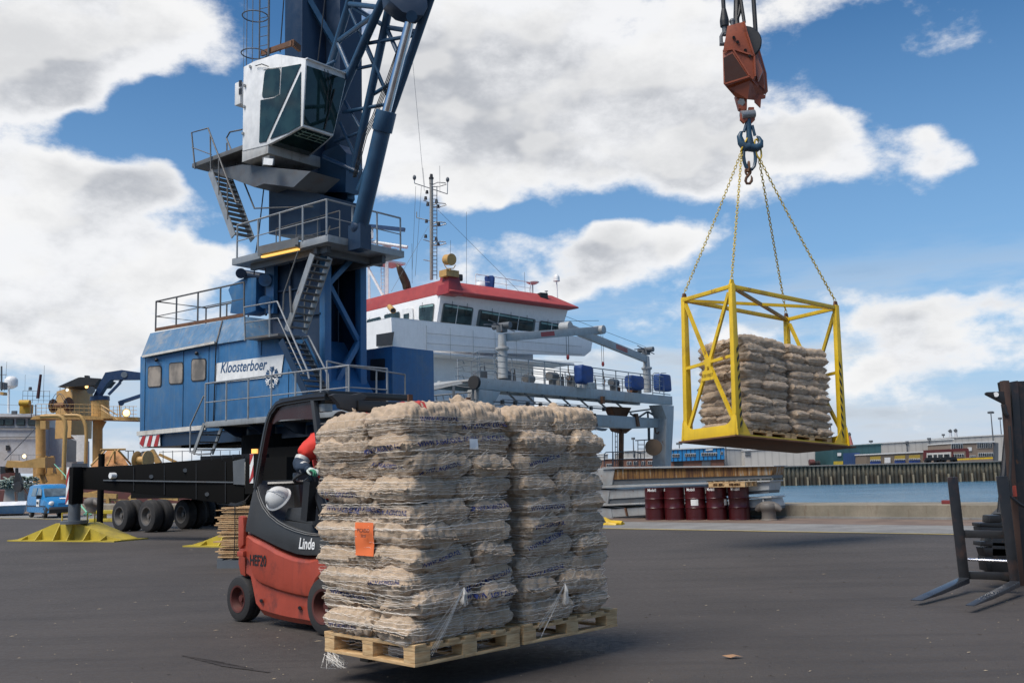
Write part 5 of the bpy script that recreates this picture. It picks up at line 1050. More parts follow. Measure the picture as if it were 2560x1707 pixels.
lamp('I',717,298,560,270,'light mast left of the hose reel on the far shore',top=16); lamp('I',1168,347,560,262,'light mast above the bright blue office',top=26); lamp('J',1562,637,860,330,'thin light mast left of the two white cranes on the horizon',top=14); lamp('J',1250,700,800,262,'thin pole in front of the long pale warehouse above the canteen',top=3); lamp('J',1441,672,800,262,'thicker pole in front of the pale warehouse beside the maroon canopy',top=4); lamp('I',1622,340,560,250,'thin mast at the right edge of the bright blue office',top=3)
def dcrane(x, y0, y1, Y, dx, mat, label):
    p = lambda a, c: atY('J', a, c, Y); o = thing('distant_crane', label, 'crane', tuple(p(x,y1)), 'cranes on the horizon')
    MB().tube([p(x+dx,y1), p(x,y0+20)], [2.0,1.1], 6).build('tower', mat, o); MB().bar(p(x-10,y0+14), p(x+6,y0), 2.2).bar(p(x-2,y0+2), p(x+2,y0+22), 2).build('jib_head', GREYD, o)
PALE = paint('hazy_white', (.50,.52,.55), .7); dcrane(1622,596,760,900,12,PALE,'white crane, left of the two on the horizon above the pale warehouse'); dcrane(1668,592,760,900,14,PALE,'white crane, right of the two on the horizon above the pale warehouse'); dcrane(762,622,760,900,24,paint('crane_red_far', (.35,.12,.10), .7),'small red crane on the horizon right of the hanging cage')
# ============================================================ things on our quay
# three stacked grey hatch covers
HP = Qp(0, 4.95, 0)
def hv(x, y, off=0.): return atV('I', x, y, HP+QN*off, QD)
RSTR = None
def rustplate():
    m, t, b = newmat('rust_streaked_plate'); ob = N(t, 'ShaderNodeTexCoord').outputs['Object']
    mp = N(t, 'ShaderNodeMapping', i_Vector=ob); mp.inputs['Scale'].default_value = (9, 9, .5)
    n = N(t, 'ShaderNodeTexNoise', i_Vector=mp.outputs[0], i_Scale=1.5, i_Detail=7., i_Roughness=.7).outputs[0]
    n2 = N(t, 'ShaderNodeTexNoise', i_Vector=ob, i_Scale=1.3, i_Detail=4.).outputs[0]
    k = M2(t, 'ADD', n, M2(t, 'MULTIPLY', M2(t, 'SUBTRACT', n2, .5), .5))
    c = mixc(t, mapr(t, k, .34, .48), (.30,.30,.27), (.24,.12,.03)); c = mixc(t, mapr(t, k, .47, .62), c, (.07,.03,.015))
    t.links.new(c, b.inputs['Base Color']); b.inputs['Roughness'].default_value = .8; return m
RPL = rustplate()
def hatch(label, face, lower, leftb, top, z0, mat):
    o = thing('hatch_cover', label, 'hatch cover', (hv(900,900).x, hv(900,900).y, z0), 'grey hatch covers stacked at the quay edge')
    fb = MB().prism([hv(*p) for p in face], QN*.8); fb.build('side_plate', mat, o, bevel=.01)
    MB().prism([hv(*p, .04) for p in lower], QN*.75).build('bottom_chamfer', GREYD, o)
    MB().prism([hv(*p, -.03) for p in leftb], QN*.85).build('end_box', GREYS, o, bevel=.01)
    MB().prism([hv(*p, -.10) for p in top], QN*.95).build('top_plate', GREYS, o, bevel=.01); return o
hatch('rust streaked grey hatch cover on top of the stack behind the red drums', [(535,598),(2090,572),(2075,655),(522,700)], [(522,702),(2078,657),(2078,688),(505,750)], [(262,592),(535,600),(508,752),(285,765)], [(410,578),(2098,562),(2098,572),(410,592)], 1.2, RPL)
hatch('plain grey hatch cover in the middle of the stack behind the red drums', [(488,800),(2052,722),(2050,800),(480,890)], [(480,892),(2050,802),(2045,832),(468,940)], [(275,790),(488,800),(465,950),(300,955)], [(285,762),(2058,706),(2058,720),(285,790)], .8, GREYS)
o = hatch('lowest grey hatch cover of the stack, resting at the quay edge behind the grey bollard', [(500,990),(2070,880),(2100,960),(515,1068)], [(515,1060),(2100,955),(2105,985),(515,1085)], [(290,965),(500,985),(515,1080),(310,1085)], [(300,948),(2070,862),(2075,878),(300,965)], .38, GREYS)
for x in (640, 1000, 1400, 1800, 1990): MB().bar(hv(x,985-(x-500)*.07,-.04), hv(x+18,1062-(x-500)*.07,-.04), .06, .05).build('rib', RUSTM if x == 640 else GREYS, o)
for x, y in ((395,725),(345,930)): MB().prism([hv(x-15,y+25,-.08), hv(x,y-25,-.08), hv(x+14,y+20,-.08)], QN*.05).build('rusty_lug', RUSTM, o)
# drums
def drum(i, xc, tx, label_at, label):
    p = atZ('I', xc, 1093-i*.0); p.z = 0; o = thing('oil_drum', label, 'drum', (p.x, p.y, 0), 'dark red oil drums in a row on the quay')
    Rr = .292; H = .93; pr = [(Rr*.94,.01),(Rr,.0),(Rr*1.02,.015),(Rr,.03)]
    for z in [.08+k*.035 for k in range(7)]: pr += [(Rr*.992,z),(Rr*1.006,z+.0175)]
    pr += [(Rr,.335),(Rr*1.035,.35),(Rr,.365)]; pr += [(Rr,.60),(Rr*1.035,.615),(Rr,.63)]
    for z in [.66+k*.035 for k in range(4)]: pr += [(Rr*.992,z),(Rr*1.006,z+.0175)]
    pr += [(Rr,.82),(Rr,H-.02),(Rr*1.02,H-.012),(Rr*1.02,H),(Rr*.95,H),(Rr*.94,H-.02),(.05,H-.02)]
    MB().lathe(p, (0,0,1), pr, 40).build('barrel', REDB, o, sharp=50)
    view = math.atan2(-p.y, -p.x)
    def wrap(mb, z0, a0, mat, name):
        for j, v in enumerate(mb.v): a = a0+v.x/Rr; rr_ = Rr*1.012+v.z; mb.v[j] = Vector((p.x+rr_*math.cos(a), p.y+rr_*math.sin(a), z0+v.y))
        mb.build(name, mat, o, smooth=False)
    pxm = .2551/FPX*p.y; ofs = math.asin(max(-.999, min(.999, (tx-xc)*pxm/Rr)))
    t = text_mb('Mobil', .118, Matrix(), bold=.018); wrap(t, .865, view+ofs, WHITE, 'lettering')
    for lx in label_at:
        of2 = math.asin(max(-.999, min(.999, (lx-xc)*pxm/Rr))); g_ = MB()
        for k in range(6): g_.poly([(-.105+k*.035,-.085,0),(-.07+k*.035,-.085,0),(-.07+k*.035,.085,0),(-.105+k*.035,.085,0)])
        wrap(g_, .50, view+of2, WHITE, 'paper_label')
drum(0, 938, 910, [], 'dark red drum at the left end of the row, with full white lettering'); drum(1, 1130, 1032, [], 'dark red drum, second from the left, lettering turned away to the left')
drum(2, 1336, 1290, [1326], 'middle dark red drum of the row, white paper label on its front'); drum(3, 1545, 1487, [1634], 'dark red drum under the left half of the wooden pallet'); drum(4, 1762, 1730, [1652], 'dark red drum at the right end of the row, under the pallet')
# pallets -----------------------------------------------------------------
def pallet(M4, LX, LY, label, mat=PINE, group='wooden pallets', name='pallet'):
    """local frame: x along the front, y away; returns the thing"""
    o = thing(name, label, 'pallet', tuple(M4 @ Vector((0,0,0))), group)
    def bx(b, x0, y0, z0, sx_, sy_, sz_):
        P = lambda x, y, z: M4 @ Vector((x,y,z)); O = P(x0,y0,z0); return b.obox(O, P(x0+sx_,y0,z0)-O, P(x0,y0+sy_,z0)-O, P(x0,y0,z0+sz_)-O)
    b = MB()
    for x in (0, LX/2-.05, LX-.1): bx(b, x+.001, .001, 0, .098, LY-.002, .021)
    b.build('bottom_boards', mat, o, bevel=.002)
    for y in (0, LY-.1):
        for x in (.101, LX/2+.051): bx(MB(), x, y+.001, .0, LX/2-.152, .098, .021).build('bottom_cross_board', mat, o, bevel=.002)
    for x in (.0, LX/2-.07, LX-.14):
        for y in (.0, LY/2-.06, LY-.12): bx(MB(), x+.002, y+.002, .0215, .136 if True else .1, .116, .078).build('block', mat, o, bevel=.002)
    b = MB()
    for y in (0, LY/2-.06, LY-.12): bx(b, 0, y, .1, LX, .12, .021)
    b.build('cross_boards', mat, o, bevel=.002); b = MB(); n = 7
    for k in range(n): bx(b, (LX-.1)*k/(n-1), -.004, .1215, .1, LY+.008, .021)
    b.build('deck_boards', mat, o, bevel=.002); return o
pp = atZ('I', 1450, 775, .932); pallet(frame(pp+QD*.02-Vector((0,0,0)), QD, QN), 1.1, .8, 'wooden pallet lying on top of the two right red drums')
# bollards
def bollard(p, s_, label, m=None):
    o = thing('bollard', label, 'bollard', tuple(p), 'mooring bollards on the quay'); pr = [(.26,0),(.25,.03),(.22,.05),(.21,.24),(.24,.30),(.28,.36),(.29,.44),(.25,.52),(.15,.57),(.01,.585)]
    MB().lathe(p, (0,0,1), [(r*s_,h*s_) for r, h in pr], 32).build('post', m or paint('bollard_iron', (.13,.115,.10), .6, dirt=(.16,.10,.06), damt=.7), o)
    MB().tube([p+QD*x*s_+ZU*z*s_ for x, z in ((-.40,.30),(-.33,.37),(-.2,.42),(.2,.42),(.33,.37),(.40,.30))], [.06*s_,.11*s_,.14*s_,.14*s_,.11*s_,.06*s_], 12).build('horns', MATS['bollard_iron'], o)
bollard(atZ('I',2050,1098), .9, 'grey brown mooring bollard right of the red drums at the quay edge'); bollard(atZ('S',1285,803), 1.35, 'grey mooring bollard with green rope behind the outrigger post')
# yellow bits
y0 = atZ('I', 440, 1140); o = thing('yellow_ramp', 'low yellow rubber ramp lying on the apron just right of the netted sacks', 'ramp', tuple(y0))
MB().loft([[y0+QD*x+QN*y+ZU*z for y, z in ((-.25,0),(-.22,h),(.22,h),(.25,0))] for x, h in ((-.75,.05),(-.7,.24),(-.1,.19),(.1,.10),(.5,.05))]).build('ramp_body', YEL, o, bevel=.02); MB().tube([y0+QD*x+QN*-.1+ZU*z for x, z in ((0,.06),(.3,.07),(.55,.06),(.62,.05))], .06, 10).build('lip', YEL, o)
y1 = atZ('S', 1545, 912); o = thing('yellow_block', 'small yellow steel block on the quay left of the twin black tyres', 'block', tuple(y1)); b = MB()
b.box(y1+ZU*.06, (1.6,.5,.12), R(-20)).box(y1+ZU*.36+Vector((.1,0,0)), (1.3,.4,.14), R(-20)).box(y1+Vector((-.35,.05,.2)), (.12,.4,.26), R(-20)).box(y1+Vector((.5,-.1,.2)), (.12,.4,.26), R(-20)); b.build('frame', YELD, o, bevel=.01)
# bundle of wooden slats
sp0 = Vector((-4.32, 17.3, 0)); o = thing('slat_bundle', 'strapped stack of rough wooden slats on a dark pallet behind the red forklift', 'wood stack', tuple(sp0)); rs = random.Random(4); b = MB(); ax_, ay_ = ang(-12), ang(78)
for k in range(27):
    z = .17+k*.031
    for j in range(5):
        y = -.45+j*.19+rs.uniform(-.02,.02); a = rs.uniform(-.62,-.52)-(.08 if rs.random() < .3 else 0); c = a+rs.uniform(1.1,1.3); tl = rs.uniform(-.015,.015)
        b.obox(sp0+ax_*a+ay_*y+ZU*z, ax_*(c-a)+ay_*rs.uniform(-.03,.03)+ZU*tl, ay_*rs.uniform(.10,.17), ZU*rs.uniform(.012,.024))
b.build('slats', SLAT, o, smooth=False)
for y in (-.3, .3): MB().tube([sp0+ax_*y-ay_*.49+ZU*.1, sp0+ax_*(y+.02)-ay_*.50+ZU*.6, sp0+ax_*y-ay_*.48+ZU*1.03], .008, 5).build('strap', BLACK, o)
b = MB()
for y in (-.5, 0, .4): b.obox(sp0-ax_*.6+ay_*y, ax_*1.2, ay_*.1, ZU*.13)
for x in (-.6, -.2, .2, .5): b.obox(sp0+ax_*x-ay_*.5+ZU*.131, ax_*.1, ay_*1.0, ZU*.025)
b.build('pallet_base', GREYD, o, smooth=False)
# blue van
vs = .81; vd = ang(-50); vl = ang(40)      # heading; its left side direction
vp = atZ('S', 415, 858); o = thing('van', 'small blue van with a black bumper parked in front of the trawler', 'van', (vp.x, vp.y, 0))
VB = paint('van_blue', (.02,.17,.38), .28, dirt=(.1,.15,.2), damt=.2, bump=0); VG = glass('van_glass', (.10,.13,.15), .06); PLB = paint('black_plastic', (.015,.015,.016), .6)
def vq(x, y, z): return vp + vd*(x*vs) + vl*(y*vs) + ZU*z*vs      # x from rear axle forward, y from the near side inwards
def ring(x, zb_, zr, hw_, rw, zbelt): return [vq(x,.82-hw_,zb_), vq(x,.82-hw_*1.0,zb_+.25), vq(x,.82-hw_*.99,min(zbelt,zr)), vq(x,.82-(hw_+rw)/2*.98,(min(zbelt,zr)+zr)/2), vq(x,.82-rw,zr-.06 if zr > zbelt else zr), vq(x,.82-rw*.8,zr), vq(x,.82+rw*.8,zr), vq(x,.82+rw,zr-.06 if zr > zbelt else zr), vq(x,.82+(hw_+rw)/2*.98,(min(zbelt,zr)+zr)/2), vq(x,.82+hw_*.99,min(zbelt,zr)), vq(x,.82+hw_*1.0,zb_+.25), vq(x,.82+hw_,zb_)]
st_ = [(-.72,.45,1.60,.78,.68,1.1),(-.66,.33,1.76,.82,.70,1.1),(-.3,.30,1.81,.83,.70,1.1),(.8,.30,1.82,.83,.70,1.1),(1.45,.30,1.79,.83,.69,1.1),(1.85,.30,1.62,.83,.68,1.1),(2.42,.30,1.12,.83,.72,1.02),(2.75,.30,1.04,.82,.72,.95),(3.15,.30,.92,.79,.68,.86),(3.32,.30,.76,.74,.6,.72),(3.36,.34,.55,.68,.5,.52)]
body = MB().loft([ring(*q) for q in st_]).build('body', VB, o, sharp=50)
def vpan(name, pts, mat, ext, parent=o): return MB().prism([vq(*p) for p in pts], ext).build(name, mat, parent, smooth=False)
wn_ = (vd*.7+ZU*.7); vpan('windscreen', [(1.93,.16,1.56),(2.38,.11,1.14),(2.38,1.53,1.14),(1.93,1.48,1.56)], VG, wn_*.03)
vpan('side_window', [(1.18,.02,1.18),(2.15,.02,1.18),(1.82,.10,1.55),(1.30,.10,1.62)], VG, -vl*.02); vpan('side_window', [(.15,.02,1.18),(1.02,.02,1.18),(1.02,.10,1.62),(.22,.10,1.62)], VG, -vl*.02)
vpan('door_emblem', [(1.35,-.03,.62),(1.9,-.03,.62),(1.9,-.02,1.0),(1.35,-.02,1.0)], WHITE, -vl*.008); vpan('emblem_bar', [(1.45,-.05,.76),(1.8,-.05,.76),(1.8,-.05,.88),(1.45,-.05,.88)], BLACK, -vl*.004)
vpan('bonnet_strip', [(2.8,.75,1.05),(2.95,.75,1.0),(2.95,1.5,1.0),(2.8,1.5,1.05)], WHITE, ZU*.02)
b = MB(); b.loft([[vq(x,y,z) for x, z in ((2.98,.28),(2.98,.56),(xx,.60),(xx+.06,.48),(xx,.26))] for y, xx in ((-.01,3.05),(.12,3.36),(.5,3.44),(1.14,3.44),(1.52,3.36),(1.65,3.05))]); b.build('bumper', PLB, o, bevel=.01)
for y in (.26, 1.38): MB().ball(vq(3.18,y,.76), .17, (.7,1.0,.75)).build('headlight', paint('headlight_%d' % int(y), (.62,.62,.60), .15, bump=0), o)
MB().prism([vq(3.30,y,z) for y, z in ((.55,.64),(1.09,.64),(1.09,.80),(.55,.80))], vd*.03).build('grille', VB, o); MB().box(vq(2.05,-.12,1.14), (.13,.17,.16), R(-50)).build('mirror', PLB, o, bevel=.02)
for x in (0, 2.6):
    for y in (-.0, 1.64): wheel(o, vq(x,y+(.09 if y < 1 else -.09),.31), vl, .30*vs*1.02, .19*vs, RIMD)
vpan('sill_trim', [(-.6,-.015,.62),(3.0,-.015,.62),(3.0,-.015,.67),(-.6,-.015,.67)], PLB, -vl*.015)
# ============================================================ burlap sacks
def burlap():
    m, t, b = newmat('burlap'); ob = N(t, 'ShaderNodeTexCoord').outputs['Object']; oi = N(t, 'ShaderNodeObjectInfo').outputs['Random']
    n = N(t, 'ShaderNodeTexNoise', i_Vector=ob, i_Scale=9., i_Detail=6., i_Roughness=.65).outputs[0]
    f = N(t, 'ShaderNodeTexNoise', i_Vector=ob, i_Scale=260., i_Detail=2.).outputs[0]
    mp = N(t, 'ShaderNodeMapping', i_Vector=ob); mp.inputs['Scale'].default_value = (1.2, 1.2, 5)
    st = N(t, 'ShaderNodeTexNoise', i_Vector=mp.outputs[0], i_Scale=34., i_Detail=4., i_Roughness=.7).outputs[0]
    c = mixc(t, mapr(t, n, .3, .7), (.37,.265,.172), (.56,.42,.29)); c = mixc(t, mapr(t, st, .45, .7, 0, .45), c, (.23,.155,.10)); c = mixc(t, mapr(t, f, .35, .7, 0, .4), c, (.62,.48,.345))
    c = mixc(t, mapr(t, oi, 0, 1, 0, .22, smooth=False), c, (.40,.30,.19)); t.links.new(c, b.inputs['Base Color']); b.inputs['Roughness'].default_value = .92
    w1 = N(t, 'ShaderNodeTexWave', i_Vector=ob, i_Scale=70., i_Distortion=2.5, i_Detail=2.); w1.bands_direction = 'X'
    w2 = N(t, 'ShaderNodeTexWave', i_Vector=ob, i_Scale=70., i_Distortion=2.5, i_Detail=2.); w2.bands_direction = 'Y'
    h = M2(t, 'ADD', M2(t, 'MULTIPLY', st, 1.6), M2(t, 'ADD', M2(t, 'MULTIPLY', w1.outputs['Fac'], .25), M2(t, 'MULTIPLY', w2.outputs['Fac'], .25)))
    bp = N(t, 'ShaderNodeBump', i_Strength=.6, i_Distance=.007, i_Height=h); t.links.new(bp.outputs[0], b.inputs['Normal'])
    b.inputs['Sheen Weight'].default_value = .15; return m
BUR = burlap(); INKB = paint('sack_ink', (.03,.045,.16), .9, bump=0, var=.3); SRED = paint('sack_red', (.36,.04,.035), .9, var=.25, bump=.3)
def sack_mesh(seed, nu, nv, T=.212, L=.60, Wd=.41, lump_=1.):
    rs = random.Random(seed); mb = MB(); off = Vector((seed*7.3, seed*3.1, seed*1.7)); sgn = (1, -1); e1 = [rs.uniform(.015, .05) for _ in range(4)]
    idx = {}
    for s_ in sgn:
        for i in range(nu+1):
            for j in range(nv+1):
                u, v = -1+2*i/nu, -1+2*j/nv; rim = i in (0, nu) or j in (0, nv)
                if rim and s_ < 0: idx[(s_, i, j)] = idx[(1, i, j)]; continue
                # crowd the rows towards the rim so that the side is rounded
                uu, vv = math.sin(u*math.pi/2)*.8+u*.2, math.sin(v*math.pi/2)*.85+v*.15
                prof = max(0, 1-abs(uu)**6)**.46 * max(0, 1-abs(vv)**4.0)**.46
                x = uu*L/2*(1-.05*(1-abs(vv)**2)*(abs(uu)**4)) ; y = vv*Wd/2*(1+.02*math.cos(u*3))*(1-.05*abs(uu)**6)
                z = s_*prof*T/2
                p = Vector((x, y, z)); q = p+off
                # whole-body slump, then the potatoes inside
                z += .018*noise.noise(q*4)*(1 if s_ > 0 else .6)
                d_ = noise.voronoi(q*15.5, distance_metric='DISTANCE', exponent=2.5)[0][0]; lump = (.28-d_*d_*1.35)*.030*lump_ + .012*noise.noise(q*5)
                wr = .004*math.sin(x*150+6*noise.noise(q*5))*(prof < .97)
                nrm = Vector((x/(L/2)**2, y/(Wd/2)**2, z/(T/2)**2)); nrm.normalize()
                k = min(1, prof*2.2+.25); p = Vector((x, y, z)) + nrm*(lump*k+wr*k)
                if rim:
                    p.z += .008*noise.noise(Vector((x*13, y*13, seed))) ; p.x += math.copysign(e1[0]*.5, x) if i in (0, nu) else 0
                    if abs(u) > .8 and abs(v) > .8: p.x += math.copysign(.004, x); p.y -= math.copysign(.012, y)
                idx[(s_, i, j)] = len(mb.v); mb.v.append(p)
    for s_ in sgn:
        for i in range(nu):
            for j in range(nv):
                f = (idx[(s_,i,j)], idx[(s_,i+1,j)], idx[(s_,i+1,j+1)], idx[(s_,i,j+1)]); mb.f.append(f if s_ > 0 else f[::-1])
    # gathered seams at both short ends
    for sx_ in (0, nu):
        pr = None
        for j in range(nv+1):
            a = mb.v[idx[(1,sx_,j)]]; o_ = Vector((math.copysign(.002+.006*noise.noise(Vector((j*.6, seed, 3))), a.x), 0, -.006+.016*noise.noise(Vector((j*.45, seed, 9)))))
            mb.v.append(a+o_); k = len(mb.v)-1
            if pr is not None: mb.f.append((idx[(1,sx_,j-1)], idx[(1,sx_,j)], k, pr))
            pr = k
    # a long side seam
    pr = None; jy = 0
    for i in range(nu+1):
        a = mb.v[idx[(1,i,jy)]]; mb.v.append(a+Vector((0, -.002-.005*abs(noise.noise(Vector((i*.3, seed, 5)))), .006*math.sin(i*.9+seed)+.01*noise.noise(Vector((i*.4, seed, 1)))))); k = len(mb.v)-1
        if pr is not None: mb.f.append((idx[(1,i-1,jy)], idx[(1,i,jy)], k, pr))
        pr = k
    me = bpy.data.meshes.new('sack'); me.from_pydata(mb.v, [], mb.f); me.shade_smooth(); me.materials.append(BUR); return me
HI = [sack_mesh(k, 64, 44) for k in range(1, 8)]; HT = [sack_mesh(k, 72, 48, T=.27, Wd=.45, L=.63) for k in range(11, 15)]; LOW = [sack_mesh(k, 34, 24, T=.20, lump_=1.0) for k in range(21, 27)]; LT = [sack_mesh(k, 36, 26, T=.24, Wd=.44, lump_=.9) for k in range(31, 34)]
# five sacks to a layer; each entry: centre x, centre y, quarter turn (x along the front, y away), place in words
# the unit footprint is 1 x 1 and is scaled to the pallet
PAT = {
 'A': [(.25,.20,0,'front left'), (.75,.20,0,'front right'), (.17,.70,1,'back left'), (.5,.70,1,'back middle'), (.83,.70,1,'back right')],
 'B': [(.30,.17,0,'front left'), (.30,.5,0,'middle left'), (.30,.83,0,'back left'), (.80,.25,1,'front right'), (.80,.75,1,'back right')],
 'C': [(.20,.25,1,'front left'), (.20,.75,1,'back left'), (.70,.17,0,'front right'), (.70,.5,0,'middle right'), (.70,.83,0,'back right')],
}
ORD = ['bottom', 'second', 'third', 'fourth', 'fifth', 'sixth', 'seventh', 'eighth', 'ninth', 'tenth', 'eleventh']
def stack(F4, LX, LY, nl, pat, lh, where, group, seed, meshes, tops, lean=(0, 0), zs=1.):
    rs = random.Random(seed); out = []
    for l in range(nl):
        top = l == nl-1
        for (cx, cy, qt, pos) in PAT[pat[l % len(pat)]]:
            jx, jy = rs.uniform(-.024, .024), rs.uniform(-.024, .024)
            x, y = cx*LX+jx+lean[0]*l/nl, cy*LY+jy+lean[1]*l/nl; z = .143+lh*(l+.55)+(.01 if top else 0)+rs.uniform(-.011, .011)
            if top: z -= .13*max(0, cy-.35)
            me = rs.choice(tops if top else meshes); a = qt*90+rs.choice((0, 180))+rs.uniform(-4.5, 4.5)
            sx_ = (LY if qt else LX)/1.05*rs.uniform(.97, 1.05); sy_ = (LX if qt else LY)/1.05*rs.uniform(.94, 1.03)
            if top: sx_ *= .96; sy_ *= .97
            M = F4 @ Matrix.Translation((x, y, z)) @ Matrix.Rotation(R(a), 4, 'Z') @ Matrix.Rotation(R(rs.uniform(-5, 5)), 4, 'Y') @ Matrix.Rotation(R(rs.uniform(-6, 6)), 4, 'X') @ Matrix.Diagonal((sx_, sy_, zs*lh/.158*(1.02 if not top else 1.0), 1))
            o = bpy.data.objects.new('sack', me); COL.objects.link(o); o.matrix_world = M; o['M'] = 0; del o['M']
            lay = 'top' if top else ORD[l]; tag(o, 'brown burlap sack, %s layer, %s of %s' % (lay, pos, where), 'sack', group); out.append((o, M, l, pos, qt))
    return out
def world_bvh(items):
    vs, fs = [], []
    for o, M, *_ in items:
        k = len(vs); vs += [M @ v.co for v in o.data.vertices]; fs += [tuple(i+k for i in p.vertices) for p in o.data.polygons]
    return BVHTree.FromPolygons(vs, fs)
NETM = paint('net_white', (.74,.70,.63), .6, var=.05, bump=0)
def net(F4, LX, LY, z0, z1, bvh, nlines, r, parent_label, group, seed, nseg=150, gap=.005):
    rs = random.Random(seed); inv = F4.inverted(); cx, cy = LX/2, LY/2; nz = int((z1-z0)/.03)+2; per = []
    for k in range(nseg):       # outline directions of a rounded rectangle
        a = 2*math.pi*k/nseg; c_, s_ = math.cos(a), math.sin(a); q = (abs(c_)**6+abs(s_)**6)**(-1/6); per.append((c_*q, s_*q))
    R3 = F4.to_3x3(); tab = []
    for iz in range(nz):
        z = z0+(z1-z0)*iz/(nz-1); row = []
        for px_, py_ in per:
            o_ = F4 @ Vector((cx+px_*LX*.95, cy+py_*LY*.95, z)); dd = R3 @ Vector((-px_*LX, -py_*LY, 0)); hit = bvh.ray_cast(o_, dd.normalized(), 1.2)
            if hit[0] is None: row.append(.40)
            else:
                h = inv @ hit[0]; row.append(math.hypot((h.x-cx)/(px_*LX) if abs(px_) > .1 else 0, 0) if False else ((h-Vector((cx,cy,z))).length/Vector((px_*LX,py_*LY)).length))
        for _ in range(1):      # bridge the hollows as stretched thread does
            n_ = len(row); row = [max(row[i], (row[i-1]+row[(i+1) % n_])/2, (row[i-2]+row[(i+2) % n_])/2, (row[i-3]+row[(i+3) % n_])/2) for i in range(n_)]
        tab.append(row)
    tab = [[max(tab[i][j], (tab[max(i-1,0)][j]+tab[min(i+1,nz-1)][j])/2, (tab[max(i-2,0)][j]+tab[min(i+2,nz-1)][j])/2) for j in range(nseg)] for i in range(nz)]
    b = MB()
    for k in range(nlines):
        zc_ = z0+(z1-z0)*((k+.5)/nlines)+rs.uniform(-.012, .012); amp = rs.uniform(.0, .02); ph = rs.uniform(0, 6.3); pts = []; f_ = rs.choice((1, 2, 3)); tl = rs.uniform(-.03, .03)
        for i, (px_, py_) in enumerate(per):
            a = 2*math.pi*i/nseg; z = min(z1, max(z0, zc_+amp*math.sin(f_*a+ph)+tl*math.cos(a)+.003*math.sin(a*37+ph))); t = (z-z0)/(z1-z0)*(nz-1); i0 = int(min(nz-2, max(0, t))); fr = t-i0
            q = tab[i0][i]*(1-fr)+tab[i0+1][i]*fr; q *= 1+gap/.5; pts.append(F4 @ Vector((cx+px_*LX*q, cy+py_*LY*q, z)))
        b.tube(pts, r, 3, closed=True)
    # short slanting ties between the lines
    for k in range(nlines*6):
        i = rs.randrange(nseg); zz_ = rs.uniform(z0, z1-.05); pts = []
        for s_ in range(4):
            z = zz_+s_*.014; ii = (i+s_*rs.choice((1, 1, 2))) % nseg; t = (z-z0)/(z1-z0)*(nz-1); i0 = int(min(nz-2, t)); q = tab[i0][ii]*(1+gap/.5); px_, py_ = per[ii]; pts.append(F4 @ Vector((cx+px_*LX*q, cy+py_*LY*q, z)))
        b.tube(pts, r*.8, 3)
    o = b.build('pallet_net', NETM, smooth=False); tag(o, parent_label, 'net', group); return tab
def on_bvh(bvh, mb, M, dirv, lift):
    """press a flat mesh (x,y in M) onto the sacks along dirv"""
    out = []
    for v in mb.v:
        p = M @ v; h = bvh.ray_cast(p, dirv, .6)
        out.append((h[0]-dirv*lift) if h[0] is not None else None)
    good = [q for q in out if q is not None]
    if not good: return False
    m = sum(((q-(M.translation)).dot(dirv) for q in good))/len(good)
    mb.v = [q if (q is not None and abs((q-M.translation).dot(dirv)-m) < .07) else (M @ v)+dirv*m for q, v in zip(out, mb.v)]; return True
# the two pallets on the forks
wX, hY = Vector((.698,.716,0)).normalized(), Vector((-.716,.698,0)).normalized(); PB0 = Vector((-.69,6.77,.20))
F1 = frame(PB0, wX, hY); F2 = frame(PB0+wX*1.035+ZU*.005, wX, hY)
pallet(F1, 1.0, 1.02, 'pale wooden pallet with strands of white net, raised on the forks at the left'); pallet(F2, 1.10, 1.02, 'pale wooden pallet raised on the forks at the right')
LHN = .155
S1 = stack(F1, .95, 1.07, 10, 'ABABCBABAA', LHN, 'the left netted stack', 'sacks of the left netted stack', 3, HI, HT, lean=(-.05, 0))
FS2 = frame(PB0+wX*1.065+ZU*.005, wX, hY)
S2 = stack(FS2, .97, 1.04, 10, 'BCABCBCABA', LHN, 'the right netted stack', 'sacks of the right netted stack', 8, HI, HT, lean=(-.05, 0))
B1, B2 = world_bvh(S1), world_bvh(S2)
net(F1, .95, 1.07, .02, .143+LHN*9.75, B1, 86, .0011, 'white stretched net around the left stack of sacks in front', 'white nets around the sack stacks', 5)
net(FS2, .97, 1.04, .13, .143+LHN*9.7, B2, 82, .0011, 'white stretched net around the right stack of sacks in front', 'white nets around the sack stacks', 6)
def near(items, l, pos):
    for o, M, ll, p, q in items:
        if ll == l and p == pos: return o
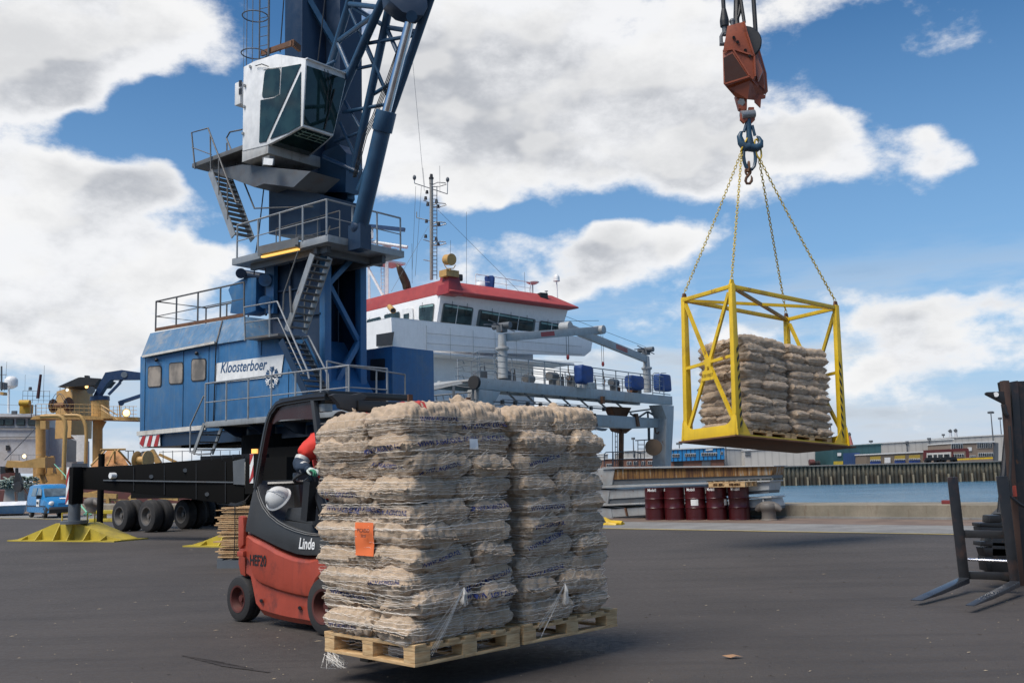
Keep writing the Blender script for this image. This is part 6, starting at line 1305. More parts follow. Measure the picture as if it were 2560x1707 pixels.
# blue print on the sacks
def print_on(items, bvh, F4, side, l, pos, along, LX, LY, txt='WWW.AGRICO.NL', size=.052, tilt=0., rise=.0):
    o = near(items, l, pos)
    if o is None: return
    z = .143+LHN*(l+.5)+rise; 
    if side == 'front': c = F4 @ Vector((along*LX, -.30, z)); x, y, dv = wX, ZU, hY
    else: c = F4 @ Vector((-.30, along*LY, z)); x, y, dv = -hY, ZU, wX
    m = frame(c, x*math.cos(tilt)+y*math.sin(tilt), y*math.cos(tilt)-x*math.sin(tilt)); t = text_mb(txt, size, Matrix(), bold=.012)
    if on_bvh(bvh, t, m, dv, .004):
        t.v = [o.matrix_world.inverted() @ v for v in t.v]; q = t.build('print', INKB, None, smooth=False); q.parent = o
rs_ = random.Random(12)
for l in range(10):
    for items, bvh, F4, LX in ((S1, B1, F1, .95), (S2, B2, FS2, .97)):
        for (o, M, ll, pos, qt) in [i for i in items if i[2] == l]:
            if pos.startswith('front') and rs_.random() < .32: print_on(items, bvh, F4, 'front', l, pos, .26 if 'left' in pos else .74, LX, 1.04, size=rs_.uniform(.04,.055), tilt=rs_.uniform(-.05,.25), rise=rs_.uniform(-.04,.05))
            if items is S1 and pos.endswith('left') and rs_.random() < .36: print_on(items, bvh, F4, 'side', l, pos, .25 if 'front' in pos else .75 if 'back' in pos else .5, LX, 1.04, size=rs_.uniform(.04,.05), tilt=rs_.uniform(-.1,.1), rise=rs_.uniform(-.04,.05))
# red bands and loose mouths on the top layers
def top_band(items, bvh, F4, x0, y0, x1, y1, w_, mat, pos, name='red_band'):
    o = near(items, 9, pos); n = 26; b = MB(); a, c = Vector((x0,y0,0)), Vector((x1,y1,0)); sd_ = (c-a).normalized().cross(Vector((0,0,1)))
    rows = []
    for i in range(n+1):
        for s_ in (-.5, -.17, .17, .5):
            p = a.lerp(c, i/n)+sd_*w_*s_; q = F4 @ Vector((p.x, p.y, 2.6)); h = bvh.ray_cast(q, Vector((0,0,-1)), 2)
            b.v.append((h[0]+Vector((0,0,.004))) if h[0] is not None and h[0].z > 1.4 else (b.v[-4] if len(b.v) > 4 else q-Vector((0,0,.8))))
    for i in range(n):
        for k in range(3): f = (i*4+k, i*4+k+1, i*4+4+k+1, i*4+4+k); b.f.append(f)
    b.v = [o.matrix_world.inverted() @ v for v in b.v]; q = b.build(name, mat, None); q.parent = o
top_band(S1, B1, F1, .12, .02, .16, .36, .055, SRED, 'front left'); top_band(S1, B1, F1, .62, .30, .95, .26, .05, SRED, 'front right'); top_band(S1, B1, F1, .55, .50, .99, .60, .05, SRED, 'back middle'); top_band(S2, B2, FS2, .55, .42, .95, .38, .045, SRED, 'front right'); top_band(S1, B1, F1, .06, .55, .3, .9, .05, SRED, 'back left')
def flap(items, F4, bvh, x, y, a, pos, w_=.16, h_=.10):
    o = near(items, 9, pos); q = F4 @ Vector((x, y, 2.6)); h = bvh.ray_cast(q, Vector((0,0,-1)), 2)[0]
    if h is None: return
    dx, dy = wX*math.cos(a)+hY*math.sin(a), -wX*math.sin(a)+hY*math.cos(a); b = MB(); n = 8
    for i in range(n+1):
        u = i/n-.5
        for k in range(5):
            t = k/4; p = h+dx*u*w_*(1+.25*t)+dy*(t*h_*.5+.012*math.sin(u*9+x*5))+ZU*(-.02+t*h_+.018*math.sin(u*8+y*9)*t); b.v.append(p)
    for i in range(n):
        for k in range(4): b.f.append((i*5+k, (i+1)*5+k, (i+1)*5+k+1, i*5+k+1))
    b.v = [o.matrix_world.inverted() @ v for v in b.v]; me = b.build('sack_mouth', BUR, None); me.parent = o
    s_ = me.modifiers.new('t', 'SOLIDIFY'); s_.thickness = .006
flap(S1, F1, B1, .40, .22, .5, 'front left', .12, .06); flap(S1, F1, B1, .60, .18, -.5, 'front right', .11, .07); flap(S2, FS2, B2, .42, .20, .3, 'front left', .16, .04); flap(S2, FS2, B2, .55, .16, -.6, 'front right', .12, .045); flap(S1, F1, B1, .1, .75, 1.2, 'back left', .08, .04)
# paper labels, net tails
def sheet_on(F4, bvh, c, x, dv, w_, h_, mat, name, label, cat, lift=.02, n=8):
    b = MB()
    for i in range(n+1):
        for k in range(n+1): b.v.append(Vector(((i/n-.5)*w_, (k/n-.5)*h_, 0)))
    for i in range(n):
        for k in range(n): b.f.append((i*(n+1)+k, (i+1)*(n+1)+k, (i+1)*(n+1)+k+1, i*(n+1)+k+1))
    m = frame(c, x, ZU); on_bvh(bvh, b, m, dv, lift)
    dep = [(v-c).dot(dv) for v in b.v]; md = sum(dep)/len(dep)
    b.v = [v+dv*((md-d_)*.75) for v, d_ in zip(b.v, dep)]; mn = md
    o = b.build(name, mat); tag(o, label, cat); return o, mn
OR = paint('orange_paper', (.70,.15,.04), .7, var=.08, bump=0)
pc = atV('L', 365, 800, F1 @ Vector((-.03, 0, 0)), hY)-wX*.27
o, mn = sheet_on(F1, B1, pc, -hY, wX, .21, .23, OR, 'orange_label', 'orange paper label with black print tucked under the net of the left stack', 'label', .018)
for txt, dx, dz, sz in (('PICASSO', .02, .06, .036), ('35/55', .02, .022, .026)):
    m = frame(pc-hY*dx+ZU*dz+wX*(mn-.024), -hY, ZU); t = text_mb(txt, sz, Matrix(), bold=.02); t.v = [m @ v for v in t.v]; t.build('lettering', BLACK, o, smooth=False)
pc2 = atV('L', 982, 282, F1 @ Vector((0, -.03, 0)), wX)-hY*.27
sheet_on(F1, B1, pc2, wX, hY, .085, .075, MATS['white_paint'], 'white_label', 'small white paper label on the right side of the left netted stack', 'label', .014, 4)
def tail(pts_top, length, spread, n, name, label, seed, F4):
    rs = random.Random(seed); b = MB(); p0 = Vector(pts_top)
    for k in range(n):
        dx, dy = rs.uniform(-spread, spread), rs.uniform(-.02, .02); b.tube([p0, p0+wX*dx*.6+ZU*-length*.35-hY*rs.uniform(.0,.02), p0+wX*dx+hY*dy-ZU*length*rs.uniform(.7, 1)], .0016, 3)
    for k in range(8):
        e_ = p0+wX*(-.28+rs.uniform(-.04,.05))*(1 if spread < .05 else .9)+ZU*-rs.uniform(.28,.42)-hY*.0; b.tube([p0, p0.lerp(e_,.5)-hY*.01, e_], .0011, 3)
    o = b.build(name, NETM, smooth=False); tag(o, label, 'net')
tail(atV('L', 915, 1060, F1 @ Vector((0,-.055,0)), wX), .13, .028, 36, 'net_tail', 'white knotted tail of net hanging on the front of the left stack', 1, F1); tail(atV('L', 1465, 1040, F2 @ Vector((0,-.055,0)), wX), .16, .024, 42, 'net_tail', 'white knotted tail of net hanging on the front of the right stack', 2, F2)
rs = random.Random(3); b = MB(); c_ = F1 @ Vector((-.0, .93, -.02))
for k in range(60):
    a = c_+Vector((rs.uniform(-.05,.05), rs.uniform(-.05,.05), rs.uniform(-.01,.03))); b.tube([a, a+Vector((rs.uniform(-.02,.08), rs.uniform(-.06,.0), -rs.uniform(.02,.06))), a+Vector((rs.uniform(-.02,.12), rs.uniform(-.05,.0), -rs.uniform(.04,.10)))], .0013, 3)
tag(b.build('net_tail', NETM, smooth=False), 'loose white frayed net hanging under the left corner of the left pallet', 'net')
# ============================================================ hanging cage
NY = 17.4
CN = atY('H', 512, 1352, NY); cdx = ang(33); cr = atV('H', 1380, 1440, CN, cdx); cll = atV('H', 120, 1402, CN, ang(123))
cX = (cr-CN).normalized(); cL = (cr-CN).length-.02; cYv = (cll-CN).normalized(); cD = (cll-CN).length; cZ = cX.cross(cYv).normalized(); cYv = cZ.cross(cX)
CH = (atV('H', 465, 172, CN, cdx)-CN).length; FC = frame(CN, cX, cYv)
def C3(x, y, z): return FC @ Vector((x, y, z))
cage = thing('lifting_cage', 'yellow steel lifting cage hanging on four chains, holding two pallets of sacks', 'cage', tuple(CN))
for k, (x, y) in enumerate(((0,0),(0,cD),(cL,0),(cL,cD))):
    b = MB(); w0, w1 = .155, .095; sg = 1 if x == 0 else -1; sy_ = 1 if y == 0 else -1
    b.loft([[C3(x+sg*(-.04),y-.05,-.05), C3(x+sg*(w0-.04),y-.05,-.05), C3(x+sg*(w0-.04),y+.05,-.05), C3(x-sg*.04,y+.05,-.05)], [C3(x-sg*.03,y-.045,CH), C3(x+sg*(w1-.03),y-.045,CH), C3(x+sg*(w1-.03),y+.045,CH), C3(x-sg*.03,y+.045,CH)]])
    p_ = b.build('corner_post', YEL, cage, bevel=.008)
    MB().prism([C3(x-.03*sg,y-.02,CH), C3(x+.07*sg,y-.02,CH), C3(x+.05*sg,y-.02,CH+.08), C3(x-.01*sg,y-.02,CH+.08)], C3(x,y+.02,CH)-C3(x,y-.02,CH)).build('lifting_lug', RUSTM if k else YEL, p_)
    if y == 0:
        h = MB()
        for q in range(9):
            z = .02+q*.165; wz = w0-(w0-w1)*z/CH-.004; a_, c_ = x+sg*(wz-.04)-sg*.055, x+sg*(wz-.04)
            h.prism([C3(a_,-.052,z), C3(c_,-.052,z+.09), C3(c_,-.052,z+.165), C3(a_,-.052,z+.08)], C3(0,-.004,0)-C3(0,0,0))
        h.build('hazard_stripes', BLACK, p_)
for a, c in (((0,0),(cL,0)),((0,cD),(cL,cD)),((0,0),(0,cD)),((cL,0),(cL,cD))): MB().bar(C3(*a,CH-.05), C3(*c,CH-.05), .07, .07).build('top_rail', YEL, cage, bevel=.005)
RY_ = paint('rusty_yellow', (.34,.20,.03), .6, dirt=(.10,.04,.02), damt=.9, rust=.3)
for a, c in (((0,0),(cL,cD)),((cL,0),(0,cD))): MB().bar(C3(*a,CH-.05), C3(*c,CH-.06), .055, .055).build('top_diagonal', RY_ if a == (0,0) else YEL, cage)
MB().obox(C3(-.12,-.10,-.14), C3(cL+.22,-.1,-.14)-C3(-.12,-.1,-.14), C3(0,cD+.1,0)-C3(0,-.1,0), C3(0,0,.03)-C3(0,0,0)).build('floor_plate', RUSTM, cage, bevel=.004)
b = MB(); 
for y in (-.06, cD+.02): b.obox(C3(-.05,y,-.11), C3(cL+.1,y,-.11)-C3(-.05,y,-.11), C3(0,y+.04,0)-C3(0,y,0), C3(0,0,.03)-C3(0,0,0))
b.build('floor_edge', YELD, cage)
for x, s_ in ((-.05, 1), (cL+.05, -1)):
    pr = [(-.1,-.11),(-.06,.07)]; pts = [C3(x,-.10,-.11), C3(x,-.06,.24)]
    for k in range(9): a = math.pi/2*k/8; pts.append(C3(x, .05+.20*(1-math.cos(a)), .24-.15*math.sin(a)))
    for k in range(9): a = math.pi/2*(1-k/8); pts.append(C3(x, cD-.05-.20*(1-math.cos(a)), .24-.15*math.sin(a)))
    pts += [C3(x,cD+.06,.24), C3(x,cD+.10,-.11)]; MB().prism(pts, C3(s_*.02,0,0)-C3(0,0,0)).build('end_plate', YEL, cage, bevel=.003)
    for y in (-.045, cD+.03): MB().prism([C3(x+s_*.0,y,-.11), C3(x+s_*.38,y,-.11), C3(x+s_*.12,y,.28), C3(x,y,.28)], C3(0,.015,0)-C3(0,0,0)).build('foot_gusset', YEL, cage)
for x in (.0, cL):
    hub = C3(x, cD*.5, CH*.485); b = MB()
    b.bar(C3(x,.06,CH-.15), hub+(C3(0,-.02,0)-C3(0,0,0)), .055, .055).bar(C3(x,cD-.06,CH-.15), hub, .055, .055).bar(hub, C3(x,.05,.18), .055, .055).bar(hub, C3(x,cD-.06,.1), .055, .055).bar(C3(x,.02,CH*.5), C3(x,cD-.02,CH*.475), .05, .055)
    b.prism([C3(x-.03,cD*.5-.10,CH*.485+.1), C3(x-.03,cD*.5+.10,CH*.485+.06), C3(x-.03,cD*.5+.07,CH*.485-.08), C3(x-.03,cD*.5-.07,CH*.485-.08)], C3(.06,0,0)-C3(0,0,0)); b.build('end_brace', YEL, cage)
pl = MB().prism([C3(-.035,cD*.5-.16,CH*.36), C3(-.035,cD*.5+.17,CH*.36), C3(-.035,cD*.5+.13,CH*.43), C3(-.035,cD*.5-.12,CH*.43)], C3(.02,0,0)-C3(0,0,0)).build('number_plate', YEL, cage)
m = frame(C3(-.039,cD*.5,CH*.393), C3(0,-1,0)-C3(0,0,0), C3(0,0,1)-C3(0,0,0)); t = text_mb('KBV007', .085, Matrix(), bold=.01); t.v = [m @ v for v in t.v]; t.build('lettering', paint('number_dark', (.20,.12,.01), .6), pl, smooth=False)
# pallets and sacks inside
PW = (cL-.62)/2; q0 = C3(.32, .04, -.108); FA = frame(q0, cX, cYv); FB_ = frame(C3(.32+PW+.02, .04, -.108), cX, cYv); PD = cD-.06
pallet(FA, PW, PD, 'wooden pallet in the yellow cage, on the left'); pallet(FB_, PW, PD, 'wooden pallet in the yellow cage, on the right')
LHC = .153
S3 = stack(FA, PW-.03, PD, 11, 'ABCBACABCBA', LHC, 'the left stack in the yellow cage', 'sacks of the left stack in the cage', 21, LOW, LT); FB2 = frame(C3(.32+PW+.09, .04, -.108), cX, cYv)
S4 = stack(FB2, PW-.06, PD, 11, 'BACABCABACA', LHC*.975, 'the right stack in the yellow cage', 'sacks of the right stack in the cage', 33, LOW, LT)
B3, B4 = world_bvh(S3), world_bvh(S4)
net(FA, PW, PD, .10, .143+LHC*10.8, B3, 60, .0015, 'grey white net around the left stack in the yellow cage', 'white nets around the sack stacks', 15, 90, .006); net(FB2, PW-.06, PD, .10, .143+LHC*10.6, B4, 60, .0015, 'grey white net around the right stack in the yellow cage', 'white nets around the sack stacks', 16, 90, .006)
pc = atY('H', 485, 980, NY-.2); sheet_on(FA, B3, pc-cX*.0-cYv*.35, cX, cYv, .22, .25, OR, 'orange_label', 'orange paper label on the left stack behind the striped post of the cage', 'label', .015, 5)
# hook block, chains and ropes
def g3(x, y, Y=17.9): return atY('G', x, y, Y)
HYc = (C3(cL/2,cD/2,0)).y
hb2 = thing('hook_block', 'rusty orange crane hook block with a double blue hook above the yellow cage', 'hook', tuple(g3(725,1100,HYc)))
ORB = paint('block_orange', (.28,.065,.025), .5, dirt=(.09,.02,.012), damt=.8, rust=.1, dscale=3)
def cheek(pts, Y0, th, name='cheek_plate', mat=ORB, bv=.008): return MB().prism([g3(x,y,Y0+k*.0004) for x, y in pts for k in (0,)], Vector((.03,th,0))).build(name, mat, hb2, bevel=bv)
Y0 = HYc
cheek([(560,205),(690,170),(712,262),(770,440),(780,590),(762,630),(730,600),(600,385),(525,400),(540,320)], Y0-.22, .04); cheek([(560,205),(690,170),(755,420),(775,600),(735,600),(620,560),(525,560),(530,400)], Y0-.16, .03)
cheek([(752,300),(785,303),(862,572),(872,712),(850,740),(775,650),(765,440)], Y0+.12, .05); cheek([(700,230),(760,300),(840,560),(850,700),(770,640),(740,430)], Y0+.02, .04)
MB().loft([[g3(x,y,Y_) for x, y, Y_ in ((522,405,Y0-.20),(600,388,Y0-.24),(735,598,Y0-.24),(845,705,Y0+.15),(700,500,Y0+.2),(560,420,Y0+.1))], [g3(x,y,Y_) for x, y, Y_ in ((528,660,Y0-.20),(545,680,Y0-.24),(735,612,Y0-.24),(850,742,Y0+.15),(790,700,Y0+.2),(600,680,Y0+.1))]]).build('counterweight', ORB, hb2, bevel=.01)
MB().prism([g3(x,y,Y0-.248) for x, y in ((530,455),(600,420),(722,602),(700,612),(540,648))], (0,.006,0)).build('painted_recess_shade', paint('block_shadow', (.045,.014,.008), .8, dirt=(.02,.01,.008), damt=.8), hb2)  # dark sheet painted in for the shade inside the block's hollow
bb = MB()
for p_, q_ in (((600,386),(770,440)),((600,386),(735,600)),((690,172),(712,262)),((712,262),(770,440)),((770,440),(778,600)),((525,402),(600,386)),((540,660),(735,600))): bb.bar(g3(*p_,Y0-.245), g3(*q_,Y0-.245), .03, .03)
bb.build('stiffener', ORB, hb2)
for p_ in ((610,295),(735,440),(640,330),(700,395)): MB().cyl(g3(*p_,Y0-.26), g3(*p_,Y0-.2), .03, n=8).build('bolt', BLACK, hb2)
MB().prism([g3(x,y,Y0-.1) for x, y in ((715,250),(755,330),(835,560),(800,640),(775,520),(755,420))], (.02,.03,0)).build('inner_plate', paint('block_light', (.35,.13,.08), .4, dirt=(.15,.04,.02), damt=.6), hb2)
MB().loft([[g3(x,y,Y_) for x, y, Y_ in ((545,678,Y0-.18),(740,612,Y0-.2),(850,740,Y0+.12),(700,700,Y0+.15))], [g3(x,y,Y_) for x, y, Y_ in ((618,760,Y0-.1),(720,780,Y0-.12),(800,790,Y0+.1),(700,780,Y0+.12))]]).build('lower_housing', ORB, hb2)
MB().lathe(g3(690,330,Y0-.14), Vector((.2,1,0)), [(.05,0),(.32,.01),(.34,.03),(.30,.06),(.34,.09),(.32,.11),(.05,.12)], 32).build('sheave', BLACK, hb2)
b = MB().prism([g3(x,y,Y0-.08) for x, y in ((625,745),(715,745),(715,850),(690,870),(655,850))], (0,.16,0)); b.build('yoke', ORB, hb2, bevel=.01); MB().cyl(g3(668,803,Y0-.10), g3(668,803,Y0-.06), .075, n=6).build('yoke_bolt', GALV, hb2)
MB().prism([g3(x,y,Y0+.02) for x, y in ((770,745),(860,745),(858,770),(825,775),(820,845),(775,800))], (0,.04,0)).build('keeper_plate', ORB, hb2)
for x0 in (690, 748): MB().prism([g3(x0+q_,y,Y0-.07 if x0 < 700 else Y0-.03) for q_, y in ((-22,840),(22,840),(30,940),(0,970),(-30,940))], (0,.06,0)).build('clevis_plate', ORB, hb2, bevel=.01)
MB().cyl(g3(668,905,Y0-.05), g3(770,895,Y0), .085).build('clevis_pin', GALV, hb2)
HKB = paint('hook_blue', (.02,.06,.10), .4, dirt=(.05,.05,.05), damt=.6)
b = MB(); b.tube([g3(722,940,Y0), g3(730,1050,Y0), g3(738,1150,Y0), g3(738,1185,Y0)], [.06,.055,.085,.05], 12)
b.tube([g3(735,1150,Y0), g3(700,1160,Y0), g3(668,1120,Y0), g3(655,1070,Y0), g3(668,1040,Y0), g3(682,1032,Y0)], [.09,.09,.075,.055,.035,.012], 12); b.tube([g3(740,1155,Y0), g3(785,1165,Y0), g3(818,1140,Y0), g3(822,1110,Y0), g3(805,1080,Y0), g3(788,1068,Y0)], [.09,.085,.07,.05,.035,.012], 12)
b.tube([g3(712,960,Y0-.02), g3(690,1035,Y0-.02)], .03, 8).tube([g3(755,985,Y0), g3(775,1065,Y0)], .03, 8); b.build('double_hook', HKB, hb2)
def linkring(mb, c, ax, ay, lx, ly, r, n=14):
    pts = []
    for k in range(n): a = 2*math.pi*k/n; pts.append(c+ax*lx*math.copysign(abs(math.cos(a))**.8, math.cos(a))+ay*ly*math.sin(a))
    return mb.tube(pts, r, 6, closed=True)
b = MB(); c = g3(733,1225,Y0); linkring(b, c, Vector((1,0,0)), ZU, .115, .27, .035); b.build('oval_link', HKB, hb2)
b = MB(); linkring(b, g3(728,1305,Y0), Vector((0,1,0)), ZU, .05, .09, .02); b.tube([g3(728,1320,Y0), g3(722,1350,Y0)], .04, 8); linkring(b, g3(722,1345,Y0), Vector((1,0,0)), ZU, .05, .07, .022); pts = [g3(x,y,Y0) for x, y in ((735,1355),(725,1375),(708,1395),(702,1420),(712,1440),(735,1440),(750,1420),(752,1395),(745,1378))]; b.tube(pts, [.028]*7+[.02,.01], 8); b.build('small_hook', RUSTM, hb2)
b = MB(); q = g3(668,1165,Y0); linkring(b, g3(693,1135,Y0), (g3(720,1085,Y0)-g3(668,1185,Y0)).normalized(), Vector((.3,1,0)).normalized(), .155, .05, .018); b.build('sling_ring', YEL, hb2); b = MB(); linkring(b, g3(800,1170,Y0), (g3(785,1100,Y0)-g3(808,1230,Y0)).normalized(), Vector((1,.3,0)).normalized(), .20, .06, .018); b.build('sling_ring', YEL, hb2)
YCH = paint('chain_yellow', (.52,.38,.05), .5, dirt=(.16,.11,.03), damt=.5)
def chain(a, c, label):
    n = int((c-a).length/.062); dv = (c-a).normalized(); s1 = dv.cross(Vector((0,1,0))).normalized(); s2 = dv.cross(s1); b = MB()
    for k in range(n):
        t = (k+.5)/n; p = a.lerp(c, t)-ZU*.10*math.sin(math.pi*t)*abs(dv.x); linkring(b, p, dv, s1 if k % 2 else s2, .043, .022, .0072, 10)
    tag(b.build('chain', YCH), label, 'chain', 'yellow chains between hook and cage')
HL, HR_ = g3(672,1185,Y0), g3(806,1235,Y0)
chain(HL, C3(.02,cD,CH+.09), 'leftmost yellow chain, from the hook to the far left corner of the cage'); chain(HL, C3(.02,0,CH+.09), 'second yellow chain from the left, down to the near striped post'); chain(HR_, C3(cL-.02,cD,CH+.09), 'third yellow chain from the left, down to the rear cage corner'); chain(HR_, C3(cL-.02,0,CH+.09), 'rightmost yellow chain, from the hook to the right cage corner')
def rope(pts, r, label): tag(MB().tube([g3(*p) for p in pts], r, 8).build('wire_rope', BLACK), label, 'rope', 'ropes holding the hook block')
rope([(512,-300,Y0-.1),(527,0,Y0-.1),(533,120,Y0-.1),(537,150,Y0-.1)], .042, 'thick black wire rope, leftmost above the hook block, ending in a cone'); rope([(640,-300,Y0),(630,165,Y0),(640,250,Y0-.08)], .06, 'thick black wire rope running straight into the hook block'); rope([(655,-200,Y0-.05),(665,0,Y0-.05),(692,180,Y0-.1)], .035, 'black wire rope slanting right into the hook block'); rope([(758,-300,Y0+.1),(765,0,Y0+.1),(786,320,Y0+.08)], .045, 'black wire rope, rightmost above the hook block'); rope([(668,20,Y0-.02),(650,110,Y0-.02),(625,175,Y0-.02)], .04, 'black wire rope slanting left into the hook block')
b = MB(); b.lathe(g3(538,210,Y0-.1), g3(533,110,Y0-.1)-g3(538,210,Y0-.1), [(.085,0),(.09,.08),(.09,.12),(.045,.36)], 16); b.build('rope_socket', BLACK, hb2); b = MB(); b.tube([g3(538,205,Y0-.1), g3(542,280,Y0-.1)], .055, 8).tube([g3(x,y,Y0-.12) for x, y in ((512,345),(510,290),(525,262),(545,262),(580,300),(580,345))], .035, 8).tube([g3(500,348,Y0-.12), g3(590,348,Y0-.12)], .04, 8).tube([g3(x,y,Y0-.14) for x, y in ((598,175),(600,220),(580,300))], .04, 8).ball(g3(598,170,Y0-.12), .06); b.build('shackle', GREYD, hb2)
# ============================================================ red forklift carrying the pallets
hd = Vector((.73,-.683,0)).normalized(); wd_ = Vector((.683,.73,0)).normalized()     # heading, and across to its far side
FP = atZ('K', 165, 1388); FP = FP+wd_*.04
fk = thing('forklift', 'red and black forklift with black overhead guard carrying two pallets of sacks', 'forklift', (FP.x+.6, FP.y+.1, 0))
FRED = paint('forklift_red', (.32,.050,.026), .45, dirt=(.10,.028,.022), damt=.7, var=.16, dscale=4.5, bump=.08, streak=.25); FGR = paint('forklift_grey', (.035,.037,.039), .55, dirt=(.07,.065,.06), damt=.5, bump=.1); FBK = paint('forklift_black', (.012,.011,.011), .32, dirt=(.04,.035,.03), damt=.4, bump=.04)
BW = 1.04
def fo(x, y, off=0., r='O'): return atV(r, x, y, FP-wd_*off, hd)
def fside(name, pts, mat, off=0., depth=BW, r='O', bevel=0, parent=None): return MB().prism([fo(*p, off, r) for p in pts], wd_*depth).build(name, mat, parent or fk, bevel=bevel)
# red body: a loft over vertical slices, with the swaging line along the flank
top = [(112,492),(150,498),(200,520),(270,552),(340,590),(400,632),(480,668),(560,700),(620,712),(700,722),(780,722),(850,712),(960,700)]
bot = [(105,905),(150,945),(175,1000),(205,1190),(245,1262),(330,1290),(430,1315),(530,1335),(620,1348),(690,1360),(752,1372),(765,1200),(790,1050)]
bot = [(108,900),(150,930),(200,1205),(245,1262),(330,1290),(430,1315),(530,1335),(620,1348),(700,1362),(752,1370),(775,1120),(850,960),(960,900)]
rings = []
for (x0, y0), (x1, y1) in zip(top, bot):
    T_, B_ = fo(x0,y0), fo(x1,y1); rg = []
    for s, o_ in ((0,.06),(.03,.022),(.08,.0),(.50,-.005),(.56,.005),(.60,.035),(.66,.035),(.92,.03),(1,.07)): rg.append(T_.lerp(B_, s)+wd_*o_)
    rg += [p+wd_*(BW-2*o_) for p, o_ in zip(rg[::-1], (.07,.03,.035,.035,.005,-.005,.0,.022,.06))]; rings.append(rg)
fb = MB().loft(rings).build('body', FRED, fk, sharp=28)
MB().prism([fo(x,y,-.05) for x, y in ((60,560),(118,500),(122,900),(75,880),(55,780))], wd_*.94).build('counterweight', FRED, fk, bevel=.02)
for x, y in ((272,1122),(630,1188)): MB().cyl(fo(x,y,-.045), fo(x,y,.0), .017, n=10).build('bolt_hole', BLACK, fk)
MB().prism([fo(x,y,.03) for x, y in ((58,335),(75,330),(100,345),(108,420),(105,600),(70,640),(55,620))], wd_*.06).build('latch_post', FRED, fk, bevel=.01); MB().prism([fo(x,y,.045) for x, y in ((45,662),(102,660),(102,715),(45,712))], wd_*.07).build('latch_box', FRED, fk, bevel=.008)
# dark upper shell and seat deck
sh = [(120,480),(135,380),(165,230),(190,120),(215,40),(240,0),(255,60),(265,130),(290,240),(350,330),(430,390),(500,430),(600,470),(700,500),(790,512),(840,512),(960,500),(960,690),(850,705),(780,702),(690,702),(600,690),(500,655),(420,620),(330,575),(240,530),(160,490)]
fside('upper_shell', sh, FGR, .012, BW+.024, bevel=.014)
b = MB()
for dx, dy in ((0,0),(-14,14)): b.tube([fo(x+dx,y+dy,.018) for x, y in ((240,60),(262,150),(300,240),(360,320),(440,385),(520,430),(600,462),(700,490),(800,502),(900,500))], .006, 6)
b.build('shell_ridge', GALVD, fk)
fside('seat_deck', [(300,262),(340,300),(430,360),(520,380),(740,412),(790,500),(600,462),(440,385),(330,310)], FGR, -.06, BW-.12)
fside('battery_hood', [(485,362),(520,258),(710,262),(750,395),(760,415)], FGR, -.08, .45, bevel=.012)
lg = MB(); tc_ = (fo(605,600,.02)+fo(770,620,.02))/2
fit_text('Linde', (fo(612,592,.018)+fo(775,600,.018))/2, hd, ZU, (fo(775,620)-fo(605,600)).length*.88, MATS['white_paint'], fk, 'lettering', shear=.3, bold=.025, hscale=1.25)
fit_text('HEF20', (fo(140,745,.008)+fo(305,757,.008))/2+hd*.035, hd, ZU, (fo(300,750)-fo(142,742)).length*.95, BLACK, fk, 'stencil_number', shear=0, bold=.02, hscale=1.35)
# overhead guard
for off in (0., -BW+.06):
    P_ = lambda x, y, r='K': atV(r, x, y, FP-wd_*off, hd)
    b = MB(); b.bar(P_(236,600), P_(268,420), .05, .06); pts = [(236,600),(262,440),(290,290),(305,220),(325,165),(360,118),(400,104),(480,90),(555,78),(640,72)]
    for a_, c_ in zip(pts[:-1], pts[1:]): b.bar(P_(*a_), P_(*c_), .055, .06)
    b.tube([P_(*p) for p in pts], .034, 10); b.build('guard_post', FBK, fk)
    b = MB().prism([atV('N',x,y,FP-wd_*off,hd) for x, y in ((640,420),(700,350),(780,310),(1310,215),(1335,260),(1335,572),(900,575),(780,585),(720,615),(680,650),(640,640))], wd_*.012); b.build('guard_side_plate', paint('guard_brown', (.035,.012,.010), .3, dirt=(.02,.01,.01), damt=.5) if off == 0. else MATS['guard_brown'], fk)
    b = MB(); b.bar(atV('K',565,90,FP-wd_*off,hd), atV('K',592,300,FP-wd_*off,hd), .055, .05).bar(atV('K',592,300,FP-wd_*off,hd), atV('K',625,560,FP-wd_*off,hd), .055, .05); b.build('front_pillar', FGR, fk, bevel=.005)
rp0, rp1 = atV('K',362,112,FP,hd), atV('K',640,70,FP,hd); b = MB()
b.obox(rp0+ZU*.02, rp1-rp0, wd_*.10, ZU*.03); b.obox(rp0+wd_*(BW-.16)+ZU*.02, rp1-rp0, wd_*.10, ZU*.03)
for k in range(6): b.obox(rp0.lerp(rp1, .06+k*.17)+ZU*.01, (rp1-rp0)*.05, wd_*(BW-.06), ZU*.035)
b.build('guard_roof', FBK, fk, bevel=.004); MB().obox(rp1-hd*.1-ZU*.005, hd*.12, wd_*(BW-.02), ZU*.06).build('guard_front_bar', FBK, fk, bevel=.01)
b = MB(); b.prism([atV('N',x,y,FP-wd_*(-.05),hd) for x, y in ((1300,230),(1340,195),(1455,200),(1452,400),(1420,462),(1330,300))], wd_*.05); b.build('tilt_bracket', FGR, fk, bevel=.006)
MB().cyl(atV('N',1520,330,FP+wd_*.1,hd), atV('N',1520,450,FP+wd_*.1,hd), .07).build('work_lamp', GALV, fk)
# wheels
rw = fo(118,1155,-.12); rw.z = .232; RIMR = paint('rim_red', (.075,.016,.011), .55, dirt=(.05,.03,.025), damt=.7); wheel(fk, rw, wd_, .232, .17, RIMR); wheel(fk, rw+wd_*(BW-.25), wd_, .232, .17, RIMR)
fw = fo(925,1240,-.08); fw.z = .27; wheel(fk, fw, wd_, .27, .2, RIMR); wheel(fk, fw+wd_*(BW-.2), wd_, .27, .2, RIMR)
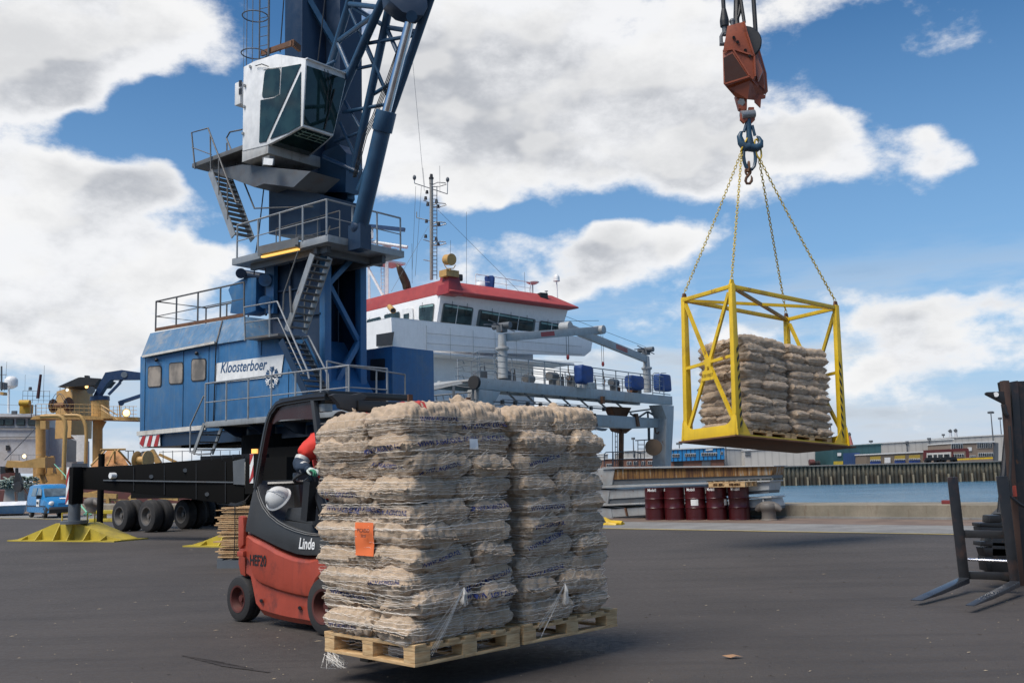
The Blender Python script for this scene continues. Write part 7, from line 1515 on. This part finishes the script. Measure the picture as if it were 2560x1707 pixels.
# mast, carriage and forks (behind the sacks, seen above them and between the boards of the pallets)
MC = PB0+wX*1.06+hY*1.30; MC.z = 0
b = MB()
for o_ in (-.42, -.30, .30, .42): b.obox(MC+wX*(o_-.03), wX*.06, hY*.11, ZU*2.06)
for z in (.35, 1.1, 1.93): b.obox(MC-wX*.45+ZU*z, wX*.9, hY*.05, ZU*.10)
mst = b.build('mast', FBK, fk, bevel=.005)
MB().obox(MC-wX*.55+ZU*1.98-hY*.02, wX*1.3, hY*.10, ZU*.085).build('mast_head', FBK, fk, bevel=.006)
for u in (-.05, .62): MB().obox(MC+wX*u+ZU*1.3-hY*.03, wX*.045, -hY*.02, ZU*.83).build('lift_rod', RUSTM, fk)
b = MB(); b.prism([atV('C',x,y,MC,wX) for x, y in ((1725,1005),(1760,992),(1900,1000),(1975,985),(2025,1010),(1960,1080),(1900,1140),(1800,1110),(1790,1075))], hY*.05); b.build('mast_bracket', FGR, fk, bevel=.006)
b = MB(); b.obox(MC-wX*.75-hY*.10+ZU*.12, wX*1.5, hY*.05, ZU*.12).obox(MC-wX*.75-hY*.10+ZU*.5, wX*1.5, hY*.05, ZU*.12).obox(MC-wX*.7-hY*.12+ZU*.6, wX*1.4, hY*.03, ZU*.6); b.build('carriage', FBK, fk)
for u in (-.72, -.28, .30, .74):
    b = MB(); b.obox(MC+wX*(u-.05)-hY*.02+ZU*.235, wX*.10, -hY*1.05, ZU*.04); b.obox(MC+wX*(u-.05)-hY*.13+ZU*.235, wX*.10, hY*.04, ZU*.45); b.build('fork', FBK, fk, bevel=.004)
# steering wheel, column, seat
swc = atY('N', 1120, 1500, 9.62); b = MB(); ax1, ax2 = hd, wd_
sn = (ZU*.9-hd*.35).normalized(); s1 = sn.cross(wd_).normalized(); s2 = sn.cross(s1)
linkring(b, swc+wd_*.12+hd*.02, s1, s2, .17, .17, .016, 24)
for a in (0, 2.1, 4.2): b.tube([swc+wd_*.12+hd*.02, swc+wd_*.12+hd*.02+(s1*math.cos(a)+s2*math.sin(a))*.165], .012, 6)
b.build('steering_wheel', FGR, fk); b = MB(); b.tube([swc+wd_*.12+hd*.02, swc+wd_*.12+hd*.22-ZU*.35, swc+wd_*.12+hd*.28-ZU*.8], .05, 10); b.bar(swc+wd_*.05-ZU*.05+hd*.1, swc+wd_*.05-ZU*.42+hd*.05, .10, .10); b.build('steering_column', FBK, fk)
b = MB().loft([[FP+hd*x+wd_*y+ZU*z for x, y, z in ((.45,.30,.98),(.98,.30,.95),(.98,.78,.95),(.45,.78,.98))], [FP+hd*x+wd_*y+ZU*z for x, y, z in ((.42,.28,1.08),(1.0,.28,1.05),(1.0,.8,1.05),(.42,.8,1.08))]]); b.loft([[FP+hd*x+wd_*y+ZU*z for x, y, z in ((.33,.32,1.05),(.47,.32,1.05),(.47,.76,1.05),(.33,.76,1.05))], [FP+hd*x+wd_*y+ZU*z for x, y, z in ((.22,.36,1.52),(.32,.36,1.5),(.32,.72,1.5),(.22,.72,1.52))]]); b.build('seat', FBK, fk, bevel=.03)
MB().tube([atY('K',x,y,9.9) for x, y in ((300,575),(400,572),(500,566),(560,560))], .022, 6).build('cross_bar', FBK, fk)
# white helmet on the deck
hc = atY('K', 362, 662, 10.05); he = thing('helmet', 'white hard hat lying on the black deck of the red forklift', 'helmet', tuple(hc-ZU*.1)); hx = (hd*-.25-ZU*.35+wd_*-.0).normalized()
HM = paint('helmet_white', (.56,.56,.54), .35, dirt=(.3,.29,.27), damt=.4, var=.05, bump=0); up_ = (ZU*.62+hd*.05-wd_*.78).normalized(); f_ = up_.cross(wd_).normalized(); r_ = up_.cross(f_)
def dome(r, z0=0.): return [[hc+(f_*math.cos(a)*1.12+r_*math.sin(a))*r*math.cos(t)+up_*(z0+r*1.05*math.sin(t)) for a in [2*math.pi*k/32 for k in range(32)]] for t in [math.pi/2*q/10 for q in range(10)]+[math.pi/2*.985]]
MB().loft(dome(.125), cap=True).build('shell', HM, he, sharp=60)
b = MB(); b.loft([[hc+(f_*math.cos(a)*1.12*k_+r_*math.sin(a)*k_)*.125+up_*z+f_*(q*max(0, math.cos(a))**3) for a in [2*math.pi*k/32 for k in range(32)]] for k_, z, q in ((.99,.012,0),(1.10,-.004,.045),(1.10,-.010,.045),(.97,-.004,0))]); b.build('brim', HM, he)
MB().tube([hc+f_*.125*1.12*math.cos(t)*1.01+up_*.125*1.065*math.sin(t) for t in [math.pi*k/16 for k in range(2,15)]], .008, 6).build('ridge', HM, he)
bc = hc+(-wd_*.8-hd*.1-ZU*.2).normalized()*.128; b = MB(); linkring(b, bc, hd, ZU, .014, .014, .003, 14); b.build('badge', BLACK, he)
# ------------------------------------------------------------ driver
def skinned(name, verts, edges, mat, parent=None, sub=2, cloth=False):
    """verts: (point, radius); one continuous skin"""
    me = bpy.data.meshes.new(name); me.from_pydata([Vector(v[0]) for v in verts], edges, []); o = bpy.data.objects.new(name, me); COL.objects.link(o)
    o.modifiers.new('skin', 'SKIN'); ss = o.modifiers.new('s', 'SUBSURF'); ss.levels = ss.render_levels = sub
    for i, v in enumerate(verts): r = v[1]; me.skin_vertices[0].data[i].radius = r if isinstance(r, tuple) else (r, r)
    me.skin_vertices[0].data[0].use_root = True
    dg = bpy.context.evaluated_depsgraph_get(); m2 = bpy.data.meshes.new_from_object(o.evaluated_get(dg)); bpy.data.objects.remove(o); m2.shade_smooth(); m2.materials.clear(); m2.materials.append(mat)
    if cloth:
        for v in m2.vertices:
            q_ = v.co; v.co = q_+v.normal*(.009*noise.noise(q_*13)+.006*noise.noise(Vector((q_.x*14, q_.y*14, q_.z*34))))
    if parent:
        for v in m2.vertices: v.co -= Vector(parent.location)
    q = bpy.data.objects.new(name, m2); COL.objects.link(q); q.parent = parent; return q
SH = atY('N', 1290, 960, 9.72); EL = atY('N', 1095, 1330, 9.60); WR = atY('N', 1265, 1395, 9.45); HA = atY('N', 1370, 1410, 9.36)
fw_ = hd; HIP = FP+hd*.72+wd_*.55; HIP.z = 1.12; SH2 = SH+wd_*.40; NB = (SH+SH2)/2+ZU*.03+hd*.06; HEAD = NB+hd*.17+ZU*.10
JR = paint('jacket_red', (.62,.035,.02), .8, var=.15, bump=.5, bscale=14); JB = paint('jacket_navy', (.015,.03,.055), .85, var=.25, bump=.5, bscale=14); SKN = paint('skin', (.45,.25,.17), .6, bump=0); REF = paint('reflective_grey', (.48,.47,.44), .4, bump=0); GLV = paint('glove_white', (.50,.55,.50), .85, bump=.3)
prs = thing('person', 'driver in red and navy work jacket with reflective bands, one gloved hand on the wheel', 'person', tuple(HIP))
kn1, kn2 = HIP+hd*.42-wd_*.12+ZU*.04, HIP+hd*.42+wd_*.12+ZU*.04
V_ = [(HIP,.15),(HIP+ZU*.2+hd*.04,.15),(NB-ZU*.16,.165),(NB-ZU*.02,.09),(NB+(HEAD-NB)*.4,.055),(HEAD-ZU*.02,.085),(HEAD+ZU*.09-hd*.01,.07),
      (SH2-ZU*.03,.07),(SH2-ZU*.22-hd*.02,.05),(SH2-ZU*.28+hd*.2,.04),(SH-ZU*.01,.075),(SH.lerp(EL,.5),.058),(EL,.048),(WR,.034),
      (HIP-wd_*.1+hd*.06,.11),(kn1,.075),(kn1-ZU*.4+hd*.06,.05),(kn1-ZU*.44+hd*.17,.04),(HIP+wd_*.1+hd*.06,.11),(kn2,.075),(kn2-ZU*.4+hd*.06,.05),(kn2-ZU*.44+hd*.17,.04)]
E_ = [(0,1),(1,2),(2,3),(3,4),(4,5),(5,6),(2,7),(7,8),(8,9),(2,10),(10,11),(11,12),(12,13),(0,14),(14,15),(15,16),(16,17),(0,18),(18,19),(19,20),(20,21)]
skinned('body', V_, E_, JB, prs)
skinned('jacket', [(NB-ZU*.2,.20),(NB-ZU*.05,.14),(HIP+ZU*.16,.175),(SH+hd*.05+wd_*.02-ZU*.02,.125),(SH.lerp(EL,.35)+hd*.02,.108),(SH.lerp(EL,.70),.090),(SH2,.09),(SH2-ZU*.2,.07)], [(0,1),(0,2),(0,3),(3,4),(4,5),(0,6),(6,7)], JR, prs, sub=3, cloth=True)
skinned('lower_sleeve', [(SH.lerp(EL,.62),.080),(EL-ZU*.01,.080),(EL.lerp(WR,.35),.070),(WR.lerp(EL,.12),.055)], [(0,1),(1,2),(2,3)], JB, prs, sub=3, cloth=True)
def band(a, c, t0, t1, r0, r1): MB().tube([a.lerp(c,t0), a.lerp(c,(t0+t1)/2), a.lerp(c,t1)], [r0,(r0+r1)/2*1.01,r1], 20).build('reflective_band', REF, prs)
band(SH, EL, .68, .82, .074, .070); band(EL, WR, .42, .58, .060, .055)
# head
MB().ball(HEAD+ZU*.03, .105, (.86,.95,1.15), 24, 16).build('head', SKN, prs); MB().ball(HEAD+ZU*.055-hd*.012, .108, (.9,.98,1.1), 24, 16).build('hair', paint('hair_brown', (.05,.03,.02), .8), prs)
MB().loft([[HEAD+hd*(.09+q)+wd_*y+ZU*z for y, z in ((-w_,.0),(w_,.0),(w_*.6,.05),(-w_*.6,.05))] for q, w_ in ((0,.014),(.025,.006))]).build('nose', SKN, prs)
# gloved hand closed on the wheel rim: palm, four fingers and a thumb
hdir = (HA-WR).normalized(); hside = hdir.cross(ZU).normalized(); hup = hside.cross(hdir)
pv = [(WR,.030),(WR+hdir*.04,(.034,.022)),(WR+hdir*.085,(.036,.02))]; skinned('glove_palm', pv, [(0,1),(1,2)], GLV, prs)
for k, (l_, o_) in enumerate(((.072,.028),(.080,.010),(.075,-.009),(.060,-.027))):
    p0 = WR+hdir*.085+hside*o_; skinned('glove_finger', [(p0-hdir*.02,.0105),(p0+hdir*l_*.4,.0100),(p0+hdir*l_*.75-hup*l_*.35,.0093),(p0+hdir*l_*.55-hup*l_*.75,.0085)], [(0,1),(1,2),(2,3)], paint('glove_green', (.04,.22,.12), .85, bump=.3) if k == 0 else MATS['glove_green'] if k == 1 else GLV, prs)
skinned('glove_thumb', [(WR+hdir*.03+hside*.03,.013),(WR+hdir*.055+hside*.052-hup*.01,.012),(WR+hdir*.085+hside*.05-hup*.03,.0105),(WR+hdir*.10+hside*.035-hup*.045,.009)], [(0,1),(1,2),(2,3)], GLV, prs)
# ============================================================ black forklift at the right edge
k2 = thing('forklift', 'dark forklift at the right edge with rusty mast and two bare forks near the ground', 'forklift', (6.4, 12.3, 0))
RBK = paint('worn_black_steel', (.014,.013,.013), .42, dirt=(.10,.045,.025), damt=.5, var=.4, dscale=3.5, rust=.12); RBM = paint('mast_rust', (.055,.028,.018), .6, dirt=(.02,.015,.014), damt=.8, dscale=2.5, rust=.2); BLD = paint('fork_steel', (.10,.11,.125), .3, .7, dirt=(.04,.025,.015), damt=.5)
def m3(x, y, Y=11.5): return atY('M', x, y, Y)
for hx0, hx1, tx0, tx1, ux0, ux1, Yf, tY, label in (((410,470,130,195,342,402,11.45,10.55,'')), ((705,760,447,495,625,690,11.05,9.95,''))):
    o_ = (-58 if ux0 > 500 else 0)
    b = MB(); yb = 1250 if ux0 < 500 else 1270; b.prism([m3(ux0,675 if ux0 < 500 else 670,Yf), m3(ux1,672 if ux0 < 500 else 667,Yf), m3(hx1,yb-5,Yf), m3(hx1,yb+30,Yf), m3(hx0,yb+30,Yf), m3(hx0,yb,Yf)], Vector((.02,.06,0))); b.build('fork_shank', RBK, k2, bevel=.006)
    h0, h1, t0, t1 = m3(hx0,yb,Yf), m3(hx1,yb+4,Yf), m3(tx0,(1378 if ux0 < 500 else 1408),tY), m3(tx1,(1382 if ux0 < 500 else 1412),tY)
    dn = ZU*.045; b = MB().loft([[h0, h1, h1-dn*1.3, h0-dn*1.3], [h0.lerp(t0,.6), h1.lerp(t1,.6), h1.lerp(t1,.6)-dn*.9, h0.lerp(t0,.6)-dn*.9], [t0, t1, t1-dn*.2, t0-dn*.2]]); b.build('fork_blade', BLD, k2, bevel=.003)
MB().bar(m3(432,1000), m3(690,1005,11.3), .05, .085).build('carriage_bar', RBK, k2, bevel=.006); MB().bar(m3(468,1238), m3(730,1245,11.3), .05, .085).build('carriage_bar', RBK, k2, bevel=.006)
MB().tube([m3(460,1147), m3(700,1158,11.3)], .016, 8).build('shaft', MATS['chrome'], k2)
b = MB()
for pts in (((528,938),(660,935),(665,965),(528,958)),((535,960),(680,965),(690,1010),(540,1005)),((590,895),(650,892),(655,935),(588,935)),((535,1045),(690,1050),(690,1075),(535,1070)),((550,1080),(690,1085),(690,1130),(565,1130)),((560,1130),(600,1130),(600,1220),(572,1215)),((600,1000),(700,1000),(700,1240),(600,1240))): b.prism([m3(x,y,11.75) for x, y in pts], (0,.2,0))
b.build('carriage', RBK, k2, bevel=.008)
b = MB()
for xt0, xt1, xb0, xb1, mt_ in ((665,700,750,792,0),):
    MB().prism([m3(x,y,12.0) for x, y in ((xt0,117),(xt1,117),(728,560),(xb1,1330),(xb0,1330),(700,560))], (0,.10,0)).build('mast_channel', RBM, k2, bevel=.006)
MB().prism([m3(x,y,12.08) for x, y in ((648,128),(670,118),(700,200),(780,800),(820,1330),(770,1330),(715,700),(680,300),(655,170))], (0,.08,0)).build('mast_channel', RBK, k2); MB().prism([m3(x,y,12.1) for x, y in ((708,125),(750,118),(835,1330),(790,1330))], (0,.12,0)).build('mast_channel', RBK, k2, bevel=.006)
MB().prism([m3(x,y,12.15) for x, y in ((750,122),(830,118),(905,1330),(835,1330))], (0,.12,0)).build('mast_channel', RBK, k2)
MB().prism([m3(x,y,12.0) for x, y in ((563,190),(572,184),(668,180),(680,250),(668,252),(620,228),(566,200))], (0,.04,0)).build('mast_arm', RBK, k2, bevel=.005); MB().cyl(m3(623,198,11.99), m3(623,198,12.0), .03, n=14).build('pin_hole', WHITE, k2)
MB().tube([m3(x,y,12.0) for x, y in ((665,255),(672,300),(685,318))], .03, 8).build('hose_clip', RBK, k2); MB().tube([m3(x,y,11.9) for x, y in ((690,690),(700,780),(760,830),(800,850))], .02, 6).tube([m3(x,y,11.9) for x, y in ((700,380),(708,520),(702,690),(712,780))], .016, 6).build('hydraulic_hose', BLACK, k2)
MB().prism([m3(x,y,11.95) for x, y in ((722,725),(738,722),(745,785),(722,785))], (0,.02,0)).build('red_reflector', FRED, k2)
MB().prism([m3(x,y,12.3) for x, y in ((720,895),(900,890),(900,1340),(740,1330),(700,1240))], (0,.5,0)).build('front_plate', BLACKM, k2)
wheel(k2, m3(680,1262,12.55).xy.to_3d()+ZU*.33+Vector((.35,0,0)), Vector((.5,-.86,0)).normalized(), .33, .24, RIMD); kx, ky, ko = Vector((.86,.5,0)).normalized(), Vector((-.5,.86,0)).normalized(), Vector((6.75,12.35,0))
MB().prism([ko+kx*x-ky*.1+ZU*z for x, z in ((0.,.30),(.0,.75),(.5,1.0),(1.1,1.05),(1.5,1.35),(2.6,1.30),(2.75,.5),(2.5,.28))], ky*1.2).build('body', FGR, k2, bevel=.04)
for x in (.25, 2.1):
    for y in (-.12, 1.1): wheel(k2, ko+kx*x+ky*y+ZU*.33, ky, .33, .24, RIMD)
for y in (0, 1.0): MB().tube([ko+kx*.1+ky*y+ZU*.7, ko+kx*.5+ky*y+ZU*2.1, ko+kx*1.9+ky*y+ZU*2.15, ko+kx*2.3+ky*y+ZU*1.25], .04, 8).build('guard_post', FBK, k2)
b = MB()
for x in (.55, .9, 1.25, 1.6, 1.9): b.obox(ko+kx*x+ZU*2.1, kx*.07, ky*1.0, ZU*.04)
b.build('guard_roof', FBK, k2); MB().loft([[ko+kx*x+ky*y+ZU*z for x, y, z in ((1.0,.25,1.05),(1.5,.25,1.05),(1.5,.75,1.05),(1.0,.75,1.05))],[ko+kx*x+ky*y+ZU*z for x, y, z in ((1.0,.25,1.18),(1.5,.25,1.18),(1.5,.75,1.18),(1.0,.75,1.18))]]).build('seat', FBK, k2, bevel=.03)
# litter on the asphalt
rs = random.Random(11)
for i, (x, y, s_, lb) in enumerate(((1831,1641,.055,'curled brown dead leaf on the asphalt in the right foreground'),(430,1603,0.0,''),(2432,1628,.0,''))):
    if not s_: continue
    p = atZ('P', x, y, .012); b = MB()
    for k in range(6): a = k*1.05; b.v += [p+Vector((math.cos(a)*s_*(1.5 if k % 3 == 0 else .8), math.sin(a)*s_*.7, .012*(k % 2)))]
    b.v.append(p+ZU*.02); b.f += [(k, (k+1) % 6, 6) for k in range(6)]; tag(b.build('leaf', paint('dead_leaf', (.30,.17,.09), .8)), lb, 'leaf')
b = MB()
for k in range(900):
    p = atZ('P', rs.uniform(-100,2700), 1320+rs.uniform(0,1)**1.3*420, .006); a = rs.uniform(0,3.14); l_ = rs.uniform(.01,.045) if rs.random() < .12 else rs.uniform(.004,.010); q = Vector((math.cos(a), math.sin(a), 0)); r_ = Vector((-q.y, q.x, 0))
    b.v += [p+q*l_, p+r_*.0045+ZU*.004, p-q*l_, p-r_*.0045]; n_ = len(b.v); b.f.append((n_-4,n_-3,n_-2,n_-1))
tag(b.build('litter', paint('straw', (.34,.27,.18), .8), smooth=False), 'pale straw, chips and grit scattered over the asphalt', 'litter', kind='stuff')
